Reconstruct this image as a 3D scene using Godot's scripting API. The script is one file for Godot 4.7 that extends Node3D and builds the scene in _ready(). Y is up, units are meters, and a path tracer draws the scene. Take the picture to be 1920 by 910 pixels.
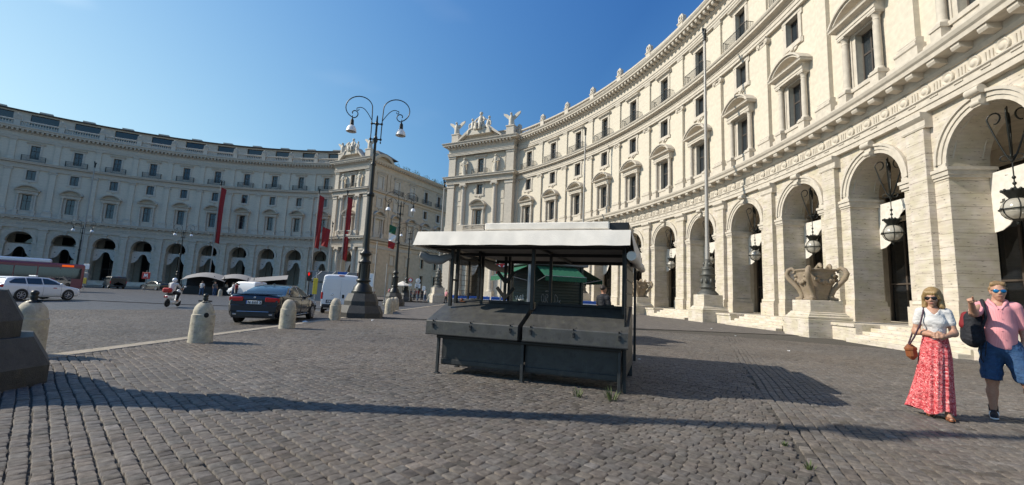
extends Node3D

const CX := -50.48
const CZ := 26.844
const RR := 69.343
const DT := 6.0 / 69.343
const AXIS := 0.4883
const PHI0 := 0.3789
const SUN_EL := 37.0
const SUN_BACK := 0.0
const EXPOSURE := 1.3

var rng := RandomNumberGenerator.new()
var M := {}
var taken := {}

class MB:
	var v := PackedVector3Array()
	var n := PackedVector3Array()
	var c := PackedColorArray()
	var ix := PackedInt32Array()
	var cc := Color.WHITE
	var coloured := false

	func tri(a: Vector3, b: Vector3, d: Vector3) -> void:
		var k := v.size()
		var nn := (b - a).cross(d - a).normalized()
		for p in [a, b, d]:
			v.append(p); n.append(nn); c.append(cc)
		ix.append(k); ix.append(k + 2); ix.append(k + 1)

	func quad(a: Vector3, b: Vector3, d: Vector3, e: Vector3) -> void:
		var k := v.size()
		var nn := (d - a).cross(e - b).normalized()
		v.append(a); v.append(b); v.append(d); v.append(e)
		for i in 4:
			n.append(nn); c.append(cc)
		ix.append(k); ix.append(k + 2); ix.append(k + 1)
		ix.append(k); ix.append(k + 3); ix.append(k + 2)

	func box(x0: float, x1: float, y0: float, y1: float, z0: float, z1: float, cut := 1) -> void:
		for i in cut:
			var a := lerpf(x0, x1, float(i) / cut)
			var b := lerpf(x0, x1, float(i + 1) / cut)
			quad(Vector3(a, y0, z1), Vector3(b, y0, z1), Vector3(b, y1, z1), Vector3(a, y1, z1))
			quad(Vector3(b, y0, z0), Vector3(a, y0, z0), Vector3(a, y1, z0), Vector3(b, y1, z0))
			quad(Vector3(a, y1, z1), Vector3(b, y1, z1), Vector3(b, y1, z0), Vector3(a, y1, z0))
			quad(Vector3(a, y0, z0), Vector3(b, y0, z0), Vector3(b, y0, z1), Vector3(a, y0, z1))
			if i == 0:
				quad(Vector3(a, y0, z0), Vector3(a, y0, z1), Vector3(a, y1, z1), Vector3(a, y1, z0))
			if i == cut - 1:
				quad(Vector3(b, y0, z1), Vector3(b, y0, z0), Vector3(b, y1, z0), Vector3(b, y1, z1))

	# box with chamfered edges, centred at t's origin
	func bevel(t: Transform3D, s: Vector3, b := 0.01) -> void:
		var h := s * 0.5
		b = minf(b, minf(h.x, minf(h.y, h.z)) * 0.9)
		var p := func(ax: int, sx: int, sy: int, sz: int) -> Vector3:
			var q := Vector3(h.x * sx, h.y * sy, h.z * sz)
			if ax != 0: q.x -= b * sx
			if ax != 1: q.y -= b * sy
			if ax != 2: q.z -= b * sz
			return t * q
		for s1 in [-1, 1]:
			var f := [[0, s1, -1, -1], [0, s1, 1, -1], [0, s1, 1, 1], [0, s1, -1, 1]]
			var g := [[1, -1, s1, -1], [1, -1, s1, 1], [1, 1, s1, 1], [1, 1, s1, -1]]
			var e := [[2, -1, -1, s1], [2, 1, -1, s1], [2, 1, 1, s1], [2, -1, 1, s1]]
			for face in [f, g, e]:
				var q := []
				for w in face:
					q.append(p.call(w[0], w[1], w[2], w[3]))
				_out(q, t)
			for s2 in [-1, 1]:
				_out([p.call(0, s1, s2, -1), p.call(0, s1, s2, 1), p.call(1, s1, s2, 1), p.call(1, s1, s2, -1)], t)
				_out([p.call(0, s1, -1, s2), p.call(0, s1, 1, s2), p.call(2, s1, 1, s2), p.call(2, s1, -1, s2)], t)
				_out([p.call(1, -1, s1, s2), p.call(1, 1, s1, s2), p.call(2, 1, s1, s2), p.call(2, -1, s1, s2)], t)
				for s3 in [-1, 1]:
					_out([p.call(0, s1, s2, s3), p.call(1, s1, s2, s3), p.call(2, s1, s2, s3)], t)

	# polygon turned to face away from t's origin
	func _out(q: Array, t: Transform3D) -> void:
		var mid := Vector3.ZERO
		for w in q: mid += w
		mid /= q.size()
		var nn: Vector3 = (q[1] - q[0]).cross(q[2] - q[0])
		if nn.dot(mid - t.origin) < 0:
			q.reverse()
		if q.size() == 4:
			quad(q[0], q[1], q[2], q[3])
		else:
			tri(q[0], q[1], q[2])

	# rows of points to one smooth sheet; close_u joins the ends of each row
	func grid(rows: Array, close_u := false, flip := false) -> void:
		var k := v.size()
		var nr := rows.size()
		var nc: int = rows[0].size()
		for r in nr:
			for q in nc:
				var l: int = q - 1
				var m: int = q + 1
				if close_u:
					l = (q + nc - 1) % nc; m = (q + 1) % nc
				else:
					l = maxi(l, 0); m = mini(m, nc - 1)
				var du: Vector3 = rows[r][m] - rows[r][l]
				var dv: Vector3 = rows[mini(r + 1, nr - 1)][q] - rows[maxi(r - 1, 0)][q]
				if du.length_squared() < 1e-12:
					var rr: int = 1 if r == 0 else r - 1
					du = rows[rr][m] - rows[rr][l]
				if dv.length_squared() < 1e-12:
					dv = Vector3.UP
				var nn := du.cross(dv).normalized()
				v.append(rows[r][q]); n.append(-nn if flip else nn); c.append(cc)
		for r in nr - 1:
			for q in (nc if close_u else nc - 1):
				var a := k + r * nc + q
				var b := k + r * nc + (q + 1) % nc
				var d := b + nc
				var e := a + nc
				if flip:
					for w in [a, b, d, a, d, e]: ix.append(w)
				else:
					for w in [a, d, b, a, e, d]: ix.append(w)

	func tube(path: Array, rad, sides := 8, caps := true) -> void:
		var rows := []
		var up := Vector3.UP
		var prev := Vector3.ZERO
		for i in path.size():
			var d: Vector3 = (path[mini(i + 1, path.size() - 1)] - path[maxi(i - 1, 0)]).normalized()
			if i == 0:
				if absf(d.dot(up)) > 0.9: up = Vector3.RIGHT
				prev = d.cross(up).normalized()
			var s := (prev - d * prev.dot(d)).normalized()
			prev = s
			var w := d.cross(s)
			var r: float = rad[i] if rad is Array else rad
			var row := []
			for j in sides:
				var a := TAU * j / sides
				row.append(path[i] + (s * cos(a) + w * sin(a)) * r)
			rows.append(row)
		grid(rows, true, false)
		if caps:
			for e in 2:
				var row: Array = rows[0] if e == 0 else rows[-1]
				var o: Vector3 = path[0] if e == 0 else path[-1]
				for j in sides:
					if e == 0: tri(o, row[(j + 1) % sides], row[j])
					else: tri(o, row[j], row[(j + 1) % sides])

	# profile of (radius, height) turned about t's y axis; a repeated point makes a sharp edge
	func lathe(prof: Array, sides := 16, t := Transform3D(), square := 0.0) -> void:
		var part := []
		var row_of := func(p: Vector2) -> Array:
			var row := []
			for j in sides:
				var a := TAU * (j + square) / sides
				row.append(t * Vector3(p.x * sin(a), p.y, p.x * cos(a)))
			return row
		for i in prof.size():
			part.append(row_of.call(prof[i]))
			if i + 1 < prof.size() and prof[i].is_equal_approx(prof[i + 1]) or i + 1 == prof.size():
				if part.size() > 1: grid(part, true)
				part = []

	# the same with flat faces, for octagons and squares
	func prism(prof: Array, sides := 8, t := Transform3D(), turn := 0.5) -> void:
		var rows := []
		for p in prof:
			var row := []
			for j in sides:
				var a := TAU * (j + turn) / sides
				row.append(t * Vector3(p.x * sin(a), p.y, p.x * cos(a)))
			rows.append(row)
		for r in rows.size() - 1:
			for j in sides:
				var b: int = (j + 1) % sides
				quad(rows[r][j], rows[r][b], rows[r + 1][b], rows[r + 1][j])
		var o := Vector3.ZERO
		for w in rows[-1]: o += w
		o /= sides
		for j in sides:
			tri(o, rows[-1][j], rows[-1][(j + 1) % sides])

	func ball(o: Vector3, r: Vector3, seg := 12, rings := 8, bs := Basis()) -> void:
		var rows := []
		for i in rings + 1:
			var la := -PI / 2 + PI * i / rings
			var row := []
			for j in seg:
				var a := TAU * j / seg
				row.append(o + bs * Vector3(r.x * cos(la) * sin(a), r.y * sin(la), r.z * cos(la) * cos(a)))
			rows.append(row)
		grid(rows, true)

	# flat outline in x,y given thickness from z0 to z1
	func slab(poly: PackedVector2Array, z0: float, z1: float, t := Transform3D()) -> void:
		if Geometry2D.is_polygon_clockwise(poly):
			poly.reverse()
		var tr := Geometry2D.triangulate_polygon(poly)
		for i in range(0, tr.size(), 3):
			var a := poly[tr[i]]; var b := poly[tr[i + 1]]; var d := poly[tr[i + 2]]
			if (b - a).cross(d - a) < 0:
				var w := b; b = d; d = w
			tri(t * Vector3(a.x, a.y, z1), t * Vector3(b.x, b.y, z1), t * Vector3(d.x, d.y, z1))
			tri(t * Vector3(a.x, a.y, z0), t * Vector3(d.x, d.y, z0), t * Vector3(b.x, b.y, z0))
		for i in poly.size():
			var a := poly[i]; var b := poly[(i + 1) % poly.size()]
			quad(t * Vector3(a.x, a.y, z0), t * Vector3(b.x, b.y, z0), t * Vector3(b.x, b.y, z1), t * Vector3(a.x, a.y, z1))

	# section of (projection, height) pulled along x
	func sweep(prof: Array, x0: float, x1: float, cut := 3, ends := true) -> void:
		for i in cut:
			var a := lerpf(x0, x1, float(i) / cut)
			var b := lerpf(x0, x1, float(i + 1) / cut)
			for j in prof.size() - 1:
				var p: Vector2 = prof[j]; var q: Vector2 = prof[j + 1]
				quad(Vector3(a, p.y, p.x), Vector3(b, p.y, p.x), Vector3(b, q.y, q.x), Vector3(a, q.y, q.x))
		if ends:
			var poly := PackedVector2Array()
			for p in prof: poly.append(p)
			var tr := Geometry2D.triangulate_polygon(poly)
			for i in range(0, tr.size(), 3):
				var a := poly[tr[i]]; var b := poly[tr[i + 1]]; var d := poly[tr[i + 2]]
				if (b - a).cross(d - a) < 0:
					var w := b; b = d; d = w
				tri(Vector3(x0, a.y, a.x), Vector3(x0, b.y, b.x), Vector3(x0, d.y, d.x))
				tri(Vector3(x1, a.y, a.x), Vector3(x1, d.y, d.x), Vector3(x1, b.y, b.x))

	# bends the straight bay round the circle of the palace fronts
	func bend() -> void:
		var rr := 69.343
		for i in v.size():
			var p := v[i]
			var a := p.x / rr
			var r := rr - p.z
			v[i] = Vector3(r * sin(a), p.y, rr - r * cos(a))
			n[i] = n[i].rotated(Vector3.UP, -a)

	func mesh(mat: Material = null) -> ArrayMesh:
		var arr := []
		arr.resize(Mesh.ARRAY_MAX)
		arr[Mesh.ARRAY_VERTEX] = v
		arr[Mesh.ARRAY_NORMAL] = n
		if coloured:
			arr[Mesh.ARRAY_COLOR] = c
		arr[Mesh.ARRAY_INDEX] = ix
		var m := ArrayMesh.new()
		m.add_surface_from_arrays(Mesh.PRIMITIVE_TRIANGLES, arr)
		if mat: m.surface_set_material(0, mat)
		return m

func W(x: float, zf: float, y := 0.0) -> Vector3:
	return Vector3(x, y, -zf)

func at(x: float, zf: float, y := 0.0, turn := 0.0) -> Transform3D:
	return Transform3D(Basis(Vector3.UP, turn), Vector3(x, y, -zf))

func numbered(called: String) -> String:
	if not taken.has(called):
		taken[called] = 0
		return called
	taken[called] += 1
	return "%s_%03d" % [called, taken[called]]

func thing(called: String, label: String, category: String, t := Transform3D(), group := "") -> Node3D:
	var o := Node3D.new()
	o.name = numbered(called)
	add_child(o)
	o.transform = t
	o.set_meta("label", label)
	o.set_meta("category", category)
	if group: o.set_meta("group", group)
	return o

func part(parent: Node, called: String, mesh: Mesh, mat: Material = null, t := Transform3D()) -> MeshInstance3D:
	var o := MeshInstance3D.new()
	o.name = called
	o.mesh = mesh
	if mat: o.material_override = mat
	parent.add_child(o, true)
	o.transform = t
	return o

func node(parent: Node, called: String, t := Transform3D()) -> Node3D:
	var o := Node3D.new()
	o.name = called
	parent.add_child(o, true)
	o.transform = t
	return o

func copy(o: Node3D, t: Transform3D, label: String) -> Node3D:
	var r: Node3D = o.duplicate()
	var base := String(o.name)
	var cut := base.rfind("_0")
	if cut > 0: base = base.substr(0, cut)
	r.name = numbered(base)
	add_child(r)
	r.transform = t
	r.set_meta("label", label)
	return r

func single(called: String, mb: MB, mat: Material, label: String, category: String, t := Transform3D(), group := "") -> MeshInstance3D:
	var o := MeshInstance3D.new()
	o.name = numbered(called)
	o.mesh = mb.mesh(mat)
	add_child(o)
	o.transform = t
	o.set_meta("label", label)
	o.set_meta("category", category)
	if group: o.set_meta("group", group)
	return o

func structure(called: String, mb: MB, mat: Material) -> MeshInstance3D:
	var o := MeshInstance3D.new()
	o.name = numbered(called)
	o.mesh = mb.mesh(mat)
	add_child(o)
	o.set_meta("kind", "structure")
	return o

func lin(r: float, g: float, b: float, a := 1.0) -> Color:
	var q := Color(r, g, b).linear_to_srgb()
	q.a = a
	return q

func mat(called: String, col: Color, rough := 0.7, metal := 0.0, tex: Texture2D = null, scale := 0.25, normal: Texture2D = null, depth := 0.5) -> StandardMaterial3D:
	var m := StandardMaterial3D.new()
	m.albedo_color = col
	m.roughness = rough
	m.metallic = metal
	if tex:
		m.albedo_texture = tex
	if normal:
		m.normal_enabled = true
		m.normal_texture = normal
		m.normal_scale = depth
	if tex or normal:
		m.uv1_triplanar = true
		m.uv1_world_triplanar = true
		m.uv1_scale = Vector3.ONE * scale
	M[called] = m
	return m

func noise(freq: float, oct := 4, sd := 1, kind := FastNoiseLite.TYPE_SIMPLEX_SMOOTH) -> FastNoiseLite:
	var f := FastNoiseLite.new()
	f.seed = sd
	f.frequency = freq
	f.noise_type = kind
	f.fractal_octaves = oct
	return f

func tile(w: int, h: int, freq: float, oct: int, sd: int, to_w := 0, to_h := 0) -> PackedByteArray:
	var im := noise(freq, oct, sd).get_seamless_image(w, h)
	im.convert(Image.FORMAT_L8)
	if to_w: im.resize(to_w, to_h, Image.INTERPOLATE_CUBIC)
	return im.get_data()

func from_bytes(rgb: PackedByteArray, w: int, h: int) -> ImageTexture:
	var im := Image.create_from_data(w, h, false, Image.FORMAT_RGB8, rgb)
	im.generate_mipmaps()
	return ImageTexture.create_from_image(im)

func normal_from(grey: PackedByteArray, w: int, h: int, k := 4.0) -> ImageTexture:
	var im := Image.create_from_data(w, h, false, Image.FORMAT_L8, grey)
	im.convert(Image.FORMAT_RGBA8)
	im.bump_map_to_normal_map(k)
	im.generate_mipmaps()
	return ImageTexture.create_from_image(im)

func b8(x: float) -> int:
	return clampi(int(x * 255.0), 0, 255)

func make_materials() -> void:
	var N := 512
	# travertine: level streaks, blotches and small dark pits
	var st := tile(48, 512, 0.05, 4, 3, N, N)
	var bl := tile(N, N, 0.008, 4, 4)
	var pit := tile(128, 512, 0.09, 2, 9, N, N)
	var rgb := PackedByteArray(); rgb.resize(N * N * 3)
	var hgt := PackedByteArray(); hgt.resize(N * N)
	for i in N * N:
		var s := st[i] / 255.0
		var b := bl[i] / 255.0
		var w := 0.86 + 0.11 * s + 0.10 * (b - 0.5)
		var p := pit[i] / 255.0
		var hole := 0.0
		if p > 0.76 and s < 0.55: hole = minf((p - 0.76) * 6.0, 0.5)
		w -= hole * 0.7
		rgb[i * 3] = b8(w); rgb[i * 3 + 1] = b8(w * (0.955 + 0.03 * s)); rgb[i * 3 + 2] = b8(w * (0.87 + 0.09 * b))
		hgt[i] = b8(0.6 + 0.25 * s - hole)
	var trav := from_bytes(rgb, N, N)
	var trav_n := normal_from(hgt, N, N, 5.0)
	mat("trav", lin(0.62, 0.59, 0.545), 0.75, 0, trav, 0.28, trav_n, 0.35)
	mat("trav_pale", lin(0.66, 0.63, 0.58), 0.7, 0, trav, 0.33, trav_n, 0.5)
	mat("trav_old", lin(0.31, 0.26, 0.205), 0.85, 0, trav, 0.6, trav_n, 1.0)
	mat("marble", lin(0.62, 0.60, 0.56), 0.6, 0, trav, 0.5)
	# walls faced with thin pale brick: level courses, faint
	var f1 := tile(N, N, 0.01, 5, 21)
	var f2 := tile(N, N, 0.12, 3, 22)
	for y in N:
		for x in N:
			var i := y * N + x
			var course := y / 32
			var off := (course % 2) * 48
			var gap := 1.0
			if y % 32 < 2 or (x + off) % 96 < 2: gap = 0.965
			var tone := 0.985 + 0.025 * (hash(course * 91 + ((x + off) / 96) * 17) % 100) / 100.0
			var w := gap * tone * (0.90 + 0.08 * (f1[i] / 255.0) + 0.05 * (f2[i] / 255.0))
			rgb[i * 3] = b8(w); rgb[i * 3 + 1] = b8(w * 0.975); rgb[i * 3 + 2] = b8(w * 0.92)
			hgt[i] = b8(0.7 * (1.0 if gap > 0.95 else 0.4) + 0.1 * f2[i] / 255.0)
	mat("wall", lin(0.63, 0.60, 0.558), 0.85, 0, from_bytes(rgb, N, N), 0.5, normal_from(hgt, N, N, 3.0), 0.2)
	# smooth weathered plaster and carved trim
	for i in N * N:
		var w := 0.86 + 0.14 * (f1[i] / 255.0) * (0.8 + 0.2 * f2[i] / 255.0)
		rgb[i * 3] = b8(w); rgb[i * 3 + 1] = b8(w * 0.98); rgb[i * 3 + 2] = b8(w * 0.95)
		hgt[i] = f2[i]
	var soft := from_bytes(rgb, N, N)
	var soft_n := normal_from(hgt, N, N, 2.0)
	M["soft"] = null
	mat("trim", lin(0.61, 0.575, 0.52), 0.8, 0, soft, 0.4, soft_n, 0.25)
	mat("street_wall", lin(0.66, 0.54, 0.40), 0.85, 0, soft, 0.2, soft_n, 0.25)
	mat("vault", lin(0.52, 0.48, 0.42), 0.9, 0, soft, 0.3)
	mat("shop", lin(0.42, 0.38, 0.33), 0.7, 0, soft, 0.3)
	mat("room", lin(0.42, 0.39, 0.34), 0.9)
	mat("roof", lin(0.10, 0.085, 0.075), 0.85, 0, soft, 0.5)
	mat("curtain", lin(0.45, 0.43, 0.39), 0.9, 0, soft, 0.9)
	mat("sash", lin(0.07, 0.055, 0.045), 0.5, 0)
	var g := mat("glass", lin(0.035, 0.045, 0.055, 0.55), 0.03, 0)
	g.transparency = BaseMaterial3D.TRANSPARENCY_ALPHA
	g.metallic_specular = 0.9
	var gd := mat("glass_dark", lin(0.012, 0.014, 0.017, 0.9), 0.03, 0)
	gd.transparency = BaseMaterial3D.TRANSPARENCY_ALPHA
	gd.metallic_specular = 0.8
	var gm := mat("glass_milk", lin(0.45, 0.42, 0.36, 0.75), 0.15, 0)
	gm.transparency = BaseMaterial3D.TRANSPARENCY_ALPHA
	# paving
	for i in N * N:
		var a := f1[i] / 255.0
		var b := f2[i] / 255.0
		var w := 0.62 + 0.26 * a + 0.22 * (b - 0.3)
		rgb[i * 3] = b8(w); rgb[i * 3 + 1] = b8(w * 0.985); rgb[i * 3 + 2] = b8(w * 0.97)
		hgt[i] = b8(0.5 * a + 0.5 * b)
	var stone := from_bytes(rgb, N, N)
	var stone_n := normal_from(hgt, N, N, 6.0)
	var cob := mat("cobble", Color.WHITE, 0.52, 0, stone, 2.6, stone_n, 0.8)
	cob.vertex_color_use_as_albedo = true
	cob.metallic_specular = 0.2
	mat("joint", lin(0.12, 0.108, 0.09), 0.95, 0, stone, 1.8, stone_n, 1.0)
	# far paving, where single stones run together
	var cell := FastNoiseLite.new()
	cell.seed = 5; cell.noise_type = FastNoiseLite.TYPE_CELLULAR; cell.frequency = 0.055
	cell.cellular_return_type = FastNoiseLite.RETURN_DISTANCE2_DIV
	var ci := cell.get_seamless_image(N, N); ci.convert(Image.FORMAT_L8)
	var cd := ci.get_data()
	for i in N * N:
		var a := f1[i] / 255.0
		var b := f2[i] / 255.0
		var w := (0.55 + 0.25 * a + 0.2 * b) * (0.8 + 0.2 * (1.0 - cd[i] / 255.0))
		rgb[i * 3] = b8(w); rgb[i * 3 + 1] = b8(w * 0.985); rgb[i * 3 + 2] = b8(w * 0.97)
		hgt[i] = b8(1.0 - cd[i] / 255.0)
	var farstone := from_bytes(rgb, N, N)
	var farn := normal_from(hgt, N, N, 3.0)
	mat("far_pave", lin(0.27, 0.245, 0.222), 0.75, 0, farstone, 0.35, farn, 0.8)
	mat("far_road", lin(0.185, 0.183, 0.185), 0.5, 0, farstone, 0.35, farn, 0.8)
	mat("kerb", lin(0.36, 0.33, 0.29), 0.8, 0, trav, 0.7, stone_n, 0.4)
	mat("earth", lin(0.09, 0.08, 0.07), 0.95, 0, stone, 0.3)
	var gr := tile(N, N, 0.018, 5, 33)
	var sc := tile(512, 24, 0.06, 3, 34, N, N)
	for i in N * N:
		var a := gr[i] / 255.0
		var w := 0.66 + 0.22 * (f1[i] / 255.0) + 0.10 * (f2[i] / 255.0)
		if a > 0.66: w += 0.10 * minf((a - 0.66) * 9.0, 1.0)
		if a < 0.30: w -= 0.12 * minf((0.30 - a) * 9.0, 1.0)
		if sc[i] > 205: w += 0.10
		rgb[i * 3] = b8(w * 1.01); rgb[i * 3 + 1] = b8(w); rgb[i * 3 + 2] = b8(w * (0.98 if a < 0.6 else 0.93))
		hgt[i] = gr[i]
	var grime := from_bytes(rgb, N, N)
	var grime_n := normal_from(hgt, N, N, 2.0)
	# iron, paint, cloth
	mat("iron", lin(0.016, 0.019, 0.018), 0.42, 0.2, soft, 1.5, stone_n, 0.25)
	mat("iron_grey", lin(0.10, 0.105, 0.10), 0.55, 0.3, soft, 1.0, stone_n, 0.3)
	mat("base_stone", lin(0.065, 0.064, 0.064), 0.6, 0, grime, 0.9, stone_n, 0.6)
	mat("bollard", lin(0.66, 0.60, 0.50), 0.85, 0, grime, 0.9, stone_n, 0.6)
	mat("pole", lin(0.42, 0.42, 0.42), 0.5, 0.3, soft, 1.2)
	mat("steel", lin(0.35, 0.36, 0.38), 0.35, 0.8)
	mat("stall", lin(0.050, 0.056, 0.062), 0.45, 0.1, grime, 0.8, grime_n, 0.3)
	mat("stall_lid", lin(0.100, 0.100, 0.100), 0.5, 0.1, grime, 0.7, grime_n, 0.4)
	mat("stall_dark", lin(0.014, 0.015, 0.016), 0.5, 0.1, soft, 1.3)
	var cv := mat("canvas", lin(0.84, 0.815, 0.77), 0.85, 0, soft, 0.6, soft_n, 0.35)
	cv.backlight_enabled = true
	cv.backlight = Color(0.12, 0.115, 0.10)
	mat("canvas_grey", lin(0.30, 0.30, 0.31), 0.9, 0, soft, 0.9, soft_n, 0.4)
	mat("banner_white", lin(0.74, 0.73, 0.71), 0.8, 0, soft, 0.5)
	mat("banner_red", lin(0.34, 0.018, 0.022), 0.8, 0, soft, 0.7)
	mat("green", lin(0.010, 0.12, 0.062), 0.75, 0, soft, 0.9)
	mat("green_dark", lin(0.012, 0.030, 0.026), 0.5, 0, soft, 0.9)
	mat("white_paint", lin(0.76, 0.77, 0.79), 0.3, 0)
	M["white_paint"].clearcoat_enabled = true
	mat("white", lin(0.78, 0.78, 0.78), 0.5, 0)
	mat("red", lin(0.45, 0.015, 0.012), 0.4, 0)
	mat("yellow", lin(0.60, 0.45, 0.03), 0.5, 0)
	mat("blue", lin(0.02, 0.10, 0.42), 0.5, 0)
	mat("grey_plastic", lin(0.20, 0.21, 0.22), 0.5, 0)
	var nv := mat("navy_paint", lin(0.006, 0.007, 0.012), 0.22, 0.3)
	nv.clearcoat_enabled = true
	nv.clearcoat_roughness = 0.03
	var bp := mat("black_paint", lin(0.010, 0.010, 0.011), 0.25, 0.1)
	bp.clearcoat_enabled = true
	var bu := mat("bus_red", lin(0.22, 0.012, 0.016), 0.3, 0)
	bu.clearcoat_enabled = true
	mat("rubber", lin(0.012, 0.012, 0.012), 0.85)
	mat("rim", lin(0.42, 0.42, 0.44), 0.3, 0.8)
	mat("chrome", lin(0.6, 0.6, 0.62), 0.12, 1.0)
	mat("tail", lin(0.42, 0.008, 0.008), 0.15)
	mat("plastic", lin(0.02, 0.02, 0.021), 0.55)
	mat("leather", lin(0.26, 0.085, 0.03), 0.5, 0, soft, 3.0)
	mat("leaf", lin(0.045, 0.085, 0.02), 0.7)
	M["leaf"].backlight_enabled = true
	M["leaf"].backlight = Color(0.05, 0.08, 0.02)
	mat("weed", lin(0.075, 0.10, 0.03), 0.75)
	mat("skin", lin(0.52, 0.30, 0.215), 0.55, 0, soft, 6.0, soft_n, 0.35)
	M["skin"].subsurf_scatter_enabled = true
	M["skin"].subsurf_scatter_strength = 0.1
	var pk := noise(0.035, 3, 61).get_seamless_image(256, 256); pk.convert(Image.FORMAT_L8)
	var pk2 := noise(0.11, 2, 62).get_seamless_image(256, 256); pk2.convert(Image.FORMAT_L8)
	var pd := pk.get_data(); var pd2 := pk2.get_data()
	var sk := PackedByteArray(); sk.resize(256 * 256 * 3)
	for i in 256 * 256:
		var band := absf(fmod(pd[i] / 255.0 * 7.0 + pd2[i] / 255.0 * 0.8, 1.0) - 0.5) * 2.0
		var cw := Color(0.66, 0.14, 0.17).lerp(Color(0.86, 0.40, 0.42), clampf(band * 1.4, 0, 1))
		if band > 0.78: cw = Color(0.93, 0.76, 0.73)
		if pd2[i] > 176: cw = Color(0.50, 0.06, 0.10)
		sk[i * 3] = b8(cw.r); sk[i * 3 + 1] = b8(cw.g); sk[i * 3 + 2] = b8(cw.b)
	var wrinkle := normal_from(tile(256, 256, 0.022, 3, 71), 256, 256, 9.0)
	mat("skirt", Color.WHITE, 0.85, 0, from_bytes(sk, 256, 256), 0.8, wrinkle, 0.8)
	var hs := tile(256, 10, 0.16, 3, 81, 256, 256)
	var hb := PackedByteArray(); hb.resize(256 * 256 * 3)
	for i in 256 * 256:
		var w := 0.45 + 0.75 * (hs[i] / 255.0)
		hb[i * 3] = b8(w); hb[i * 3 + 1] = b8(w * 0.97); hb[i * 3 + 2] = b8(w * 0.9)
	var strands := from_bytes(hb, 256, 256)
	var strand_n := normal_from(hs, 256, 256, 6.0)
	mat("white_cloth", lin(0.70, 0.71, 0.74), 0.85, 0, soft, 3.0, wrinkle, 1.0)
	var ck := PackedByteArray(); ck.resize(64 * 64 * 3)
	for y in 64:
		for x in 64:
			var q := (1 if x % 8 < 4 else 0) + (1 if y % 8 < 4 else 0)
			var cw: Color = [Color(0.90, 0.66, 0.67), Color(0.86, 0.58, 0.60), Color(0.82, 0.50, 0.53)][q]
			var i := (y * 64 + x) * 3
			ck[i] = b8(cw.r); ck[i + 1] = b8(cw.g); ck[i + 2] = b8(cw.b)
	mat("pink_shirt", Color.WHITE, 0.85, 0, from_bytes(ck, 64, 64), 9.0, wrinkle, 0.35)
	mat("denim", lin(0.030, 0.095, 0.24), 0.85, 0, grime, 2.4, wrinkle, 1.2)
	mat("navy_cloth", lin(0.014, 0.016, 0.026), 0.8, 0, grime, 2.4, wrinkle, 1.0)
	mat("red_cloth", lin(0.22, 0.012, 0.018), 0.8, 0, soft, 3.0)
	mat("grey_cloth", lin(0.12, 0.12, 0.13), 0.85, 0, soft, 3.0)
	mat("blonde", lin(0.42, 0.29, 0.14), 0.5, 0, strands, 5.0, strand_n, 1.2)
	mat("sandy", lin(0.36, 0.24, 0.13), 0.6, 0, strands, 6.0, strand_n, 1.2)
	mat("dark_hair", lin(0.025, 0.016, 0.011), 0.6)
	mat("lips", lin(0.36, 0.10, 0.09), 0.45)
	mat("strap", lin(0.05, 0.02, 0.035), 0.7)
	mat("glass_lens", lin(0.01, 0.008, 0.008), 0.06)
	mat("lens_blue", lin(0.02, 0.20, 0.42), 0.05, 0.7)
	mat("skin_tan", lin(0.40, 0.20, 0.125), 0.5)

func make_sky() -> void:
	var w := 1024
	var h := 512
	var im := Image.create(w, h, false, Image.FORMAT_RGBF)
	var el := deg_to_rad(SUN_EL)
	var sun := Vector3(-cos(el), sin(el), -cos(el) * SUN_BACK).normalized()
	var wisp := noise(1.3, 4, 77)
	for y in h:
		var la := PI * 0.5 - PI * (y + 0.5) / h
		for x in w:
			var lo := TAU * (x + 0.5) / w
			var d := Vector3(cos(la) * sin(lo), sin(la), -cos(la) * cos(lo))
			var cs := d.dot(sun)
			if cs < 0.15: cs = 0.15 + 0.5 * (0.15 - cs)
			var up := maxf(d.y, 0.0)
			var c := Vector3(exp(-1.695 + 2.457 * cs - 2.989 * up), exp(-0.863 + 1.585 * cs - 2.019 * up), exp(-0.409 + 0.874 * cs - 0.876 * up)) / EXPOSURE
			var cl := wisp.get_noise_3d(d.x * 2.0, d.y * 7.0, d.z * 2.0)
			c += Vector3(0.5, 0.42, 0.3) * maxf(cl - 0.3, 0.0) * exp((cs - 1.0) * 4.0)
			if d.y < 0.0:
				c = c.lerp(Vector3(0.16, 0.15, 0.14), clampf(-d.y * 12.0, 0.0, 1.0))
			im.set_pixel(x, y, Color(c.x, c.y, c.z))
	var pm := PanoramaSkyMaterial.new()
	pm.panorama = ImageTexture.create_from_image(im)
	var sky := Sky.new()
	sky.sky_material = pm
	var env := Environment.new()
	env.background_mode = Environment.BG_SKY
	env.sky = sky
	env.background_energy_multiplier = 1.0
	env.tonemap_mode = Environment.TONE_MAPPER_LINEAR
	env.tonemap_exposure = EXPOSURE
	env.sdfgi_enabled = true
	env.ssao_enabled = true
	env.ssil_enabled = true
	var we := WorldEnvironment.new()
	we.name = "world_environment"
	we.environment = env
	add_child(we)
	var su := DirectionalLight3D.new()
	su.name = "sun"
	su.light_color = Color(1.0, 0.965, 0.90)
	su.light_energy = 1.4
	su.light_angular_distance = 0.5
	su.shadow_enabled = true
	add_child(su)
	su.look_at_from_position(Vector3.ZERO, -sun, Vector3.UP)

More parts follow.
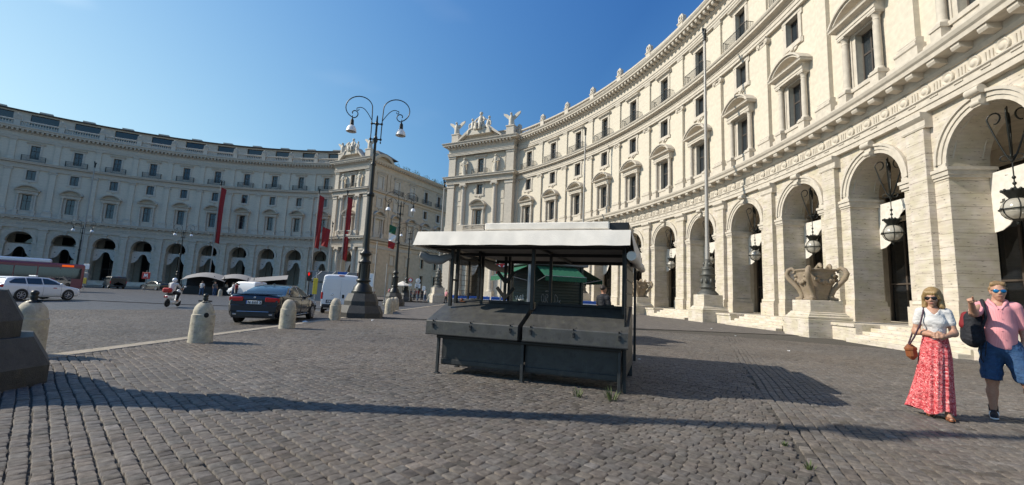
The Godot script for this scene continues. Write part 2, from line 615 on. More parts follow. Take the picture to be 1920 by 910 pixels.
func _ready() -> void:
	rng.seed = 12
	var cam := Camera3D.new()
	cam.name = "camera"
	add_child(cam)
	cam.position = Vector3(0, 1.32, 0)
	cam.rotation = Vector3(0.1238, 0.0, 0.0438)
	cam.fov = 58.96
	cam.near = 0.05
	cam.far = 2000.0
	cam.current = true
	make_sky()
	make_materials()
	build_ground()
	build_palaces()
	build_stall()
	build_kiosk()
	build_lamps()
	build_stonework()
	build_flags()
	build_vehicles()
	build_people()
	build_small()

func road_y(x: float) -> float:
	return -0.10 - 0.012 * clampf(-7.45 - x, 0.0, 16.0)

var stones: Array = []

# one row after another of roughly squared stones inside a region
func lay_stones(org: Vector2, along: Vector2, across: Vector2, wid: float, lng: float, n_across: int, n_along: int, inside: Callable, level: Callable) -> void:
	var wav := noise(0.25, 2, 31)
	for i in range(-n_across, n_across):
		var u := -n_along * lng + rng.randf() * lng
		var wob := rng.randf_range(-0.003, 0.003)
		while u < n_along * lng:
			var l := lng * rng.randf_range(0.78, 1.25)
			var p := org + across * (i * wid + wob) + along * (u + l * 0.5)
			p += across * 0.045 * wav.get_noise_2d(p.x, p.y)
			u += l
			if not inside.call(p): continue
			stones.append([p, along, across, l, wid * rng.randf_range(0.96, 1.02), level.call(p)])

func stone_colour(p: Vector2, patch: FastNoiseLite, road: bool) -> Color:
	var w := 0.215 + 0.040 * patch.get_noise_2d(p.x, p.y) + rng.randf_range(-0.024, 0.030)
	var warm := 0.5 + 0.5 * patch.get_noise_2d(p.x + 90.0, p.y) + rng.randf_range(-0.25, 0.25)
	w *= 1.0 + 0.16 * patch.get_noise_2d(p.x * 5.0, p.y * 5.0)
	if rng.randf() < 0.07: w *= 0.72
	if rng.randf() < 0.05: w *= 1.22
	if road:
		w *= 0.92
		warm *= 0.35
	return Color(w * (1.02 + 0.12 * warm), w, w * (0.98 - 0.12 * warm))

func add_stone(b: MB, o: Vector3, ux: Vector3, uz: Vector3, hx: float, hz: float, low: bool) -> void:
	var k := b.v.size()
	var up := Vector3.UP
	var tx := rng.randf_range(-0.03, 0.03)
	var tz := rng.randf_range(-0.03, 0.03)
	var rise := rng.randf_range(-0.004, 0.004)
	var g := 0.003
	var sx := [-1, 1, 1, -1]
	var sz := [-1, -1, 1, 1]
	var jig := []
	for i in 4:
		jig.append(Vector2(rng.randf_range(-0.009, 0.003), rng.randf_range(-0.009, 0.003)))
	var rings := [[0.009, 0.001], [0.0015, -0.005], [0.0, -0.045]] if not low else [[0.005, 0.0], [0.0, -0.045]]
	for r in rings.size():
		var ins: float = rings[r][0]
		for i in 4:
			var a: float = (hx - g - ins + jig[i].x) * sx[i]
			var e: float = (hz - g - ins + jig[i].y) * sz[i]
			var y: float = rings[r][1] + rise + tx * a + tz * e
			b.v.append(o + ux * a + uz * e + up * y)
			var outw: Vector3 = (ux * sx[i] + uz * sz[i]).normalized()
			var nn: Vector3
			if low:
				nn = (up + outw * (0.10 if r == 0 else 1.2)).normalized()
			else:
				nn = (up + outw * [0.06, 0.55, 3.0][r]).normalized()
			b.n.append(nn)
			b.c.append(b.cc)
	var flip := ux.cross(uz).y > 0.0
	var put := func(p: int, q: int, s: int) -> void:
		if flip:
			b.ix.append(p); b.ix.append(s); b.ix.append(q)
		else:
			b.ix.append(p); b.ix.append(q); b.ix.append(s)
	put.call(k, k + 1, k + 2)
	put.call(k, k + 2, k + 3)
	for r in rings.size() - 1:
		for i in 4:
			var j := (i + 1) % 4
			var p := k + r * 4 + i
			var q := k + r * 4 + j
			put.call(p, p + 4, q + 4)
			put.call(p, q + 4, q)

func build_ground() -> void:
	# bed under everything, out to the horizon
	var g := MB.new()
	g.quad(W(-900, -300, -0.62), W(900, -300, -0.62), W(900, 900, -0.62), W(-900, 900, -0.62))
	structure("ground", g, M.earth)
	# road: falls away from the kerb
	var road := MB.new()
	var xs := [-7.5, -9.5, -12.0, -15.0, -19.0, -23.5, -30.0, -50.0, -120.0]
	for i in xs.size() - 1:
		for z in [[-30.0, 31.0], [31.0, 60.0], [60.0, 140.0]]:
			var low := 0.035 if z[1] < 32.0 and i < 7 else 0.0
			road.quad(W(xs[i + 1], z[0], road_y(xs[i + 1]) - low), W(xs[i], z[0], road_y(xs[i]) - low), W(xs[i], z[1], road_y(xs[i]) - low), W(xs[i + 1], z[1], road_y(xs[i + 1]) - low))
	var rd := structure("road", road, M.far_road)
	# pavement bed near the camera, finished pavement beyond
	var bed := MB.new()
	bed.quad(W(-7.3, -6, -0.024), W(19, -6, -0.024), W(19, 21.5, -0.024), W(-7.3, 21.5, -0.024))
	var pv := structure("pavement", bed, M.joint)
	var fp := MB.new()
	fp.quad(W(-7.3, 21.5, 0.0), W(40, 21.5, 0.0), W(40, 150, 0.0), W(-7.3, 150, 0.0))
	fp.quad(W(-7.3, -30, 0.0), W(40, -30, 0.0), W(40, -6, 0.0), W(-7.3, -6, 0.0))
	fp.quad(W(19, -6, 0.0), W(40, -6, 0.0), W(40, 21.5, 0.0), W(19, 21.5, 0.0))
	fp.quad(W(-40, 62, -0.03), W(-7.3, 62, -0.03), W(-7.3, 150, -0.03), W(-40, 150, -0.03))
	part(pv, "far_paving", fp.mesh(M.far_pave))
	# stones
	var view := func(p: Vector2, far: float) -> bool:
		return p.y > 1.5 and p.length() < far and absf(atan2(p.x, p.y)) < 1.02
	var seam := func(p: Vector2) -> float:
		return (p.x - 3.1) * 0.912 - (p.y - 5.0) * 0.410
	var flat := func(_p: Vector2) -> float: return 0.0
	var wall_r := func(p: Vector2) -> bool:
		return Vector2(p.x - CX, p.y - CZ).length() < RR - 3.3
	var d1 := Vector2(0.743, -0.669)
	var d2 := Vector2(0.410, 0.912)
	lay_stones(Vector2(0, 8), d1, Vector2(0.669, 0.743), 0.106, 0.108, 225, 225,
		func(p: Vector2) -> bool: return p.x > -7.36 and seam.call(p) <= 0.0 and view.call(p, 21.0) and wall_r.call(p), flat)
	lay_stones(Vector2(3.18, 4.97), d2, Vector2(0.912, -0.410), 0.106, 0.108, 225, 225,
		func(p: Vector2) -> bool: return p.x > -7.36 and seam.call(p) > 0.0 and view.call(p, 21.0) and wall_r.call(p), flat)
	var n_pave := stones.size()
	lay_stones(Vector2(-16, 15), Vector2(0.985, 0.17), Vector2(-0.17, 0.985), 0.125, 0.135, 165, 165,
		func(p: Vector2) -> bool: return p.x < -7.85 and p.x > -29.0 and p.y < 30.5 and view.call(p, 30.0), func(p: Vector2) -> float: return road_y(p.x))
	var patch := noise(0.11, 3, 41)
	var order := range(n_pave)
	order.sort_custom(func(a: int, b: int) -> bool:
		return stones[a][0].length_squared() * (1.0 if absf(atan2(stones[a][0].x, stones[a][0].y)) < 0.86 and stones[a][0].y > 2.5 else 100.0) < stones[b][0].length_squared() * (1.0 if absf(atan2(stones[b][0].x, stones[b][0].y)) < 0.86 and stones[b][0].y > 2.5 else 100.0))
	var alone := {}
	for i in 295: alone[order[i]] = true
	var shapes := []
	for i in 24:
		var b := MB.new()
		b.coloured = true
		b.cc = stone_colour(Vector2(i * 0.7, 3), patch, false)
		add_stone(b, Vector3.ZERO, Vector3.RIGHT, Vector3.BACK, 0.054, 0.052, false)
		shapes.append(b.mesh(M.cobble))
	var near := MB.new(); near.coloured = true
	var away := MB.new(); away.coloured = true
	var way := MB.new(); way.coloured = true
	for i in stones.size():
		var s: Array = stones[i]
		var p: Vector2 = s[0]
		var o := W(p.x, p.y, s[5])
		var ux := Vector3(s[1].x, 0, -s[1].y)
		var uz := Vector3(s[2].x, 0, -s[2].y)
		if i < n_pave:
			if alone.has(i):
				var bs := Basis(ux * (s[3] / 0.108), Vector3.UP, uz * (s[4] / 0.104))
				if bs.determinant() < 0: bs = Basis(ux * (s[3] / 0.108), Vector3.UP, -uz * (s[4] / 0.104))
				part(pv, "cobblestone", shapes[rng.randi() % 24], null, Transform3D(bs, o))
			else:
				var far: bool = p.length() > 13.0
				var b: MB = away if far else near
				b.cc = stone_colour(p, patch, false)
				add_stone(b, o, ux, uz, s[3] * 0.5, s[4] * 0.5, far)
		else:
			way.cc = stone_colour(p, patch, true)
			add_stone(way, o, ux, uz, s[3] * 0.5, s[4] * 0.5, true)
	near.v.append_array(away.v)
	var off := near.v.size() - away.v.size()
	near.n.append_array(away.n)
	near.c.append_array(away.c)
	for q in away.ix: near.ix.append(q + off)
	var rest := part(pv, "cobblestones", near.mesh(M.cobble))
	rest.set_meta("kind", "stuff")
	var rest2 := part(rd, "cobblestones", way.mesh(M.cobble))
	rest2.set_meta("kind", "stuff")
	stones.clear()
	# kerb of pale stone between pavement and road
	var kb := MB.new()
	kb.box(-7.70, -7.36, -0.55, -0.06, -60, 30)
	var kerb := structure("kerb", kb, M.kerb)
	var z := 1.0
	var i := 0
	while z < 58.0:
		var l := rng.randf_range(0.9, 1.5)
		var b := MB.new()
		b.bevel(Transform3D(Basis(), Vector3(-7.53, -0.07, -(z + l * 0.5))), Vector3(0.34 + rng.randf_range(-0.02, 0.02), 0.17, l - 0.015), 0.02)
		part(kerb, "kerb_stone", b.mesh(M.kerb))
		z += l
		i += 1
	# raised footway in front of the far palace
	var fw := MB.new()
	for j in 24:
		var a := lerpf(-1.05, 0.16, j / 24.0)
		var b := lerpf(-1.05, 0.16, (j + 1) / 24.0)
		var q := func(r: float, an: float, y: float) -> Vector3: return W(CX + r * sin(an), CZ + r * cos(an), y)
		fw.quad(q.call(56.0, a, -0.13), q.call(56.0, b, -0.13), q.call(70.0, b, -0.13), q.call(70.0, a, -0.13))
		fw.quad(q.call(55.98, a, -0.7), q.call(55.98, b, -0.7), q.call(56.0, b, -0.13), q.call(56.0, a, -0.13))
	structure("footway", fw, M.far_pave)
	var fk := MB.new()
	for j in 24:
		var a := lerpf(-1.05, 0.16, j / 24.0)
		var b := lerpf(-1.05, 0.16, (j + 1) / 24.0)
		var q := func(r: float, an: float, y: float) -> Vector3: return W(CX + r * sin(an), CZ + r * cos(an), y)
		fk.quad(q.call(55.9, a, -0.10), q.call(55.9, b, -0.10), q.call(56.5, b, -0.10), q.call(56.5, a, -0.10))
		fk.quad(q.call(55.9, a, -0.7), q.call(55.9, b, -0.7), q.call(55.9, b, -0.10), q.call(55.9, a, -0.10))
	structure("kerb", fk, M.kerb)

var G := {}

func v2(list: Array) -> Array:
	var out := []
	for i in range(0, list.size(), 2): out.append(Vector2(list[i], list[i + 1]))
	return out

func keep(called: String, b: MB, m: String, bent := true) -> void:
	if bent: b.bend()
	G[called] = b.mesh(M[m])

# half ring of stone standing on the bay front; profile steps of (inner radius, outer radius, projection)
func arch_ring(b: MB, cx: float, cy: float, steps: Array, p0: float, from: float, to: float, seg: int) -> void:
	for i in seg:
		var a := lerpf(from, to, float(i) / seg)
		var e := lerpf(from, to, float(i + 1) / seg)
		for s in steps:
			var r0: float = s[0]; var r1: float = s[1]; var p: float = s[2]
			var q := func(r: float, an: float, z: float) -> Vector3: return Vector3(cx + r * cos(an), cy + r * sin(an), z)
			b.quad(q.call(r0, a, p), q.call(r1, a, p), q.call(r1, e, p), q.call(r0, e, p))
			b.quad(q.call(r1, a, p), q.call(r1, a, p0), q.call(r1, e, p0), q.call(r1, e, p))
			b.quad(q.call(r0, a, p0), q.call(r0, a, p), q.call(r0, e, p), q.call(r0, e, p0))

const AW := 1.82     # half the arch opening
const SPR := 7.68    # springing

func volute(b: MB, x: float, y: float, z0: float, z1: float, r: float) -> void:
	b.lathe(v2([0, z0, 0, z0, r, z0, r, z0, r, z1, r, z1, r * 0.72, z1, r * 0.72, z1, r * 0.6, z1 - 0.03, r * 0.42, z1 + 0.02, 0, z1 + 0.05]), 14, Transform3D(Basis(Vector3.RIGHT, PI / 2), Vector3(x, y, 0)))

func make_bay_meshes() -> void:
	var b := MB.new()
	# spandrel wall over the arch
	var seg := 18
	for i in seg:
		var a := PI - PI * i / seg
		var e := PI - PI * (i + 1) / seg
		var x0 := AW * cos(a); var y0 := SPR + AW * sin(a)
		var x1 := AW * cos(e); var y1 := SPR + AW * sin(e)
		for z in [0.0, -1.6]:
			if z == 0.0:
				b.quad(Vector3(x0, y0, z), Vector3(x1, y1, z), Vector3(x1, 10.22, z), Vector3(x0, 10.22, z))
			else:
				b.quad(Vector3(x1, y1, z), Vector3(x0, y0, z), Vector3(x0, 10.22, z), Vector3(x1, 10.22, z))
		b.quad(Vector3(x0, y0, -1.6), Vector3(x1, y1, -1.6), Vector3(x1, y1, 0), Vector3(x0, y0, 0))
	for s in [-1, 1]:
		b.box(minf(s * AW, s * 3.0), maxf(s * AW, s * 3.0), 7.5, 10.22, -1.6, 0.0)
	keep("spandrel", b, "trav")
	b = MB.new()
	arch_ring(b, 0, SPR, [[AW - 0.02, AW + 0.16, 0.05], [AW + 0.16, AW + 0.34, 0.10], [AW + 0.34, AW + 0.46, 0.17]], -0.02, 0, PI, 20)
	for s in [-1, 1]:
		b.box(minf(s * (AW - 0.02), s * (AW + 0.46)), maxf(s * (AW - 0.02), s * (AW + 0.46)), 7.5, SPR, -0.02, 0.08)
	keep("archivolt", b, "trim")
	# coffers in the arch soffit
	b = MB.new()
	for i in 5:
		var a := PI * (i + 0.5) / 5.0
		var t := Transform3D(Basis(Vector3.BACK, a - PI / 2), Vector3(AW * cos(a), SPR + AW * sin(a), -0.8))
		for e in [[-0.42, 0.0, 0.06, 1.1], [0.42, 0.0, 0.06, 1.1], [0.0, -0.55, 0.9, 0.06], [0.0, 0.55, 0.9, 0.06]]:
			b.bevel(t * Transform3D(Basis(), Vector3(e[0], -0.02, e[1])), Vector3(e[2], 0.05, e[3]), 0.012)
	keep("soffit_coffers", b, "trim")
	b = MB.new()
	b.slab(PackedVector2Array([Vector2(-0.17, 9.35), Vector2(0.17, 9.35), Vector2(0.25, 10.05), Vector2(-0.25, 10.05)]), -0.05, 0.24)
	b.tube([Vector3(-0.3, 9.98, 0.26), Vector3(0.3, 9.98, 0.26)], 0.17, 12)
	b.tube([Vector3(-0.2, 9.5, 0.22), Vector3(0.2, 9.5, 0.22)], 0.11, 10)
	keep("keystone", b, "trim")
	for s in [-1, 1]:
		b = MB.new()
		var x0 := minf(s * 1.72, s * 2.52)
		b.box(x0, x0 + 0.8, 7.05, 7.16, -1.66, 0.05)
		b.box(x0 - 0.03, x0 + 0.83, 7.16, 7.36, -1.7, 0.1)
		b.box(x0 - 0.07, x0 + 0.87, 7.36, 7.5, -1.74, 0.15)
		keep("impost_l" if s < 0 else "impost_r", b, "trim")
	# pier, its plinth and pilaster, all about the bay line
	b = MB.new()
	b.box(-1.18, 1.18, 0.75, 7.5, -1.6, 0.0)
	keep("pier", b, "trav")
	for i in 3:
		b = MB.new()
		b.bevel(Transform3D(Basis(), Vector3(0, 0.28, -0.8)), Vector3(2.36, 0.556, 1.6), 0.012)
		keep("pier_block_%d" % i, b, "trav")
		b = MB.new()
		b.bevel(Transform3D(Basis(), Vector3(0, 0.28, 0.12)), Vector3(1.0, 0.556, 0.36), 0.012)
		keep("shaft_block_%d" % i, b, "trav")
	b = MB.new()
	b.sweep(v2([0, 0.75, 0.46, 0.75, 0.46, 1.62, 0.40, 1.66, 0.44, 1.74, 0.38, 1.82, 0.33, 1.9, 0, 1.9]), -0.62, 0.62, 1)
	b.box(-1.3, 1.3, 0.75, 1.62, -1.72, 0.12)
	b.box(-1.24, 1.24, 1.62, 1.9, -1.66, 0.06)
	keep("plinth", b, "trav")
	b = MB.new()
	b.box(-0.5, 0.5, 1.9, 9.5, -0.06, 0.3)
	keep("shaft", b, "trav")
	b = MB.new()
	b.sweep(v2([-0.02, 9.5, 0.33, 9.5, 0.36, 9.58, 0.33, 9.62, 0.33, 9.84, 0.42, 9.92, 0.5, 10.0, 0.5, 10.2, -0.02, 10.2]), -0.66, 0.66, 1)
	keep("capital", b, "trim")
	# lower entablature
	b = MB.new()
	b.sweep(v2([-0.5, 10.2, 0.24, 10.2, 0.24, 10.44, 0.29, 10.46, 0.29, 10.72, 0.36, 10.78, 0.36, 10.84, 0.15, 10.84, 0.15, 11.5, 0.22, 11.52, 0.30, 11.66, 0.30, 11.96, 0.86, 11.98, 0.88, 12.16, 0.96, 12.24, 1.02, 12.38, 1.02, 12.46, 0.2, 12.6, -0.5, 12.6]), -3, 3, 3, false)
	keep("entablature", b, "trim")
	b = MB.new()
	b.sweep(v2([0.29, 11.72, 0.74, 11.76, 0.80, 11.86, 0.80, 11.97, 0.29, 11.97]), -0.2, 0.2, 1)
	keep("modillion", b, "trim")
	b = MB.new()
	b.lathe(v2([0.29, 0, 0.29, 0.08, 0.25, 0.11, 0.21, 0.06, 0.16, 0.05, 0.13, 0.1, 0.08, 0.13, 0, 0.14]), 14, Transform3D(Basis(Vector3.RIGHT, PI / 2), Vector3(0, 11.15, 0.15)))
	keep("rosette", b, "trim")
	b = MB.new()
	for i in 3: b.bevel(Transform3D(Basis(), Vector3((i - 1) * 0.15, 11.12, 0.17)), Vector3(0.1, 0.42, 0.08), 0.02)
	keep("flute_ornament", b, "trim")
	b = MB.new()
	b.bevel(Transform3D(Basis(), Vector3(0, 10.68, 0.31)), Vector3(0.42, 0.07, 0.05), 0.01)
	keep("guttae", b, "trim")
	# upper wall with three openings
	b = MB.new()
	var o := 0.63
	for s in [-1, 1]:
		b.box(minf(s * o, s * 3.0), maxf(s * o, s * 3.0), 12.4, 27.2, -0.55, 0.0, 2)
	for y in [[12.4, 13.52], [16.56, 19.44], [21.32, 23.6], [26.2, 27.2]]:
		b.box(-o, o, y[0], y[1], -0.55, 0.0)
	keep("wall_bay", b, "wall")
	b = MB.new()
	for y in [[12.5, 17.4], [18.6, 22.2], [23.0, 27.0]]:
		b.quad(Vector3(-1.6, y[0], -2.4), Vector3(1.6, y[0], -2.4), Vector3(1.6, y[1], -2.4), Vector3(-1.6, y[1], -2.4))
		b.quad(Vector3(-1.6, y[0], -0.56), Vector3(-1.6, y[0], -2.4), Vector3(-1.6, y[1], -2.4), Vector3(-1.6, y[1], -0.56))
		b.quad(Vector3(1.6, y[0], -2.4), Vector3(1.6, y[0], -0.56), Vector3(1.6, y[1], -0.56), Vector3(1.6, y[1], -2.4))
		b.quad(Vector3(-1.6, y[1], -2.4), Vector3(1.6, y[1], -2.4), Vector3(1.6, y[1], -0.56), Vector3(-1.6, y[1], -0.56))
		b.quad(Vector3(-1.6, y[0], -0.56), Vector3(1.6, y[0], -0.56), Vector3(1.6, y[0], -2.4), Vector3(-1.6, y[0], -2.4))
	keep("rooms", b, "room")
	# plinth course of the upper wall
	b = MB.new()
	b.sweep(v2([-0.02, 12.5, 0.16, 12.5, 0.16, 13.2, 0.1, 13.26, -0.02, 13.28]), -3, 3, 2, false)
	keep("wall_plinth", b, "trim")
	# giant pilaster of the upper storeys
	b = MB.new()
	b.sweep(v2([-0.02, 12.5, 0.46, 12.5, 0.46, 12.66, 0.40, 12.7, 0.40, 13.36, 0.46, 13.42, 0.46, 13.52, -0.02, 13.52]), -0.66, 0.66, 1)
	b.sweep(v2([-0.02, 13.52, 0.38, 13.52, 0.40, 13.62, 0.33, 13.70, 0.35, 13.78, 0.28, 13.86, -0.02, 13.86]), -0.54, 0.54, 1)
	keep("pilaster_base", b, "trim")
	b = MB.new()
	b.box(-0.42, 0.42, 13.86, 21.05, -0.02, 0.26)
	keep("pilaster_shaft", b, "wall")
	b = MB.new()
	b.sweep(v2([-0.02, 21.0, 0.28, 21.0, 0.31, 21.08, 0.28, 21.14, 0.30, 21.42, 0.40, 21.48, 0.40, 21.6, -0.02, 21.6]), -0.5, 0.5, 1)
	for s in [-1, 1]:
		volute(b, s * 0.46, 21.24, 0.0, 0.36, 0.19)
	b.tube([Vector3(-0.36, 21.36, 0.33), Vector3(0, 21.29, 0.35), Vector3(0.36, 21.36, 0.33)], 0.05, 6)
	keep("ionic_capital", b, "trim")
	b = MB.new()
	b.sweep(v2([-0.5, 21.6, 0.27, 21.6, 0.27, 21.82, 0.32, 21.84, 0.32, 22.1, 0.38, 22.16, 0.36, 22.22, 0.22, 22.24, 0.22, 22.4, 0.34, 22.44, 0.40, 22.52, 0.72, 22.56, 0.72, 22.72, 0.80, 22.78, 0.86, 22.9, 0.86, 22.96, 0.1, 23.04, -0.5, 23.04]), -3, 3, 3, false)
	keep("middle_cornice", b, "trim")
	# attic order
	b = MB.new()
	b.sweep(v2([-0.02, 23.0, 0.26, 23.0, 0.26, 23.5, 0.2, 23.56, -0.02, 23.56]), -0.48, 0.48, 1)
	b.box(-0.4, 0.4, 23.5, 26.75, -0.02, 0.18)
	keep("attic_pilaster", b, "wall")
	b = MB.new()
	b.sweep(v2([-0.02, 26.7, 0.22, 26.7, 0.24, 26.78, 0.22, 26.82, 0.28, 26.94, 0.30, 27.06, -0.02, 27.06]), -0.5, 0.5, 1)
	keep("attic_capital", b, "trim")
	b = MB.new()
	b.sweep(v2([-0.5, 27.05, 0.22, 27.05, 0.22, 27.24, 0.27, 27.26, 0.27, 27.46, 0.34, 27.52, 0.34, 27.58, 0.12, 27.60, 0.12, 28.3, 0.24, 28.36, 0.32, 28.46, 0.32, 28.9, 1.0, 28.92, 1.02, 29.1, 1.10, 29.18, 1.20, 29.34, 1.20, 29.42, 0.3, 29.6, -0.6, 29.6]), -3, 3, 3, false)
	keep("main_cornice", b, "trim")
	b = MB.new()
	b.sweep(v2([0.31, 28.52, 0.82, 28.58, 0.90, 28.7, 0.90, 28.91, 0.31, 28.91]), -0.15, 0.15, 1)
	keep("cornice_bracket", b, "trim")
	# balustrade
	b = MB.new()
	b.sweep(v2([-0.35, 29.5, 0.1, 29.5, 0.1, 29.78, 0.04, 29.84, -0.35, 29.84]), -2.62, 2.62, 2)
	keep("balustrade_base", b, "trim")
	b = MB.new()
	b.sweep(v2([-0.36, 30.58, 0.10, 30.58, 0.12, 30.66, 0.12, 30.8, 0.06, 30.84, -0.36, 30.84]), -2.62, 2.62, 2)
	keep("balustrade_rail", b, "trim")
	b = MB.new()
	b.lathe(v2([0.09, 0, 0.09, 0.06, 0.06, 0.09, 0.12, 0.26, 0.06, 0.5, 0.05, 0.58, 0.085, 0.64, 0.09, 0.74]), 8)
	keep("baluster", b, "trim", false)
	b = MB.new()
	b.box(-0.4, 0.4, 29.5, 30.9, -0.45, 0.18)
	b.sweep(v2([-0.5, 30.9, 0.2, 30.9, 0.27, 31.0, 0.27, 31.08, -0.5, 31.08]), -0.48, 0.48, 1)
	keep("balustrade_post", b, "trim")
	b = MB.new()
	arch_ring(b, 0, 31.55, [[0.0, 0.42, 0.12]], -0.3, 0, PI, 10)
	b.box(-0.42, 0.42, 31.08, 31.55, -0.3, 0.12)
	arch_ring(b, 0, 31.52, [[0.14, 0.30, 0.22]], 0.1, 0, TAU, 14)
	b.ball(Vector3(0, 32.0, -0.08), Vector3(0.16, 0.12, 0.16), 8, 6)
	keep("post_ornament", b, "trim")
	# set-back attic storey
	b = MB.new()
	b.box(-3, 3, 29.5, 30.7, -3.6, -3.0)
	b.box(-3, 3, 31.75, 32.0, -3.6, -3.0)
	for s in [-1, 1]:
		b.box(minf(s * 2.1, s * 3.0), maxf(s * 2.1, s * 3.0), 30.7, 31.75, -3.6, -3.0)
	keep("attic_wall", b, "trim")
	b = MB.new()
	b.box(-3, 3, 32.0, 32.16, -14, -2.6, 2)
	keep("attic_roof", b, "roof")
	b = MB.new()
	b.box(-3, 3, 29.5, 30.9, -3.6, -3.0)
	b.box(-3, 3, 33.0, 33.3, -3.6, -3.0)
	for s in [-1, 1]:
		b.box(minf(s * 1.9, s * 3.0), maxf(s * 1.9, s * 3.0), 30.9, 33.0, -3.6, -3.0)
	b.box(-0.9, 0.9, 33.3, 33.9, -3.7, -2.9)
	keep("tall_attic_wall", b, "trim")
	b = MB.new()
	b.box(-3, 3, 33.3, 33.5, -14, -2.5, 2)
	keep("tall_attic_roof", b, "roof")
	b = MB.new()
	b.box(-1.9, 1.9, 30.9, 33.0, -3.4, -3.36)
	keep("tall_attic_pane", b, "glass_dark")
	b = MB.new()
	b.box(-2.1, 2.1, 30.7, 31.75, -3.4, -3.36)
	keep("attic_pane", b, "glass_dark")
	# roof terrace, back wall and core
	b = MB.new()
	b.box(-3, 3, 29.4, 29.5, -14, -0.6)
	b.box(-3, 3, 0, 32.0, -14.4, -14)
	keep("roof_and_back", b, "roof")
	# arcade walk: vault slab, shop wall
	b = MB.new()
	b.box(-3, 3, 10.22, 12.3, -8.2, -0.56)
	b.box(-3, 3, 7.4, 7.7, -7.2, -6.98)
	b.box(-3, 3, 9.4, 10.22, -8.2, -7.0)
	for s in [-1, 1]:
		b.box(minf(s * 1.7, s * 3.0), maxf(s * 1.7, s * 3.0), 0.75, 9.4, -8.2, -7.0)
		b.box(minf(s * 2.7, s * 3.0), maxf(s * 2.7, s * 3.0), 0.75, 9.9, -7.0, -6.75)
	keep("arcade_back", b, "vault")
	b = MB.new()
	b.box(-1.7, 1.7, 0.75, 7.4, -7.5, -7.45)
	b.box(-1.7, 1.7, 7.7, 9.4, -7.5, -7.45)
	keep("shop_window", b, "glass_dark")
	b = MB.new()
	for x in [-1.65, -0.55, 0.55, 1.65]: b.box(x - 0.05, x + 0.05, 0.75, 7.4, -7.45, -7.35)
	b.box(-1.7, 1.7, 3.2, 3.3, -7.45, -7.35)
	keep("shop_frame", b, "sash")
	# podium under the arcade and its edge
	b = MB.new()
	b.box(-3, 3, -0.6, 0.75, -8.2, 3.2, 2)
	b.box(-3, 3, 0.62, 0.753, 3.2, 3.26, 2)
	keep("podium_wall", b, "trav_pale")
	b = MB.new()
	b.box(-3, 3, -0.6, 0.75, -8.2, 2.2, 2)
	keep("podium_steps", b, "trav_pale")
	for i in 4:
		b = MB.new()
		for j in 3:
			b.bevel(Transform3D(Basis(), Vector3(-2 + j * 2.0, 0.3 - 0.075 * (i + 1), 2.2 + 0.2 + 0.17 * i)), Vector3(1.994, 0.9 - 0.15 * (i + 1), 0.4 + 0.34 * i), 0.012)
		keep("step_%d" % i, b, "trav_pale")
	# white cloth hung across each arch, cut to an ogee
	b = MB.new()
	var poly := PackedVector2Array([Vector2(AW, 7.22), Vector2(-AW, 7.22), Vector2(-AW, 4.75)])
	for q in [[-1.5, 4.8], [-1.2, 4.98], [-0.95, 5.3], [-0.75, 5.7], [-0.62, 6.1], [-0.45, 6.42], [-0.22, 6.62], [0, 6.68], [0.22, 6.62], [0.45, 6.42], [0.62, 6.1], [0.75, 5.7], [0.95, 5.3], [1.2, 4.98], [1.5, 4.8], [AW, 4.75]]:
		poly.append(Vector2(q[0], q[1]))
	b.slab(poly, -1.56, -1.53)
	keep("arch_banner", b, "banner_white")
	b = MB.new()
	b.slab(PackedVector2Array([Vector2(0, 6.82), Vector2(0.12, 6.98), Vector2(0, 7.14), Vector2(-0.12, 6.98)]), -1.53, -1.525)
	for s in [-1, 1]:
		b.box(s * 0.25 if s > 0 else -1.2, 1.2 if s > 0 else -0.25, 6.96, 7.0, -1.53, -1.525)
		b.box(s * 1.35 - 0.14, s * 1.35 + 0.14, 5.9, 5.96, -1.53, -1.525)
		b.box(s * 1.35 - 0.06, s * 1.35 + 0.06, 5.96, 6.06, -1.53, -1.525)
	keep("banner_print", b, "iron_grey")
	# windows
	b = MB.new()
	for s in [-1, 1]:
		b.box(minf(s * o, s * 0.86), maxf(s * o, s * 0.86), 13.52, 16.56, -0.02, 0.07)
		b.box(minf(s * 0.86, s * 0.95), maxf(s * 0.86, s * 0.95), 13.52, 16.66, -0.02, 0.12)
	b.box(-0.95, 0.95, 16.56, 16.7, -0.02, 0.10)
	b.box(-0.75, 0.75, 12.72, 13.3, 0.0, 0.2)
	b.box(-1.0, 1.0, 13.3, 13.52, -0.3, 0.26)
	keep("main_surround", b, "trim")
	b = MB.new()
	b.lathe(v2([0.24, 13.52, 0.24, 13.6, 0.21, 13.64, 0.21, 13.68, 0.17, 13.72, 0.175, 14.6, 0.15, 16.28, 0.18, 16.3, 0.18, 16.34, 0.15, 16.36, 0.17, 16.5, 0.26, 16.66]), 12, Transform3D(Basis(), Vector3(0, 0, 0.25)))
	b.box(-0.28, 0.28, 12.5, 13.52, 0.0, 0.55)
	b.box(-0.32, 0.32, 13.3, 13.42, 0.0, 0.6)
	b.box(-0.27, 0.27, 16.62, 16.7, 0.0, 0.5)
	keep("window_column", b, "trim", false)
	b = MB.new()
	b.sweep(v2([-0.02, 16.7, 0.5, 16.7, 0.5, 16.85, 0.54, 16.87, 0.54, 17.02, 0.46, 17.06, 0.46, 17.2, 0.56, 17.26, 0.78, 17.3, 0.80, 17.4, 0.86, 17.46, -0.02, 17.5]), -1.46, 1.46, 1)
	b.sweep(v2([-0.02, 17.28, 0.78, 17.3, 0.80, 17.4, 0.86, 17.46, -0.02, 17.5]), -1.72, 1.72, 1)
	var rad := 2.05
	var half := asin(1.74 / rad)
	var cy := 17.46 - rad * cos(half)
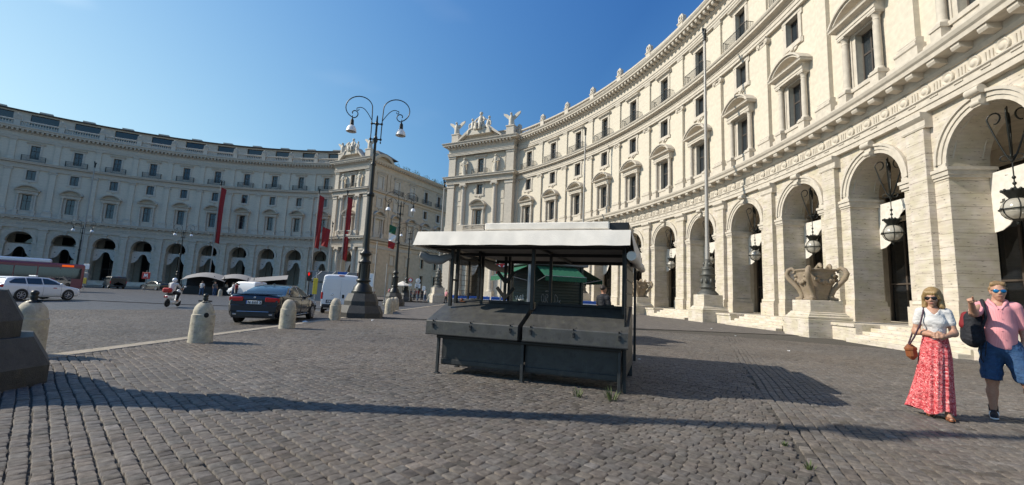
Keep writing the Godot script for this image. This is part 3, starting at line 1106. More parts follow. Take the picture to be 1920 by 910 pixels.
	arch_ring(b, 0, cy, [[rad - 0.24, rad - 0.1, 0.72], [rad - 0.1, rad + 0.02, 0.84]], -0.02, PI / 2 - half, PI / 2 + half, 14)
	keep("pediment", b, "trim")
	b = MB.new()
	b.box(-o, o, 13.52, 16.56, -0.34, -0.33)
	keep("main_pane", b, "glass")
	b = MB.new()
	for x in [-0.6, 0.0, 0.6]: b.box(x - 0.045, x + 0.045, 13.52, 16.56, -0.37, -0.29)
	for y in [13.58, 15.35, 16.5]: b.box(-o, o, y - 0.05, y + 0.05, -0.36, -0.3)
	keep("main_sash", b, "sash")
	b = MB.new()
	for s in [-1, 1]:
		var rows := []
		for y in [13.5, 16.6]:
			var row := []
			for i in 13:
				row.append(Vector3(s * (0.14 + 0.5 * i / 12.0), y, -0.5 + 0.035 * sin(i * 1.9)))
			rows.append(row)
		b.grid(rows, false, s < 0)
	keep("main_curtain", b, "curtain")
	b = MB.new()
	b.box(-0.6, 0.6, 14.9, 16.56, -0.42, -0.405)
	keep("main_blind", b, "curtain")
	b = MB.new()
	b.box(-0.6, 0.6, 20.3, 21.32, -0.42, -0.405)
	keep("mezzanine_blind", b, "curtain")
	b = MB.new()
	b.box(-0.6, 0.6, 24.9, 26.2, -0.42, -0.405)
	keep("top_blind", b, "curtain")
	b = MB.new()
	for s in [-1, 1]:
		b.box(minf(s * o, s * 0.92), maxf(s * o, s * 0.92), 19.3, 21.5, -0.02, 0.10)
	b.box(-0.92, 0.92, 21.32, 21.6, -0.02, 0.12)
	b.box(-0.92, 0.92, 19.1, 19.44, -0.3, 0.14)
	for s in [-1, 1]:
		b.box(s * 0.95 - 0.09, s * 0.95 + 0.09, 21.1, 21.58, -0.02, 0.1)
		b.box(s * 0.95 - 0.09, s * 0.95 + 0.09, 19.05, 19.4, -0.02, 0.1)
	b.slab(PackedVector2Array([Vector2(-0.5, 19.1), Vector2(-0.36, 18.92), Vector2(-0.14, 18.86), Vector2(0, 18.72), Vector2(0.14, 18.86), Vector2(0.36, 18.92), Vector2(0.5, 19.1)]), -0.02, 0.1)
	b.ball(Vector3(0, 19.02, 0.14), Vector3(0.17, 0.17, 0.1), 10, 6)
	keep("mezzanine_surround", b, "trim")
	b = MB.new()
	b.box(-o, o, 19.44, 21.32, -0.34, -0.33)
	keep("mezzanine_pane", b, "glass")
	b = MB.new()
	for x in [-0.6, 0.0, 0.6]: b.box(x - 0.045, x + 0.045, 19.44, 21.32, -0.37, -0.29)
	for y in [19.49, 21.27]: b.box(-o, o, y - 0.05, y + 0.05, -0.36, -0.3)
	keep("mezzanine_sash", b, "sash")
	b = MB.new()
	for s in [-1, 1]:
		b.box(minf(s * o, s * 0.88), maxf(s * o, s * 0.88), 23.05, 26.2, -0.02, 0.08)
		b.box(minf(s * 0.88, s * 0.98), maxf(s * 0.88, s * 0.98), 23.05, 26.35, -0.02, 0.05)
	b.box(-0.95, 0.95, 26.2, 26.42, -0.02, 0.1)
	b.sweep(v2([-0.02, 26.42, 0.14, 26.42, 0.18, 26.56, 0.36, 26.6, 0.36, 26.68, 0.42, 26.76, -0.02, 26.82]), -1.25, 1.25, 1)
	keep("top_surround", b, "trim")
	b = MB.new()
	b.box(-o, o, 23.6, 26.2, -0.34, -0.33)
	keep("top_pane", b, "glass")
	b = MB.new()
	for x in [-0.6, 0.0, 0.6]: b.box(x - 0.045, x + 0.045, 23.6, 26.2, -0.37, -0.29)
	for y in [23.65, 25.2, 26.15]: b.box(-o, o, y - 0.05, y + 0.05, -0.36, -0.3)
	keep("top_sash", b, "sash")
	b = MB.new()
	for x in [-1.6, 1.6]:
		b.box(x - 0.02, x + 0.02, 23.0, 24.15, 0.57, 0.61)
		b.box(x - 0.015, x + 0.015, 24.08, 24.12, 0.0, 0.57)
		for j in 4: b.box(x - 0.012, x + 0.012, 23.0, 24.08, 0.1 + j * 0.13, 0.124 + j * 0.13)
	for i in 23:
		var x := lerpf(-1.6, 1.6, i / 22.0)
		b.box(x - 0.012, x + 0.012, 23.0, 24.12, 0.58, 0.604)
	for y in [23.12, 24.1]:
		b.box(-1.62, 1.62, y - 0.02, y + 0.02, 0.57, 0.61)
	keep("railing", b, "iron")
	# hanging lantern of the arcade
	b = MB.new()
	b.ball(Vector3(0, 5.35, 0), Vector3(0.44, 0.42, 0.44), 16, 10)
	keep("lantern_globe", b, "glass_milk", false)
	b = MB.new()
	for i in 6:
		var a := TAU * i / 6
		var pth := []
		for j in 9:
			var la := -PI / 2 + PI * j / 8
			pth.append(Vector3(0.455 * cos(la) * sin(a), 5.35 + 0.435 * sin(la), 0.455 * cos(la) * cos(a)))
		b.tube(pth, 0.016, 5, false)
	var ring := []
	for j in 21: ring.append(Vector3(0.46 * sin(TAU * j / 20), 5.32, 0.46 * cos(TAU * j / 20)))
	b.tube(ring, 0.028, 6, false)
	for i in 4:
		var a := TAU * i / 4
		b.ball(Vector3(0.52 * sin(a), 5.32, 0.52 * cos(a)), Vector3.ONE * 0.05, 6, 4)
	b.lathe(v2([0.0, 4.74, 0.03, 4.76, 0.06, 4.82, 0.03, 4.86, 0.1, 4.9, 0.16, 4.96]), 10)
	b.lathe(v2([0.18, 5.72, 0.2, 5.78, 0.2, 5.78, 0.33, 5.98, 0.36, 6.02, 0.34, 6.06, 0.34, 6.06, 0.06, 6.1, 0.03, 6.2]), 12)
	for i in 10:
		var a := TAU * i / 10
		b.ball(Vector3(0.35 * sin(a), 6.05, 0.35 * cos(a)), Vector3(0.05, 0.06, 0.05), 6, 4)
	keep("lantern_cage", b, "iron", false)
	b = MB.new()
	b.tube([Vector3(0, 6.1, 0), Vector3(0, 9.35, 0)], 0.022, 6)
	for y in [6.32, 6.55, 7.2]: b.ball(Vector3(0, y, 0), Vector3(0.06, 0.07, 0.06), 8, 6)
	for i in 4:
		var a := TAU * (i + 0.5) / 4
		var dr := Vector3(sin(a), 0, cos(a))
		var pth := []
		for j in 15:
			var t := j / 14.0
			pth.append(dr * (0.03 + 0.52 * pow(t, 0.8)) + Vector3(0, 7.2 + 1.75 * t, 0))
		for j in 12:
			var e := j / 11.0 * PI * 1.6
			pth.append(dr * (0.34 + 0.21 * cos(e) * (1.0 - j / 22.0)) + Vector3(0, 8.95 + 0.22 * sin(e), 0))
		b.tube(pth, 0.03, 5, false)
		pth = []
		for j in 14:
			var e := j / 13.0 * PI * 1.7
			pth.append(dr * (0.17 - 0.13 * cos(e)) + Vector3(0, 7.32 + 0.11 * sin(e), 0))
		b.tube(pth, 0.022, 5, false)
	keep("lantern_hanger", b, "iron", false)

func bay_at(a: float) -> Transform3D:
	return Transform3D(Basis(Vector3.UP, -a), W(CX + RR * sin(a), CZ + RR * cos(a)))

func window_main(root: Node3D, t: Transform3D) -> void:
	var w := part(root, "window", G.main_surround, null, t)
	part(w, "pane", G.main_pane)
	part(w, "sash", G.main_sash)
	if rng.randf() < 0.65: part(w, "curtain", G.main_curtain)
	elif rng.randf() < 0.5: part(w, "blind", G.main_blind)
	part(w, "pediment", G.pediment)
	for s in [-1.16, 1.16]:
		part(w, "column", G.window_column, null, Transform3D(Basis(), Vector3(s, 0, 0)))

func window_mezzanine(root: Node3D, t: Transform3D) -> void:
	var w := part(root, "window", G.mezzanine_surround, null, t)
	part(w, "pane", G.mezzanine_pane)
	part(w, "sash", G.mezzanine_sash)
	if rng.randf() < 0.3: part(w, "blind", G.mezzanine_blind)

func window_top(root: Node3D, t: Transform3D, rail := true) -> void:
	var w := part(root, "window", G.top_surround, null, t)
	part(w, "pane", G.top_pane)
	part(w, "sash", G.top_sash)
	if rng.randf() < 0.3: part(w, "blind", G.top_blind)
	if rail: part(w, "railing", G.railing)

func build_bay(root: Node3D, a: float, inv: Transform3D, near: bool, k: int) -> void:
	var t := inv * bay_at(a)
	if k % 2 == 1 or k < 3:
		part(root, "podium", G.podium_wall, null, t)
	else:
		var pd := part(root, "podium", G.podium_steps, null, t)
		for i in 4: part(pd, "step", G["step_%d" % i])
	for q in ["spandrel", "archivolt", "keystone", "wall_bay", "wall_plinth", "entablature", "middle_cornice", "main_cornice", "roof_and_back", "arcade_back"]:
		part(root, q, G[q], null, t)
	part(root, "soffit_coffers", G.soffit_coffers, null, t)
	part(root, "impost", G.impost_l, null, t)
	part(root, "impost", G.impost_r, null, t)
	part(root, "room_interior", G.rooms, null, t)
	var sw := part(root, "shop_window", G.shop_window, null, t)
	part(sw, "frame", G.shop_frame)
	for q in ["attic_wall", "attic_roof", "attic_pane"]:
		part(root, q, G[q if near else "tall_" + q], null, t)
	var bn := part(root, "arch_banner", G.arch_banner, null, t)
	part(bn, "banner_print", G.banner_print)
	window_main(root, t)
	window_mezzanine(root, t)
	window_top(root, t)
	for i in 5:
		var d := (i - 2) * 1.2
		var tt := inv * bay_at(a + d / RR)
		part(root, "modillion", G.modillion, null, tt)
		part(root, "rosette", G.rosette, null, tt)
		part(root, "guttae", G.guttae, null, inv * bay_at(a + (d + 0.6) / RR))
		part(root, "flute_ornament", G.flute_ornament, null, inv * bay_at(a + (d + 0.6) / RR))
	for i in 9:
		part(root, "cornice_bracket", G.cornice_bracket, null, inv * bay_at(a + ((i - 4) * 6.0 / 9.0) / RR))
	var bal := node(root, "balustrade", t)
	part(bal, "base", G.balustrade_base)
	part(bal, "rail", G.balustrade_rail)
	for i in 13:
		part(bal, "baluster", G.baluster, null, t.affine_inverse() * (inv * bay_at(a + (i - 6) * 0.38 / RR)) * Transform3D(Basis(), Vector3(0, 29.84, -0.13)))

func build_line(root: Node3D, a: float, inv: Transform3D, near: bool, k: int) -> void:
	var t := inv * bay_at(a)
	if near:
		var pr := part(root, "plinth", G.plinth, null, t)
		for i in 10:
			part(root, "stone_block", G["pier_block_%d" % (i % 3)], null, t * Transform3D(Basis(), Vector3(0, 1.9 + i * 0.56, 0)))
		for i in 13:
			var y := 1.9 + i * 0.5846
			part(root, "stone_block", G["shaft_block_%d" % ((i + k) % 3)], null, t * Transform3D(Basis.from_scale(Vector3(1, 0.5846 / 0.56, 1)), Vector3(0, y, 0)))
	else:
		part(root, "pier", G.pier, null, t)
		part(root, "plinth", G.plinth, null, t)
		part(root, "pilaster_shaft", G.shaft, null, t)
	part(root, "capital", G.capital, null, t)
	part(root, "pilaster_base", G.pilaster_base, null, t)
	part(root, "pilaster_shaft", G.pilaster_shaft, null, t)
	part(root, "ionic_capital", G.ionic_capital, null, t)
	part(root, "attic_pilaster", G.attic_pilaster, null, t)
	part(root, "attic_capital", G.attic_capital, null, t)
	var p := part(root, "balustrade_post", G.balustrade_post, null, t)
	part(p, "ornament", G.post_ornament)

func build_palaces() -> void:
	make_bay_meshes()
	for side in [1, -1]:
		var mid := bay_at(AXIS + side * (PHI0 + 5.5 * DT))
		var lab := "sunlit curved palace with arcade and hanging lanterns on the right" if side > 0 else "shaded curved palace with arcade across the square on the left"
		var root := thing("curved_palace", lab, "building", mid, "twin palaces round the square")
		var inv := mid.affine_inverse()
		for k in 13:
			var a: float = AXIS + side * (PHI0 + k * DT)
			build_bay(root, a, inv, side > 0, k)
			build_line(root, a + side * DT * 0.5, inv, side > 0 and k >= 4, k)
		build_line(root, AXIS + side * (PHI0 - DT * 0.5), inv, false, 0)
		build_pavilion(root, side, inv)
		for k in 13:
			if side < 0 and k > 10: continue
			var la: float = AXIS + side * (PHI0 + k * DT)
			if side > 0:
				lantern(la, k)
	build_street_front()

const ORD := ["first", "second", "third", "fourth", "fifth", "sixth", "seventh", "eighth", "ninth", "tenth", "eleventh", "twelfth", "thirteenth"]

func lantern(a: float, k: int) -> void:
	if k < 4 or k > 10: return
	var t := bay_at(a) * Transform3D(Basis(), Vector3(0, 0, -0.75))
	var nth := ("nearest in view, at the right edge above the pointing person" if k == 10 else "%s from the right along the sunlit arcade" % ORD[10 - k])
	var o := thing("hanging_lantern", "round iron hanging lantern, " + nth, "lantern", t * Transform3D(Basis(), Vector3(0, 4.74, 0)), "lanterns in the arcade arches")
	var d := Transform3D(Basis(), Vector3(0, -4.74, 0))
	part(o, "globe", G.lantern_globe, null, d)
	part(o, "cage", G.lantern_cage, null, d)
	part(o, "hanger", G.lantern_hanger, null, d)

# a draped standing figure of pale stone, about 3.2 m tall
func statue(parent: Node3D, t: Transform3D, h := 3.2, sd := 1) -> void:
	var rows := []
	var f := h / 3.2
	var pr := v2([0.46, 0, 0.46, 0.25, 0.36, 0.3, 0.40, 0.9, 0.38, 1.4, 0.30, 1.75, 0.36, 2.1, 0.40, 2.45, 0.30, 2.65, 0.13, 2.75])
	for i in pr.size():
		var row := []
		for j in 18:
			var a := TAU * j / 18
			var fold := 1.0 + (0.12 * sin(a * 6 + sd + i * 0.5) if i > 1 and i < 7 else 0.0)
			row.append(Vector3(pr[i].x * fold * sin(a) + 0.06 * sin(i * 0.7 + sd), pr[i].y, pr[i].x * fold * 0.72 * cos(a)) * f)
		rows.append(row)
	var b := MB.new()
	b.grid(rows, true)
	b.ball(Vector3(0.04, 2.93, 0.04) * f, Vector3(0.19, 0.24, 0.21) * f, 12, 8)
	b.ball(Vector3(0.04, 2.99, -0.03) * f, Vector3(0.22, 0.22, 0.21) * f, 10, 7)
	for s in [-1, 1]:
		b.tube([Vector3(s * 0.38, 2.5, 0) * f, Vector3(s * 0.52, 2.0, 0.06) * f, Vector3(s * (0.2 if s == sd % 2 * 2 - 1 else 0.42), 1.75, 0.36) * f], [0.14 * f, 0.12 * f, 0.08 * f], 8)
	part(parent, "statue", b.mesh(M.marble), null, t)

func winged_figure(parent: Node3D, t: Transform3D) -> void:
	var b := MB.new()
	b.tube([Vector3(0, 0, 0), Vector3(0, 0.5, 0.05), Vector3(0, 1.0, 0.12), Vector3(0, 1.5, 0.1), Vector3(0, 1.8, 0.22)], [0.5, 0.46, 0.42, 0.3, 0.15], 10)
	b.ball(Vector3(0, 1.95, 0.28), Vector3(0.18, 0.2, 0.24), 10, 7)
	for s in [-1, 1]:
		b.slab(PackedVector2Array([Vector2(s * 0.2, 0.9), Vector2(s * 0.75, 1.3), Vector2(s * 1.45, 1.95), Vector2(s * 1.5, 2.25), Vector2(s * 0.95, 2.1), Vector2(s * 0.45, 1.75), Vector2(s * 0.15, 1.5)]), -0.16, 0.04)
	part(parent, "winged_figure", b.mesh(M.marble), null, t)

func sculpture_group(parent: Node3D, t: Transform3D) -> void:
	var b := MB.new()
	b.box(-2.3, 2.3, -0.6, 0.2, -0.7, 0.6)
	# seated figure in the middle
	b.tube([Vector3(0, 0.2, 0), Vector3(0, 1.1, 0), Vector3(0, 1.9, 0), Vector3(0, 2.5, -0.05), Vector3(0, 2.75, 0)], [0.95, 0.7, 0.5, 0.42, 0.16], 12)
	b.ball(Vector3(0, 3.0, 0.05), Vector3(0.25, 0.3, 0.27), 10, 7)
	b.ball(Vector3(0, 3.16, 0), Vector3(0.3, 0.2, 0.3), 10, 6)
	for s in [-1, 1]:
		b.tube([Vector3(s * 0.4, 2.4, 0), Vector3(s * 0.85, 1.9, 0.25), Vector3(s * 0.8, 1.4, 0.5)], [0.2, 0.16, 0.1], 8)
		b.tube([Vector3(s * 0.3, 1.2, 0.4), Vector3(s * 0.4, 1.0, 0.95), Vector3(s * 0.35, 0.1, 0.9)], [0.3, 0.26, 0.17], 8)
		# attendants leaning outwards
		b.tube([Vector3(s * 1.5, 0.0, 0.1), Vector3(s * 1.45, 0.9, 0.1), Vector3(s * 1.55, 1.6, 0), Vector3(s * 1.6, 2.0, 0)], [0.45, 0.4, 0.36, 0.14], 9)
		b.ball(Vector3(s * 1.62, 2.22, 0.05), Vector3(0.2, 0.24, 0.22), 9, 6)
		b.tube([Vector3(s * 1.5, 1.7, 0), Vector3(s * 1.05, 1.85, 0.2), Vector3(s * 0.7, 2.2, 0.2)], [0.15, 0.12, 0.08], 7)
		b.tube([Vector3(s * 1.7, 1.6, 0.1), Vector3(s * 2.05, 1.3, 0.3), Vector3(s * 2.1, 0.7, 0.35)], [0.15, 0.13, 0.09], 7)
		b.tube([Vector3(s * 1.4, 0.5, 0.3), Vector3(s * 1.9, 0.2, 0.6), Vector3(s * 2.2, -0.6, 0.55)], [0.28, 0.22, 0.14], 8)
		b.ball(Vector3(s * 0.75, 0.5, 0.45), Vector3(0.45, 0.5, 0.35), 9, 6)
	part(parent, "sculpture_group", b.mesh(M.marble), null, t)

func build_pavilion(root: Node3D, side: int, inv: Transform3D) -> void:
	# the fronts of both pavilions stand square to the street between them
	var hw := 6.85 if side > 0 else 5.1
	var ia := AXIS + side * 0.335
	var mid := Vector2(CX + (RR - 0.9) * sin(ia), CZ + (RR - 0.9) * cos(ia)) - Vector2(cos(AXIS), -sin(AXIS)) * hw * side
	var t := inv * Transform3D(Basis(Vector3.UP, -AXIS), W(mid.x, mid.y))
	var cx := hw * 0.49
	var pav := Node3D.new()
	# wall slabs round the openings
	var b := MB.new()
	for s in [-1, 1]:
		b.box(minf(s * 0.63, s * hw), maxf(s * 0.63, s * hw), 12.4, 29.0, -1.8, 0.0)
		b.box(minf(s * AW, s * hw), maxf(s * AW, s * hw), 0, 10.22, -1.8, 0.0)
	for y in [[12.4, 13.52], [16.56, 19.44], [21.32, 23.6], [26.2, 29.0]]:
		b.box(-0.63, 0.63, y[0], y[1], -1.8, 0.0)
	var seg := 14
	for i in seg:
		var e0 := PI - PI * i / seg
		var e1 := PI - PI * (i + 1) / seg
		var x0 := AW * cos(e0); var y0 := SPR + AW * sin(e0)
		var x1 := AW * cos(e1); var y1 := SPR + AW * sin(e1)
		b.quad(Vector3(x0, y0, 0), Vector3(x1, y1, 0), Vector3(x1, 10.22, 0), Vector3(x0, 10.22, 0))
		b.quad(Vector3(x0, y0, -1.8), Vector3(x1, y1, -1.8), Vector3(x1, y1, 0), Vector3(x0, y0, 0))
	b.box(-hw, hw, 10.22, 12.4, -1.8, 0.0)
	# body behind
	b.box(-hw, hw, 0, 29.4, -15.0, -14.5)
	for s in [-1, 1]:
		b.box(minf(s * hw, s * (hw - 0.5)), maxf(s * hw, s * (hw - 0.5)), 0, 29.0, -14.5, -1.8)
	b.box(-hw, hw, 29.0, 29.6, -15, 0.0)
	b.box(-hw + 0.5, hw - 0.5, 10.4, 12.2, -14.5, -1.8)
	part(pav, "wall", b.mesh(M.wall))
	part(pav, "archivolt", G.archivolt)
	part(pav, "keystone", G.keystone)
	part(pav, "room_interior", G.rooms, null, Transform3D(Basis(), Vector3(0, 0, -1.3)))
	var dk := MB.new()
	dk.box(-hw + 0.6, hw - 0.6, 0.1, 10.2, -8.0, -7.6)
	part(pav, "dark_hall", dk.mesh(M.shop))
	var bn := part(pav, "arch_banner", G.arch_banner)
	# entablatures returned round the ends
	for e in [["entablature", v2([0.0, 10.2, 0.24, 10.2, 0.24, 10.44, 0.29, 10.46, 0.29, 10.72, 0.36, 10.78, 0.36, 10.84, 0.15, 10.84, 0.15, 11.5, 0.30, 11.66, 0.30, 11.96, 0.86, 11.98, 0.88, 12.16, 1.02, 12.38, 1.02, 12.46, 0.0, 12.6])],
			["middle_cornice", v2([0.0, 21.6, 0.27, 21.6, 0.27, 21.82, 0.32, 21.84, 0.32, 22.1, 0.38, 22.16, 0.22, 22.24, 0.22, 22.4, 0.40, 22.52, 0.72, 22.56, 0.72, 22.72, 0.86, 22.9, 0.86, 22.96, 0.0, 23.04])],
			["main_cornice", v2([0.0, 27.05, 0.22, 27.05, 0.22, 27.24, 0.27, 27.26, 0.27, 27.46, 0.34, 27.52, 0.34, 27.58, 0.12, 27.60, 0.12, 28.3, 0.32, 28.46, 0.32, 28.9, 1.0, 28.92, 1.02, 29.1, 1.20, 29.34, 1.20, 29.42, 0.0, 29.66])]]:
		var m := MB.new()
		var rows := []
		for p in e[1]:
			var pr: float = p.x + 0.45
			rows.append([Vector3(-hw - p.x - 0.02, p.y, -14.5), Vector3(-hw - p.x - 0.02, p.y, pr), Vector3(hw + p.x + 0.02, p.y, pr), Vector3(hw + p.x + 0.02, p.y, -14.5)])
		for i in rows.size() - 1:
			for j in 3:
				m.quad(rows[i][j], rows[i][j + 1], rows[i + 1][j + 1], rows[i + 1][j])
		part(pav, e[0], m.mesh(M.trim))
	for i in 20:
		part(pav, "cornice_bracket", G.cornice_bracket, null, Transform3D(Basis(), Vector3((-1.0 + i * 2.0 / 19.0) * (hw - 0.25), 0, 0.45)))
	for i in 11:
		part(pav, "modillion", G.modillion, null, Transform3D(Basis(), Vector3((-1.0 + i * 0.2) * (hw - 0.35), 0, 0.45)))
	# corner pilasters and free-standing columns
	for s in [-1, 1]:
		var cp := MB.new()
		for w in [[hw - hw * 0.2, hw + 0.12, 0.42]]:
			var x0: float = minf(s * w[0], s * w[1]); var x1: float = maxf(s * w[0], s * w[1])
			cp.box(x0, x1, 0.0, 10.2, -1.0, w[2])
			cp.box(x0, x1, 12.5, 21.1, -1.0, w[2])
			cp.box(x0, x1, 23.0, 27.05, -1.0, w[2] - 0.04)
			cp.box(x0 - 0.1, x1 + 0.1, 0.0, 1.9, -1.0, w[2] + 0.12)
			cp.box(x0 - 0.1, x1 + 0.1, 12.5, 13.6, -1.0, w[2] + 0.12)
			cp.box(x0 - 0.1, x1 + 0.1, 21.0, 21.6, -1.0, w[2] + 0.1)
			cp.box(x0 - 0.1, x1 + 0.1, 26.7, 27.05, -1.0, w[2] + 0.08)
			cp.box(x0 - 0.1, x1 + 0.1, 9.5, 10.2, -1.0, w[2] + 0.1)
		part(pav, "corner_pilaster", cp.mesh(M.trim))
		for y in [[0.0, 10.2, 0.48], [12.5, 21.6, 0.44]]:
			var h: float = y[1] - y[0]
			var r: float = y[2]
			var c := MB.new()
			var bh := 1.9 if y[0] < 1.0 else 1.2
			c.box(-0.68, 0.68, y[0], y[0] + bh, -0.5, 0.86)
			c.lathe(v2([r * 1.25, y[0] + bh, r * 1.3, y[0] + bh + 0.15, r * 1.05, y[0] + bh + 0.3, r, y[0] + bh + 0.35, r, y[0] + bh + h * 0.35, r * 0.85, y[1] - 0.75, r, y[1] - 0.72, r * 0.9, y[1] - 0.65, r * 1.1, y[1] - 0.45]), 16, Transform3D(Basis(), Vector3(0, 0, 0.18)))
			c.box(-0.62, 0.62, y[1] - 0.45, y[1] - 0.02, -0.3, 0.78)
			for q in [-1, 1]: volute(c, q * 0.52, y[1] - 0.5, 0.3, 0.82, 0.22)
			part(pav, "column", c.mesh(M.trim), null, Transform3D(Basis(), Vector3(s * cx, 0, 0.0)))
		statue(pav, Transform3D(Basis(), Vector3(s * cx, 23.05, 0.5)), 3.5, s + 2)
		# recessed panel beside each column
		var rp := MB.new()
		for y in [[14.2, 17.6], [18.4, 20.4], [23.8, 26.2]]:
			if side < 0: break
			var x0: float = s * 4.6 - 0.55
			rp.box(x0, x0 + 1.1, y[0], y[0] + 0.12, 0, 0.07)
			rp.box(x0, x0 + 1.1, y[1] - 0.12, y[1], 0, 0.07)
			rp.box(x0, x0 + 0.12, y[0] + 0.12, y[1] - 0.12, 0, 0.07)
			rp.box(x0 + 0.98, x0 + 1.1, y[0] + 0.12, y[1] - 0.12, 0, 0.07)
		if side > 0: part(pav, "panel_moulding", rp.mesh(M.trim))
		# end blocks with winged figures
		var eb := MB.new()
		eb.box(-0.75, 0.75, 29.4, 31.4, -0.9, 0.3)
		eb.box(-0.85, 0.85, 31.4, 31.6, -1.0, 0.4)
		part(pav, "end_block", eb.mesh(M.trim), null, Transform3D(Basis(), Vector3(s * (hw - 0.9), 0, 0.1)))
		winged_figure(pav, Transform3D(Basis.from_scale(Vector3.ONE * 1.15), Vector3(s * (hw - 0.9), 31.6, -0.2)))
	window_main(pav, Transform3D(Basis(), Vector3(0, 0, 0.0)))
	window_mezzanine(pav, Transform3D())
	window_top(pav, Transform3D())
	# balcony before the main window
	var bl := MB.new()
	bl.box(-2.3, 2.3, 12.5, 12.75, 0.0, 1.5)
	bl.box(-2.3, 2.3, 13.45, 13.62, 1.1, 1.4)
	for i in 17: bl.lathe(v2([0.07, 12.75, 0.05, 12.85, 0.1, 13.0, 0.05, 13.3, 0.08, 13.45]), 7, Transform3D(Basis(), Vector3(-2.2 + i * 0.275, 0, 1.25)))
	part(pav, "balcony", bl.mesh(M.trim))
	# attic block and gable with its sculpture
	var at_ := MB.new()
	at_.box(-hw + 0.3, hw - 0.3, 29.6, 31.0, -6.0, -0.6)
	at_.box(-hw + 0.1, hw - 0.1, 31.0, 31.2, -6.2, -0.4)
	part(pav, "attic_wall", at_.mesh(M.trim))
	var gb := MB.new()
	gb.slab(PackedVector2Array([Vector2(-4.3, 29.5), Vector2(4.3, 29.5), Vector2(2.2, 31.3), Vector2(0, 31.9), Vector2(-2.2, 31.3)]), -0.5, 0.5)
	for s in [-1, 1]:
		gb.slab(PackedVector2Array([Vector2(s * 4.7, 29.5), Vector2(s * 4.7, 29.85), Vector2(s * 1.9, 32.0), Vector2(s * 1.7, 31.5)]), -0.5, 1.35)
	for i in gb.v.size(): gb.v[i].x *= hw / 6.85
	part(pav, "gable", gb.mesh(M.trim))
	sculpture_group(pav, Transform3D(Basis.from_scale(Vector3.ONE * (1.12 if side > 0 else 0.95)), Vector3(0, 31.1, 0.75)))
	if side < 0:
		# hipped lead roof over the corner
		var rf := MB.new()
		rf.prism(v2([7.0, 31.2, 3.6, 32.8]), 4, Transform3D(Basis.from_scale(Vector3(1, 1, 0.6)), Vector3(0, 0, -5.5)), 0.5)
		part(pav, "hipped_roof", rf.mesh(M.roof))
	for c in pav.get_children():
		pav.remove_child(c)
		root.add_child(c, true)
		c.transform = t * c.transform
	pav.free()

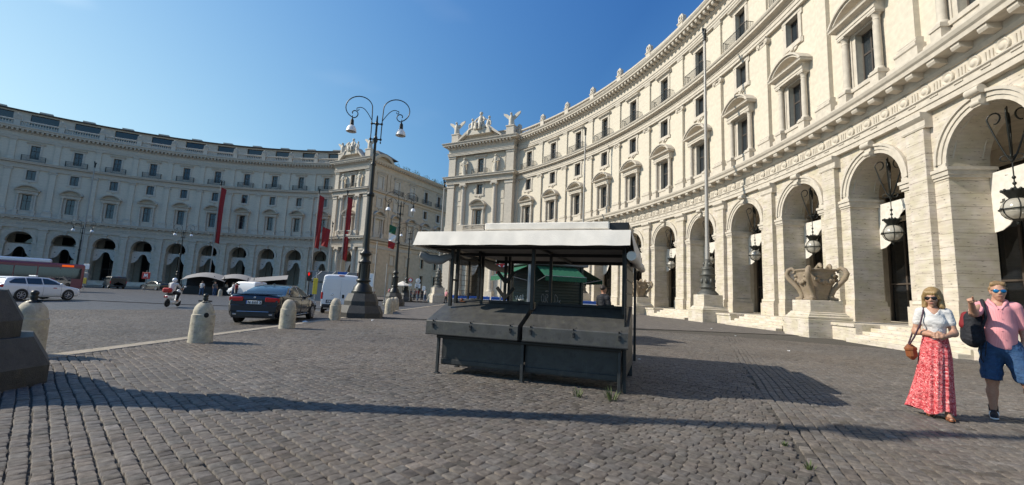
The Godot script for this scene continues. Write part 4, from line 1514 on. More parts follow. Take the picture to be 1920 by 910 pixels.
# the left palace runs on up the street behind its corner pavilion
func build_street_front() -> void:
	var corner := Vector2(CX + (RR - 0.9) * sin(AXIS - 0.335), CZ + (RR - 0.9) * cos(AXIS - 0.335)) + Vector2(cos(AXIS), -sin(AXIS)) * 10.32
	var dr := Vector2(sin(AXIS), cos(AXIS))
	var start := corner + dr * 0.5
	# local frame: +x runs away up the street, +z faces the street
	var bas := Basis(Vector3(dr.x, 0, -dr.y), Vector3.UP, Vector3(dr.x, 0, -dr.y).cross(Vector3.UP))
	var t := Transform3D(bas, W(start.x, start.y))
	var o := thing("street_block", "tan street front running away behind the far corner pavilion", "building", t)
	var n := 9
	var b := MB.new()
	var bw := 5.2
	b.box(0, n * bw, 10.2, 12.6, -0.55, 0.0)
	for i in n:
		var x := i * bw
		for y in [[0.0, 2.2, 5.6], [6.6, 7.2, 9.0]]: pass
		b.box(x, x + bw * 0.5 - 0.63, 0, 29.0, -0.55, -0.002)
		b.box(x + bw * 0.5 + 0.63, x + bw, 0, 29.0, -0.55, -0.002)
		for y in [[0.0, 1.4], [5.2, 7.0], [9.2, 10.2], [12.6, 13.52], [16.56, 19.44], [21.32, 23.6], [26.2, 29.0]]:
			b.box(x + bw * 0.5 - 0.63, x + bw * 0.5 + 0.63, y[0], y[1], -0.55, -0.002)
	b.box(0, n * bw, 0, 29.2, -12, -11.5)
	b.box(0, n * bw, 29.0, 29.4, -12, 0)
	part(o, "wall", b.mesh(M.street_wall))
	var dk := MB.new()
	dk.box(0.2, n * bw, 0, 29, -3.2, -2.9)
	part(o, "room_interior", dk.mesh(M.room))
	for e in [["lower_cornice", v2([0, 10.4, 0.15, 10.4, 0.2, 11.2, 0.5, 11.4, 0.55, 11.7, 0, 11.9])], ["middle_cornice", v2([0, 21.9, 0.2, 21.9, 0.22, 22.4, 0.6, 22.6, 0.66, 22.9, 0, 23.04])], ["main_cornice", v2([0, 27.2, 0.2, 27.2, 0.2, 28.3, 0.3, 28.6, 1.0, 28.9, 1.15, 29.4, 0, 29.6])]]:
		var c := MB.new()
		c.sweep(e[1], 0.0, n * bw, 1)
		part(o, e[0], c.mesh(M.street_wall))
	var wn := MB.new()
	for y in [[1.4, 5.2], [7.0, 9.2]]:
		for s in [-1, 1]: wn.box(minf(s * 0.63, s * 0.85), maxf(s * 0.63, s * 0.85), y[0], y[1], -0.02, 0.08)
		wn.box(-0.95, 0.95, y[1], y[1] + 0.3, -0.02, 0.2)
		wn.box(-0.9, 0.9, y[0] - 0.2, y[0], -0.02, 0.15)
	var wm := wn.mesh(M.street_wall)
	var wp := MB.new()
	wp.box(-0.63, 0.63, 1.4, 5.2, -0.34, -0.33)
	wp.box(-0.63, 0.63, 7.0, 9.2, -0.34, -0.33)
	var wpm := wp.mesh(M.glass_dark)
	for i in n:
		var tt := Transform3D(Basis(), Vector3((i + 0.5) * bw, 0, 0))
		window_main(o, tt)
		window_mezzanine(o, tt)
		window_top(o, tt, i > 0)
		var lw := part(o, "window", wm, null, tt)
		part(lw, "pane", wpm)
		for j in 7:
			part(o, "cornice_bracket", G.cornice_bracket, null, Transform3D(Basis(), Vector3(i * bw + (j + 0.5) * bw / 7.0, 0, 0)))
	for i in 3:
		var pl := MB.new()
		pl.box(-0.45, 0.45, 12.6, 21.9, -0.1, 0.3)
		pl.box(-0.55, 0.55, 21.2, 21.9, -0.1, 0.4)
		pl.box(-0.55, 0.55, 12.6, 13.6, -0.1, 0.42)
		pl.box(-0.42, 0.42, 23.0, 27.2, -0.1, 0.26)
		part(o, "pilaster", pl.mesh(M.street_wall), null, Transform3D(Basis(), Vector3([0.5, 4.8, 5.8][i], 0, 0)))
	var rg := MB.new()
	var half := asin(2.9 / 3.6)
	arch_ring(rg, 2.6, 29.5 - 3.6 * cos(half), [[0.2, 3.1, 0.1], [3.1, 3.7, 0.9]], -1.2, PI / 2 - half, PI / 2 + half, 14)
	part(o, "round_gable", rg.mesh(M.street_wall))
	# roof garden
	for i in 9:
		var bsh := MB.new()
		leaf_ball(bsh, Vector3.ZERO, Vector3(1.3, 0.75, 0.9), 130, 0.22)
		var sh := single("roof_shrub", bsh, M.leaf, "dark green roof garden shrub on the street front, %s from the corner" % ORD[i], "shrub", t * Transform3D(Basis(), Vector3(7.0 + i * 3.6, 29.95 + 0.15 * (i % 3), -0.2)), "roof garden shrubs")

func leaf_ball(b: MB, o: Vector3, r: Vector3, count: int, size: float) -> void:
	for i in count:
		var d := Vector3(rng.randfn(), rng.randfn(), rng.randfn()).normalized() * pow(rng.randf(), 0.45)
		var p := o + Vector3(d.x * r.x, d.y * r.y, d.z * r.z)
		var u := Vector3(rng.randfn(), rng.randfn(), rng.randfn()).normalized()
		var w := u.cross(Vector3(rng.randfn(), rng.randfn(), rng.randfn())).normalized()
		var s := size * rng.randf_range(0.6, 1.2)
		b.quad(p - u * s * 0.5, p + w * s * 0.3, p + u * s * 0.5, p - w * s * 0.3)

# cloth hanging from a straight edge: p0 to p1 along the top, folds and a slack hem
func valance(b: MB, p0: Vector3, p1: Vector3, drop: float, outw: Vector3, sag: float, sd: float, n := 40, flare := 0.04) -> void:
	var front := []
	var back := []
	for r in 6:
		var f := r / 5.0
		var row := []
		var row2 := []
		for i in n + 1:
			var t := float(i) / n
			var p := p0.lerp(p1, t)
			var w := sin(t * 23.0 + sd) * 0.35 + sin(t * 57.0 + sd * 2.1) * 0.22 + sin(t * 9.0 + sd) * 0.5
			p += Vector3.DOWN * (drop * f + f * sag * (0.5 * sin(t * PI * 3.0 + sd) + 0.35 * sin(t * 41.0 + sd)))
			p += outw * (0.016 * w * f + flare * f)
			row.append(p)
			row2.append(p - outw * 0.006)
		front.append(row)
		back.append(row2)
	b.grid(front, false, true)
	b.grid(back, false, false)

func build_stall() -> void:
	var o := thing("market_stall", "closed dark grey market stall with white canvas roof in the middle of the pavement", "market stall", at(-1.19, 7.31, 0.0, deg_to_rad(-19.0)))
	var b: MB
	# legs
	for x in [0.03, 1.5, 2.97]:
		for z in [-0.03, -0.78]:
			b = MB.new()
			b.bevel(Transform3D(Basis(), Vector3(x, 0.325, z)), Vector3(0.045, 0.65, 0.045), 0.004)
			b.bevel(Transform3D(Basis(), Vector3(x, 0.008, z)), Vector3(0.08, 0.016, 0.08), 0.003)
			part(o, "leg", b.mesh(M.stall))
	# lower cupboard panels with a folded bottom edge
	for x in [[0.06, 1.475], [1.525, 2.94]]:
		b = MB.new()
		b.bevel(Transform3D(Basis(), Vector3((x[0] + x[1]) * 0.5, 0.40, -0.11)), Vector3(x[1] - x[0], 0.48, 0.02), 0.003)
		b.bevel(Transform3D(Basis(), Vector3((x[0] + x[1]) * 0.5, 0.195, -0.095)), Vector3(x[1] - x[0], 0.075, 0.03), 0.005)
		b.bevel(Transform3D(Basis(), Vector3((x[0] + x[1]) * 0.5, 0.15, -0.44)), Vector3(x[1] - x[0], 0.02, 0.68), 0.004)
		part(o, "cupboard_panel", b.mesh(M.stall))
	for x in [0.065, 2.935]:
		b = MB.new()
		b.bevel(Transform3D(Basis(), Vector3(x, 0.42, -0.44)), Vector3(0.02, 0.46, 0.66), 0.003)
		part(o, "end_panel", b.mesh(M.stall))
	b = MB.new()
	b.bevel(Transform3D(Basis(), Vector3(1.5, 0.42, -0.78)), Vector3(2.88, 0.46, 0.02), 0.003)
	part(o, "back_panel", b.mesh(M.stall_dark))
	b = MB.new()
	b.bevel(Transform3D(Basis(), Vector3(1.5, 0.60, -0.4)), Vector3(3.0, 0.05, 0.82), 0.01)
	part(o, "counter_frame", b.mesh(M.stall_dark))
	# two sloping lids
	for x in [[-0.13, 1.46], [1.54, 3.10]]:
		b = MB.new()
		var pr := v2([-0.84, 0.64, 0.13, 0.64, 0.142, 0.65, 0.142, 0.855, 0.132, 0.868, -0.74, 1.222, -0.76, 1.228, -0.84, 1.228])
		b.sweep(pr, x[0], x[1], 8)
		var lid := part(o, "lid", b.mesh(M.stall_lid))
		b = MB.new()
		b.bevel(Transform3D(Basis(Vector3.RIGHT, 0.386), Vector3((x[0] + x[1]) * 0.5, 1.185, -0.62)), Vector3(x[1] - x[0] - 0.02, 0.005, 0.012), 0.001)
		b.bevel(Transform3D(Basis(), Vector3((x[0] + x[1]) * 0.5, 0.648, 0.135)), Vector3(x[1] - x[0] + 0.01, 0.02, 0.03), 0.004)
		part(lid, "trim_strip", b.mesh(M.stall_dark))
		for i in 3:
			var lx: float = lerpf(x[0] + 0.13, x[1] - 0.12, i / 2.0)
			b = MB.new()
			b.bevel(Transform3D(Basis(), Vector3(lx, 0.79, 0.152)), Vector3(0.034, 0.075, 0.02), 0.005)
			b.bevel(Transform3D(Basis(Vector3.RIGHT, 0.5), Vector3(lx, 0.86, 0.14)), Vector3(0.026, 0.05, 0.012), 0.003)
			b.tube([Vector3(lx - 0.014, 0.80, 0.165), Vector3(lx, 0.835, 0.175), Vector3(lx + 0.014, 0.80, 0.165)], 0.004, 5)
			b.tube([Vector3(lx + 0.01, 0.86, 0.13), Vector3(lx + 0.035, 0.90, 0.09)], 0.003, 5)
			part(lid, "latch", b.mesh(M.plastic))
	b = MB.new()
	b.ball(Vector3(0.14, 1.215, -0.60), Vector3(0.035, 0.025, 0.03), 8, 6)
	b.bevel(Transform3D(Basis(), Vector3(0.16, 1.185, -0.60)), Vector3(0.10, 0.012, 0.06), 0.003)
	part(o, "lid_knob", b.mesh(M.leather))
	for x in [0.3, 1.2, 1.85, 2.75]:
		b = MB.new()
		b.bevel(Transform3D(Basis(), Vector3(x, 1.233, -0.80)), Vector3(0.12, 0.012, 0.07), 0.003)
		b.tube([Vector3(x - 0.06, 1.24, -0.765), Vector3(x + 0.06, 1.24, -0.765)], 0.008, 6)
		part(o, "hinge", b.mesh(M.iron_grey))
	for x in [0.12, 0.75, 1.42, 1.58, 2.25, 2.88]:
		b = MB.new()
		for y in [0.26, 0.60]: b.ball(Vector3(x, y, -0.098), Vector3(0.009, 0.009, 0.004), 6, 4)
		part(o, "rivet", b.mesh(M.iron_grey)).set_meta("kind", "stuff")
	# uprights
	var posts := [[0.03, -0.36], [0.03, -0.58], [1.52, -0.40], [1.52, -1.65], [0.03, -1.60], [0.03, -1.78], [3.0, -0.36], [3.0, -1.65], [3.0, -3.7], [0.03, -3.7], [0.35, -2.3], [0.42, -2.36]]
	for p in posts:
		b = MB.new()
		var low := 1.1 if p[1] > -0.8 else 0.0
		if p[0] > 0.3 and p[0] < 0.5: low = 0.0
		b.bevel(Transform3D(Basis(), Vector3(p[0], (2.2 + low) * 0.5, p[1])), Vector3(0.055, 2.2 - low, 0.055), 0.005)
		part(o, "post", b.mesh(M.stall_dark))
	# closed side on the right
	b = MB.new()
	b.bevel(Transform3D(Basis(), Vector3(3.04, 1.16, -0.86)), Vector3(0.02, 1.95, 1.62), 0.004)
	part(o, "side_shutter", b.mesh(M.stall_dark))
	for i in 9:
		b = MB.new()
		b.bevel(Transform3D(Basis(), Vector3(3.056, 0.3 + i * 0.205, -0.86)), Vector3(0.012, 0.19, 1.58), 0.004)
		part(o, "shutter_slat", b.mesh(M.stall))
	for z in [-0.1, -1.62]:
		b = MB.new()
		b.bevel(Transform3D(Basis(), Vector3(3.04, 0.32, z)), Vector3(0.05, 0.64, 0.05), 0.004)
		part(o, "leg", b.mesh(M.stall))
	# wire screen on the left
	b = MB.new()
	for i in 15: b.tube([Vector3(0.03, 1.0, -0.66 - i * 0.062), Vector3(0.03, 1.95, -0.66 - i * 0.062)], 0.0035, 4, false)
	for i in 11: b.tube([Vector3(0.033, 1.0 + i * 0.095, -0.62), Vector3(0.033, 1.0 + i * 0.095, -1.58)], 0.0035, 4, false)
	part(o, "wire_screen", b.mesh(M.iron))
	b = MB.new()
	b.bevel(Transform3D(Basis(), Vector3(0.03, 1.97, -1.1)), Vector3(0.04, 0.04, 0.98), 0.004)
	b.bevel(Transform3D(Basis(), Vector3(0.03, 1.5, -1.1)), Vector3(0.03, 1.0, 0.03), 0.004)
	b.bevel(Transform3D(Basis(), Vector3(0.03, 1.56, -0.47)), Vector3(0.03, 0.03, 0.2), 0.004)
	part(o, "screen_frame", b.mesh(M.stall_dark))
	# folded brackets
	for e in [[1.72, 0.7], [1.72, -0.7], [1.38, 0.7], [1.38, -0.7]]:
		b = MB.new()
		b.bevel(Transform3D(Basis(Vector3.BACK, e[1]), Vector3(0.36 - 0.10 * signf(e[1]), e[0], -2.3)), Vector3(0.07, 0.30, 0.05), 0.006)
		part(o, "bracket", b.mesh(M.stall_dark))
	# roof frame
	for e in [[Vector3(1.32, 2.14, -0.02), Vector3(3.5, 0.05, 0.05)], [Vector3(1.32, 2.20, -0.02), Vector3(3.5, 0.03, 0.09)], [Vector3(1.32, 2.18, -3.78), Vector3(3.5, 0.09, 0.05)], [Vector3(1.32, 2.14, -0.38), Vector3(3.4, 0.06, 0.05)], [Vector3(1.32, 2.14, -1.65), Vector3(3.4, 0.06, 0.05)],
			[Vector3(-0.4, 2.14, -1.9), Vector3(0.04, 0.05, 3.8)], [Vector3(3.06, 2.14, -1.9), Vector3(0.04, 0.05, 3.8)], [Vector3(1.52, 2.17, -1.9), Vector3(0.05, 0.05, 3.8)]]:
		b = MB.new()
		b.bevel(Transform3D(Basis(), e[0]), e[1], 0.004)
		part(o, "roof_beam", b.mesh(M.stall_dark))
	b = MB.new()
	for i in 30:
		b.bevel(Transform3D(Basis(), Vector3(1.32, 2.215, -0.2 - i * 0.12)), Vector3(3.4, 0.022, 0.06), 0.008)
	part(o, "corrugated_ceiling", b.mesh(M.canvas_grey)).set_meta("kind", "stuff")
	b = MB.new()
	b.bevel(Transform3D(Basis(), Vector3(1.32, 2.235, -1.9)), Vector3(3.46, 0.012, 3.74), 0.002)
	part(o, "ceiling_sheet", b.mesh(M.canvas_grey))
	# canvas: raised middle, slopes to the eaves, valances all round
	b = MB.new()
	var e0 := [Vector3(-0.47, 2.36, 0.05), Vector3(3.12, 2.36, 0.05), Vector3(3.12, 2.40, -3.87), Vector3(-0.47, 2.40, -3.87)]
	var e1 := [Vector3(0.50, 2.50, -0.75), Vector3(2.72, 2.50, -0.75), Vector3(2.72, 2.52, -3.0), Vector3(0.50, 2.52, -3.0)]
	for i in 4:
		var j := (i + 1) % 4
		var rows := []
		for r in 6:
			var row := []
			for q in 19:
				var p: Vector3 = e0[i].lerp(e0[j], q / 18.0).lerp(e1[i].lerp(e1[j], q / 18.0), r / 5.0)
				p.y -= 0.02 * sin(r / 5.0 * PI) * (1.0 + 0.5 * sin(q * 1.7 + i))
				row.append(p)
			rows.append(row)
		b.grid(rows, false)
	part(o, "canvas_roof", b.mesh(M.canvas))
	b = MB.new()
	valance(b, Vector3(-0.47, 2.362, 0.05), Vector3(3.12, 2.362, 0.05), 0.245, Vector3.BACK, 0.009, 0.4, 60, 0.12)
	part(o, "front_valance", b.mesh(M.canvas))
	b = MB.new()
	valance(b, Vector3(3.12, 2.362, 0.05), Vector3(3.12, 2.402, -3.87), 0.30, Vector3.RIGHT, 0.02, 1.7)
	part(o, "side_valance", b.mesh(M.canvas))
	b = MB.new()
	valance(b, Vector3(-0.47, 2.402, -3.87), Vector3(-0.47, 2.362, 0.05), 0.27, Vector3.LEFT, 0.03, 2.9)
	part(o, "side_valance", b.mesh(M.canvas))
	b = MB.new()
	valance(b, Vector3(3.12, 2.402, -3.87), Vector3(-0.47, 2.402, -3.87), 0.26, Vector3.FORWARD, 0.02, 4.1)
	part(o, "back_valance", b.mesh(M.canvas))
	b = MB.new()
	b.bevel(Transform3D(Basis(), Vector3(1.60, 2.565, -1.9)), Vector3(2.25, 0.13, 2.4), 0.015)
	part(o, "raised_canvas", b.mesh(M.canvas))
	b = MB.new()
	b.bevel(Transform3D(Basis(), Vector3(2.88, 2.555, -1.9)), Vector3(0.32, 0.13, 2.3), 0.01)
	part(o, "vent_box", b.mesh(M.stall_dark))
	# rolled side curtains
	b = MB.new()
	var path := []
	for i in 13:
		var t := i / 12.0
		path.append(Vector3(-0.42 + 0.42 * t, 1.98 - 0.09 * sin(t * PI) + 0.01 * sin(t * 17), 0.0 - 0.35 * t))
	b.tube(path, [0.05, 0.06, 0.075, 0.08, 0.085, 0.08, 0.085, 0.08, 0.08, 0.075, 0.07, 0.06, 0.05], 10)
	part(o, "rolled_curtain", b.mesh(M.canvas_grey))
	b = MB.new()
	path = []
	var rads := []
	for i in 21:
		var t := i / 20.0
		path.append(Vector3(-0.1 + 0.06 * sin(t * 9), 1.98 - 0.05 * sin(t * PI * 3) , -0.5 - 3.1 * t))
		rads.append(0.075 + 0.018 * sin(t * 21.0))
	b.tube(path, rads, 10)
	part(o, "rolled_curtain", b.mesh(M.canvas_grey))
	b = MB.new()
	path = []
	rads = []
	for i in 21:
		var t := i / 20.0
		path.append(Vector3(3.13 + 0.03 * sin(t * 8), 1.98 - 0.03 * sin(t * PI * 2) + 0.06 * t, 0.02 - 3.7 * t))
		rads.append(0.07 + 0.012 * sin(t * 25.0))
	b.tube(path, rads, 12, false)
	b.tube([Vector3(3.13, 1.98, 0.03), Vector3(3.13, 1.98, -0.1)], 0.035, 8)
	b.lathe(v2([0.034, 0, 0.07, 0]), 12, Transform3D(Basis(Vector3.RIGHT, PI / 2), Vector3(3.13, 1.98, 0.022)))
	part(o, "rolled_curtain", b.mesh(M.canvas))
	b = MB.new()
	for i in 10:
		var z := -0.2 - i * 0.38
		b.tube([Vector3(3.1, 2.12, z), Vector3(3.13, 2.05, z)], 0.004, 4)
	for i in 6:
		b.tube([Vector3(-0.44, 2.12, -0.1 - i * 0.1), Vector3(-0.3 + 0.05 * i, 2.0, -0.1 - i * 0.05)], 0.004, 4)
	part(o, "tie_cord", b.mesh(M.canvas_grey)).set_meta("kind", "stuff")

func build_kiosk() -> void:
	var o := thing("news_kiosk", "dark green slatted kiosk with green awnings behind the stall", "kiosk", at(0.62, 14.3, 0.0, deg_to_rad(18.0)))
	var w := 1.95
	var d := 1.85
	var b := MB.new()
	b.bevel(Transform3D(Basis(), Vector3(w / 2, 1.2, -d / 2)), Vector3(w - 0.06, 2.4, d - 0.06), 0.02)
	part(o, "body", b.mesh(M.green_dark))
	var slat := MB.new()
	slat.bevel(Transform3D(Basis(), Vector3(w / 2, 0, 0.0)), Vector3(w, 0.085, 0.025), 0.01)
	var sm := slat.mesh(M.green_dark)
	var side := MB.new()
	side.bevel(Transform3D(Basis(), Vector3(0, 0, -d / 2)), Vector3(0.025, 0.085, d), 0.01)
	var sm2 := side.mesh(M.green_dark)
	for i in 22:
		var y := 0.12 + i * 0.1
		part(o, "slat", sm, null, Transform3D(Basis(), Vector3(0, y, -0.02)))
		part(o, "slat", sm2, null, Transform3D(Basis(), Vector3(0.02, y, 0)))
		part(o, "slat", sm2, null, Transform3D(Basis(), Vector3(w - 0.02, y, 0)))
	for x in [0.0, w]:
		for z in [0.0, -d]:
			b = MB.new()
			b.bevel(Transform3D(Basis(), Vector3(x, 1.2, z)), Vector3(0.09, 2.4, 0.09), 0.01)
			part(o, "corner_post", b.mesh(M.steel if x == 0.0 and z == 0.0 else M.green_dark))
	b = MB.new()
	b.bevel(Transform3D(Basis(), Vector3(w / 2, 2.5, -d / 2)), Vector3(w + 0.35, 0.2, d + 0.35), 0.03)
	b.bevel(Transform3D(Basis(), Vector3(w / 2, 2.66, -d / 2)), Vector3(w - 0.2, 0.12, d - 0.2), 0.03)
	part(o, "roof", b.mesh(M.grey_plastic))
	# awnings on three sides
	for e in [[Transform3D(Basis(), Vector3(w / 2, 0, 0)), w * 0.75], [Transform3D(Basis(Vector3.UP, -PI / 2), Vector3(0, 0, -d / 2)), d], [Transform3D(Basis(Vector3.UP, PI / 2), Vector3(w, 0, -d / 2)), d]]:
		b = MB.new()
		var rows := []
		for r in 5:
			var row := []
			for i in 17:
				var t := i / 16.0 - 0.5
				row.append(e[0] * Vector3(t * e[1], 2.36 - 0.09 * r - 0.012 * cos(i * PI), 0.05 + 0.19 * r))
			rows.append(row)
		b.grid(rows, false, true)
		var hem := []
		for r in 2:
			var row := []
			for i in 33:
				var t := i / 32.0 - 0.5
				row.append(e[0] * Vector3(t * e[1], 2.0 - 0.13 * r - (0.03 * (i % 2) if r == 1 else 0.0), 0.81 + 0.008 * sin(i * 2.0)))
			hem.append(row)
		b.grid(hem, false, true)
		var aw := part(o, "awning", b.mesh(M.green))
		b = MB.new()
		for s in [-0.48, 0.48]:
			b.tube([e[0] * Vector3(s * e[1], 2.0, 0.80), e[0] * Vector3(s * e[1], 1.85, 0.03)], 0.012, 5)
		b.tube([e[0] * Vector3(-0.5 * e[1], 2.01, 0.8), e[0] * Vector3(0.5 * e[1], 2.01, 0.8)], 0.012, 5)
		part(aw, "awning_arm", b.mesh(M.steel))
	# sprayed letters on the front shutter
	b = MB.new()
	var strokes := [
		[[0.35, 1.56], [0.30, 1.42], [0.33, 1.25], [0.40, 1.22], [0.45, 1.36], [0.43, 1.54], [0.36, 1.56]],
		[[0.42, 1.30], [0.50, 1.20]],
		[[0.56, 1.20], [0.55, 1.40], [0.58, 1.56], [0.66, 1.54], [0.66, 1.42], [0.57, 1.38], [0.68, 1.20]],
		[[0.74, 1.20], [0.76, 1.45], [0.82, 1.60], [0.80, 1.52], [0.73, 1.40], [0.86, 1.41]],
		[[0.98, 1.26], [0.99, 1.27]],
		[[1.10, 1.20], [1.10, 1.55], [1.20, 1.50], [1.26, 1.36], [1.20, 1.22], [1.08, 1.20]],
		[[1.28, 1.30], [1.40, 1.26], [1.32, 1.22], [1.44, 1.34]],
		[[0.52, 1.70], [0.60, 1.73], [0.70, 1.71], [0.62, 1.68], [0.52, 1.70]]]
	for s in strokes:
		var c := Curve3D.new()
		c.bake_interval = 0.02
		for i in s.size():
			var pr: Array = s[maxi(i - 1, 0)]
			var nx: Array = s[mini(i + 1, s.size() - 1)]
			var tn := Vector3(nx[0] - pr[0], nx[1] - pr[1], 0) * 0.22
			c.add_point(Vector3(s[i][0] * 0.62 + 0.28, 1.0 + (s[i][1] - 1.0) * 0.75, -0.004), -tn * 0.62, tn * 0.62)
		b.tube(Array(c.get_baked_points()), 0.008, 5)
	part(o, "sprayed_letters", b.mesh(M.canvas_grey))
	b = MB.new()
	for s in [[[-0.5, 1.2], [-0.55, 1.38], [-0.65, 1.36], [-0.6, 1.2], [-0.75, 1.2], [-0.8, 1.36], [-0.9, 1.3], [-0.85, 1.18], [-1.0, 1.2], [-1.1, 1.34], [-1.2, 1.2], [-1.3, 1.3]]]:
		var pth := []
		for q in s: pth.append(Vector3(0.004, q[1], q[0]))
		b.tube(pth, 0.012, 5)
	part(o, "sprayed_letters", b.mesh(M.white))
	# metro sign on its post
	var m := thing("metro_sign", "red metro sign with white M on a pale post behind the stall", "sign", at(-0.45, 21.0, 0, 0.0))
	b = MB.new()
	b.tube([Vector3(0, 0, 0), Vector3(0, 2.35, 0)], 0.035, 8)
	part(m, "post", b.mesh(M.steel))
	b = MB.new()
	b.bevel(Transform3D(Basis(), Vector3(0, 2.6, 0)), Vector3(0.55, 0.55, 0.06), 0.015)
	part(m, "sign_board", b.mesh(M.red))
	b = MB.new()
	b.slab(PackedVector2Array([Vector2(-0.2, 2.42), Vector2(-0.13, 2.42), Vector2(-0.12, 2.66), Vector2(0, 2.46), Vector2(0.12, 2.66), Vector2(0.13, 2.42), Vector2(0.2, 2.42), Vector2(0.17, 2.79), Vector2(0.1, 2.79), Vector2(0, 2.61), Vector2(-0.1, 2.79), Vector2(-0.17, 2.79)]), 0.03, 0.036)
	part(m, "letter", b.mesh(M.white))
	# low blue and white fence panels round the works behind
	var lab := ["leftmost blue and white barrier panel beyond the stall", "second blue and white barrier panel from the left beyond the stall", "blue and white barrier panel hidden mostly by the kiosk", "rightmost blue and white barrier panel, right of the kiosk"]
	for i in 4:
		var t := thing("barrier_panel", lab[i], "barrier", at(-2.0 + i * 2.05, 22.0 + 0.25 * (i % 2), 0, 0.08 * (i % 2) - 0.04), "blue barriers behind the kiosk")
		b = MB.new()
		b.bevel(Transform3D(Basis(), Vector3(0, 0.98, 0)), Vector3(2.0, 0.5, 0.05), 0.015)
		part(t, "upper_board", b.mesh(M.blue))
		b = MB.new()
		b.bevel(Transform3D(Basis(), Vector3(0, 0.47, 0)), Vector3(2.0, 0.5, 0.05), 0.015)
		part(t, "lower_board", b.mesh(M.white))
		b = MB.new()
		b.bevel(Transform3D(Basis(), Vector3(0, 1.02, 0.03)), Vector3(1.9, 0.12, 0.02), 0.005)
		part(t, "white_stripe", b.mesh(M.white))
		for s in [-0.85, 0.85]:
			b = MB.new()
			b.bevel(Transform3D(Basis(), Vector3(s, 0.63, -0.05)), Vector3(0.06, 1.26, 0.06), 0.01)
			b.bevel(Transform3D(Basis(), Vector3(s, 0.03, 0)), Vector3(0.08, 0.06, 0.6), 0.01)
			part(t, "foot", b.mesh(M.steel))

func lamp_meshes() -> void:
	var b := MB.new()
	b.prism(v2([1.06, -0.3, 1.06, 0.22, 0.90, 0.56]), 8, Transform3D(), 0.5)
	G["lamp_step"] = b.mesh(M.base_stone)
	b = MB.new()
	b.prism(v2([0.80, 0.56, 0.80, 0.76, 0.64, 1.12]), 8, Transform3D(), 0.5)
	G["lamp_block"] = b.mesh(M.base_stone)
	b = MB.new()
	b.lathe(v2([0.50, 1.12, 0.50, 1.22, 0.50, 1.22, 0.46, 1.26, 0.42, 1.42, 0.30, 1.58, 0.26, 1.66, 0.33, 1.70, 0.33, 1.78, 0.25, 1.84, 0.235, 2.55, 0.30, 2.6, 0.30, 2.68, 0.2, 2.75, 0.19, 2.95, 0.28, 3.02, 0.28, 3.1, 0.17, 3.2, 0.16, 3.35, 0.15, 3.4, 0.12, 5.9, 0.17, 5.94, 0.19, 6.02, 0.17, 6.1, 0.11, 6.14, 0.10, 7.5, 0.13, 7.54, 0.13, 7.62, 0.08, 7.7, 0.065, 8.7, 0.10, 8.78, 0.12, 8.9, 0.08, 9.0, 0.055, 9.1, 0.05, 9.62, 0.09, 9.68, 0.1, 9.74, 0.05, 9.82, 0.035, 10.1, 0.0, 10.2]), 14)
	for i in 8:
		var a := TAU * i / 8
		b.tube([Vector3(0.26 * sin(a), 1.85, 0.26 * cos(a)), Vector3(0.245 * sin(a), 2.54, 0.245 * cos(a))], 0.02, 5)
	G["lamp_column"] = b.mesh(M.iron)
	for s in [-1, 1]:
		b = MB.new()
		b.tube([Vector3(0, 8.9, 0), Vector3(s * 0.25, 8.9, 0)], 0.035, 6)
		b.tube([Vector3(0, 9.72, 0), Vector3(s * 0.25, 9.72, 0)], 0.035, 6)
		b.ball(Vector3(s * 0.25, 8.9, 0), Vector3(0.06, 0.075, 0.06), 8, 6)
		b.ball(Vector3(s * 0.25, 8.74, 0), Vector3(0.035, 0.07, 0.035), 6, 6)
		b.ball(Vector3(s * 0.25, 9.72, 0), Vector3(0.06, 0.075, 0.06), 8, 6)
		var p := [Vector3(s * 0.25, 8.9, 0), Vector3(s * 0.25, 9.4, 0), Vector3(s * 0.26, 10.0, 0), Vector3(s * 0.27, 10.35, 0)]
		for i in range(1, 22):
			var a := PI - i / 21.0 * PI * 1.36
			p.append(Vector3(s * (0.93 + 0.66 * cos(a)), 10.5 + 0.60 * sin(a), 0))
		for i in range(1, 18):
			var a := -0.36 * PI - i / 17.0 * PI * 1.75
			var r := lerpf(0.26, 0.07, i / 17.0)
			p.append(Vector3(s * (1.16 + r * cos(a)), 10.18 + r * sin(a), 0))
		b.tube(p, 0.026, 6)
		p = []
		for i in 16:
			var t := i / 15.0
			p.append(Vector3(s * (0.27 + 0.72 * t), 9.9 + 0.62 * sin(t * PI * 0.62) , 0))
		for i in range(1, 9):
			var a := PI * 0.5 - i / 8.0 * PI * 1.5
			p.append(Vector3(s * (0.99 + 0.06 * cos(a)), 10.42 + 0.08 * sin(a) , 0))
		b.tube(p, 0.02, 5)
		G["lamp_arm_%d" % s] = b.mesh(M.iron)
	b = MB.new()
	b.lathe(v2([0.0, 0.74, 0.03, 0.72, 0.04, 0.66, 0.07, 0.64, 0.07, 0.62, 0.085, 0.6, 0.10, 0.34, 0.115, 0.30, 0.0, 0.3]), 12)
	b.tube([Vector3(0, 0.7, 0), Vector3(0, 0.86, 0)], 0.018, 6)
	G["lamp_neck"] = b.mesh(M.iron)
	b = MB.new()
	b.lathe(v2([0.115, 0.32, 0.17, 0.27, 0.225, 0.16, 0.25, 0.02, 0.255, 0.0, 0.255, 0.0, 0.235, 0.0, 0.235, 0.0, 0.22, 0.15, 0.16, 0.25, 0.0, 0.28]), 18)
	G["lamp_shade"] = b.mesh(M.white)
	b = MB.new()
	b.ball(Vector3(0, 0.10, 0), Vector3(0.12, 0.12, 0.12), 12, 8)
	G["lamp_bulb"] = b.mesh(M.glass_milk)

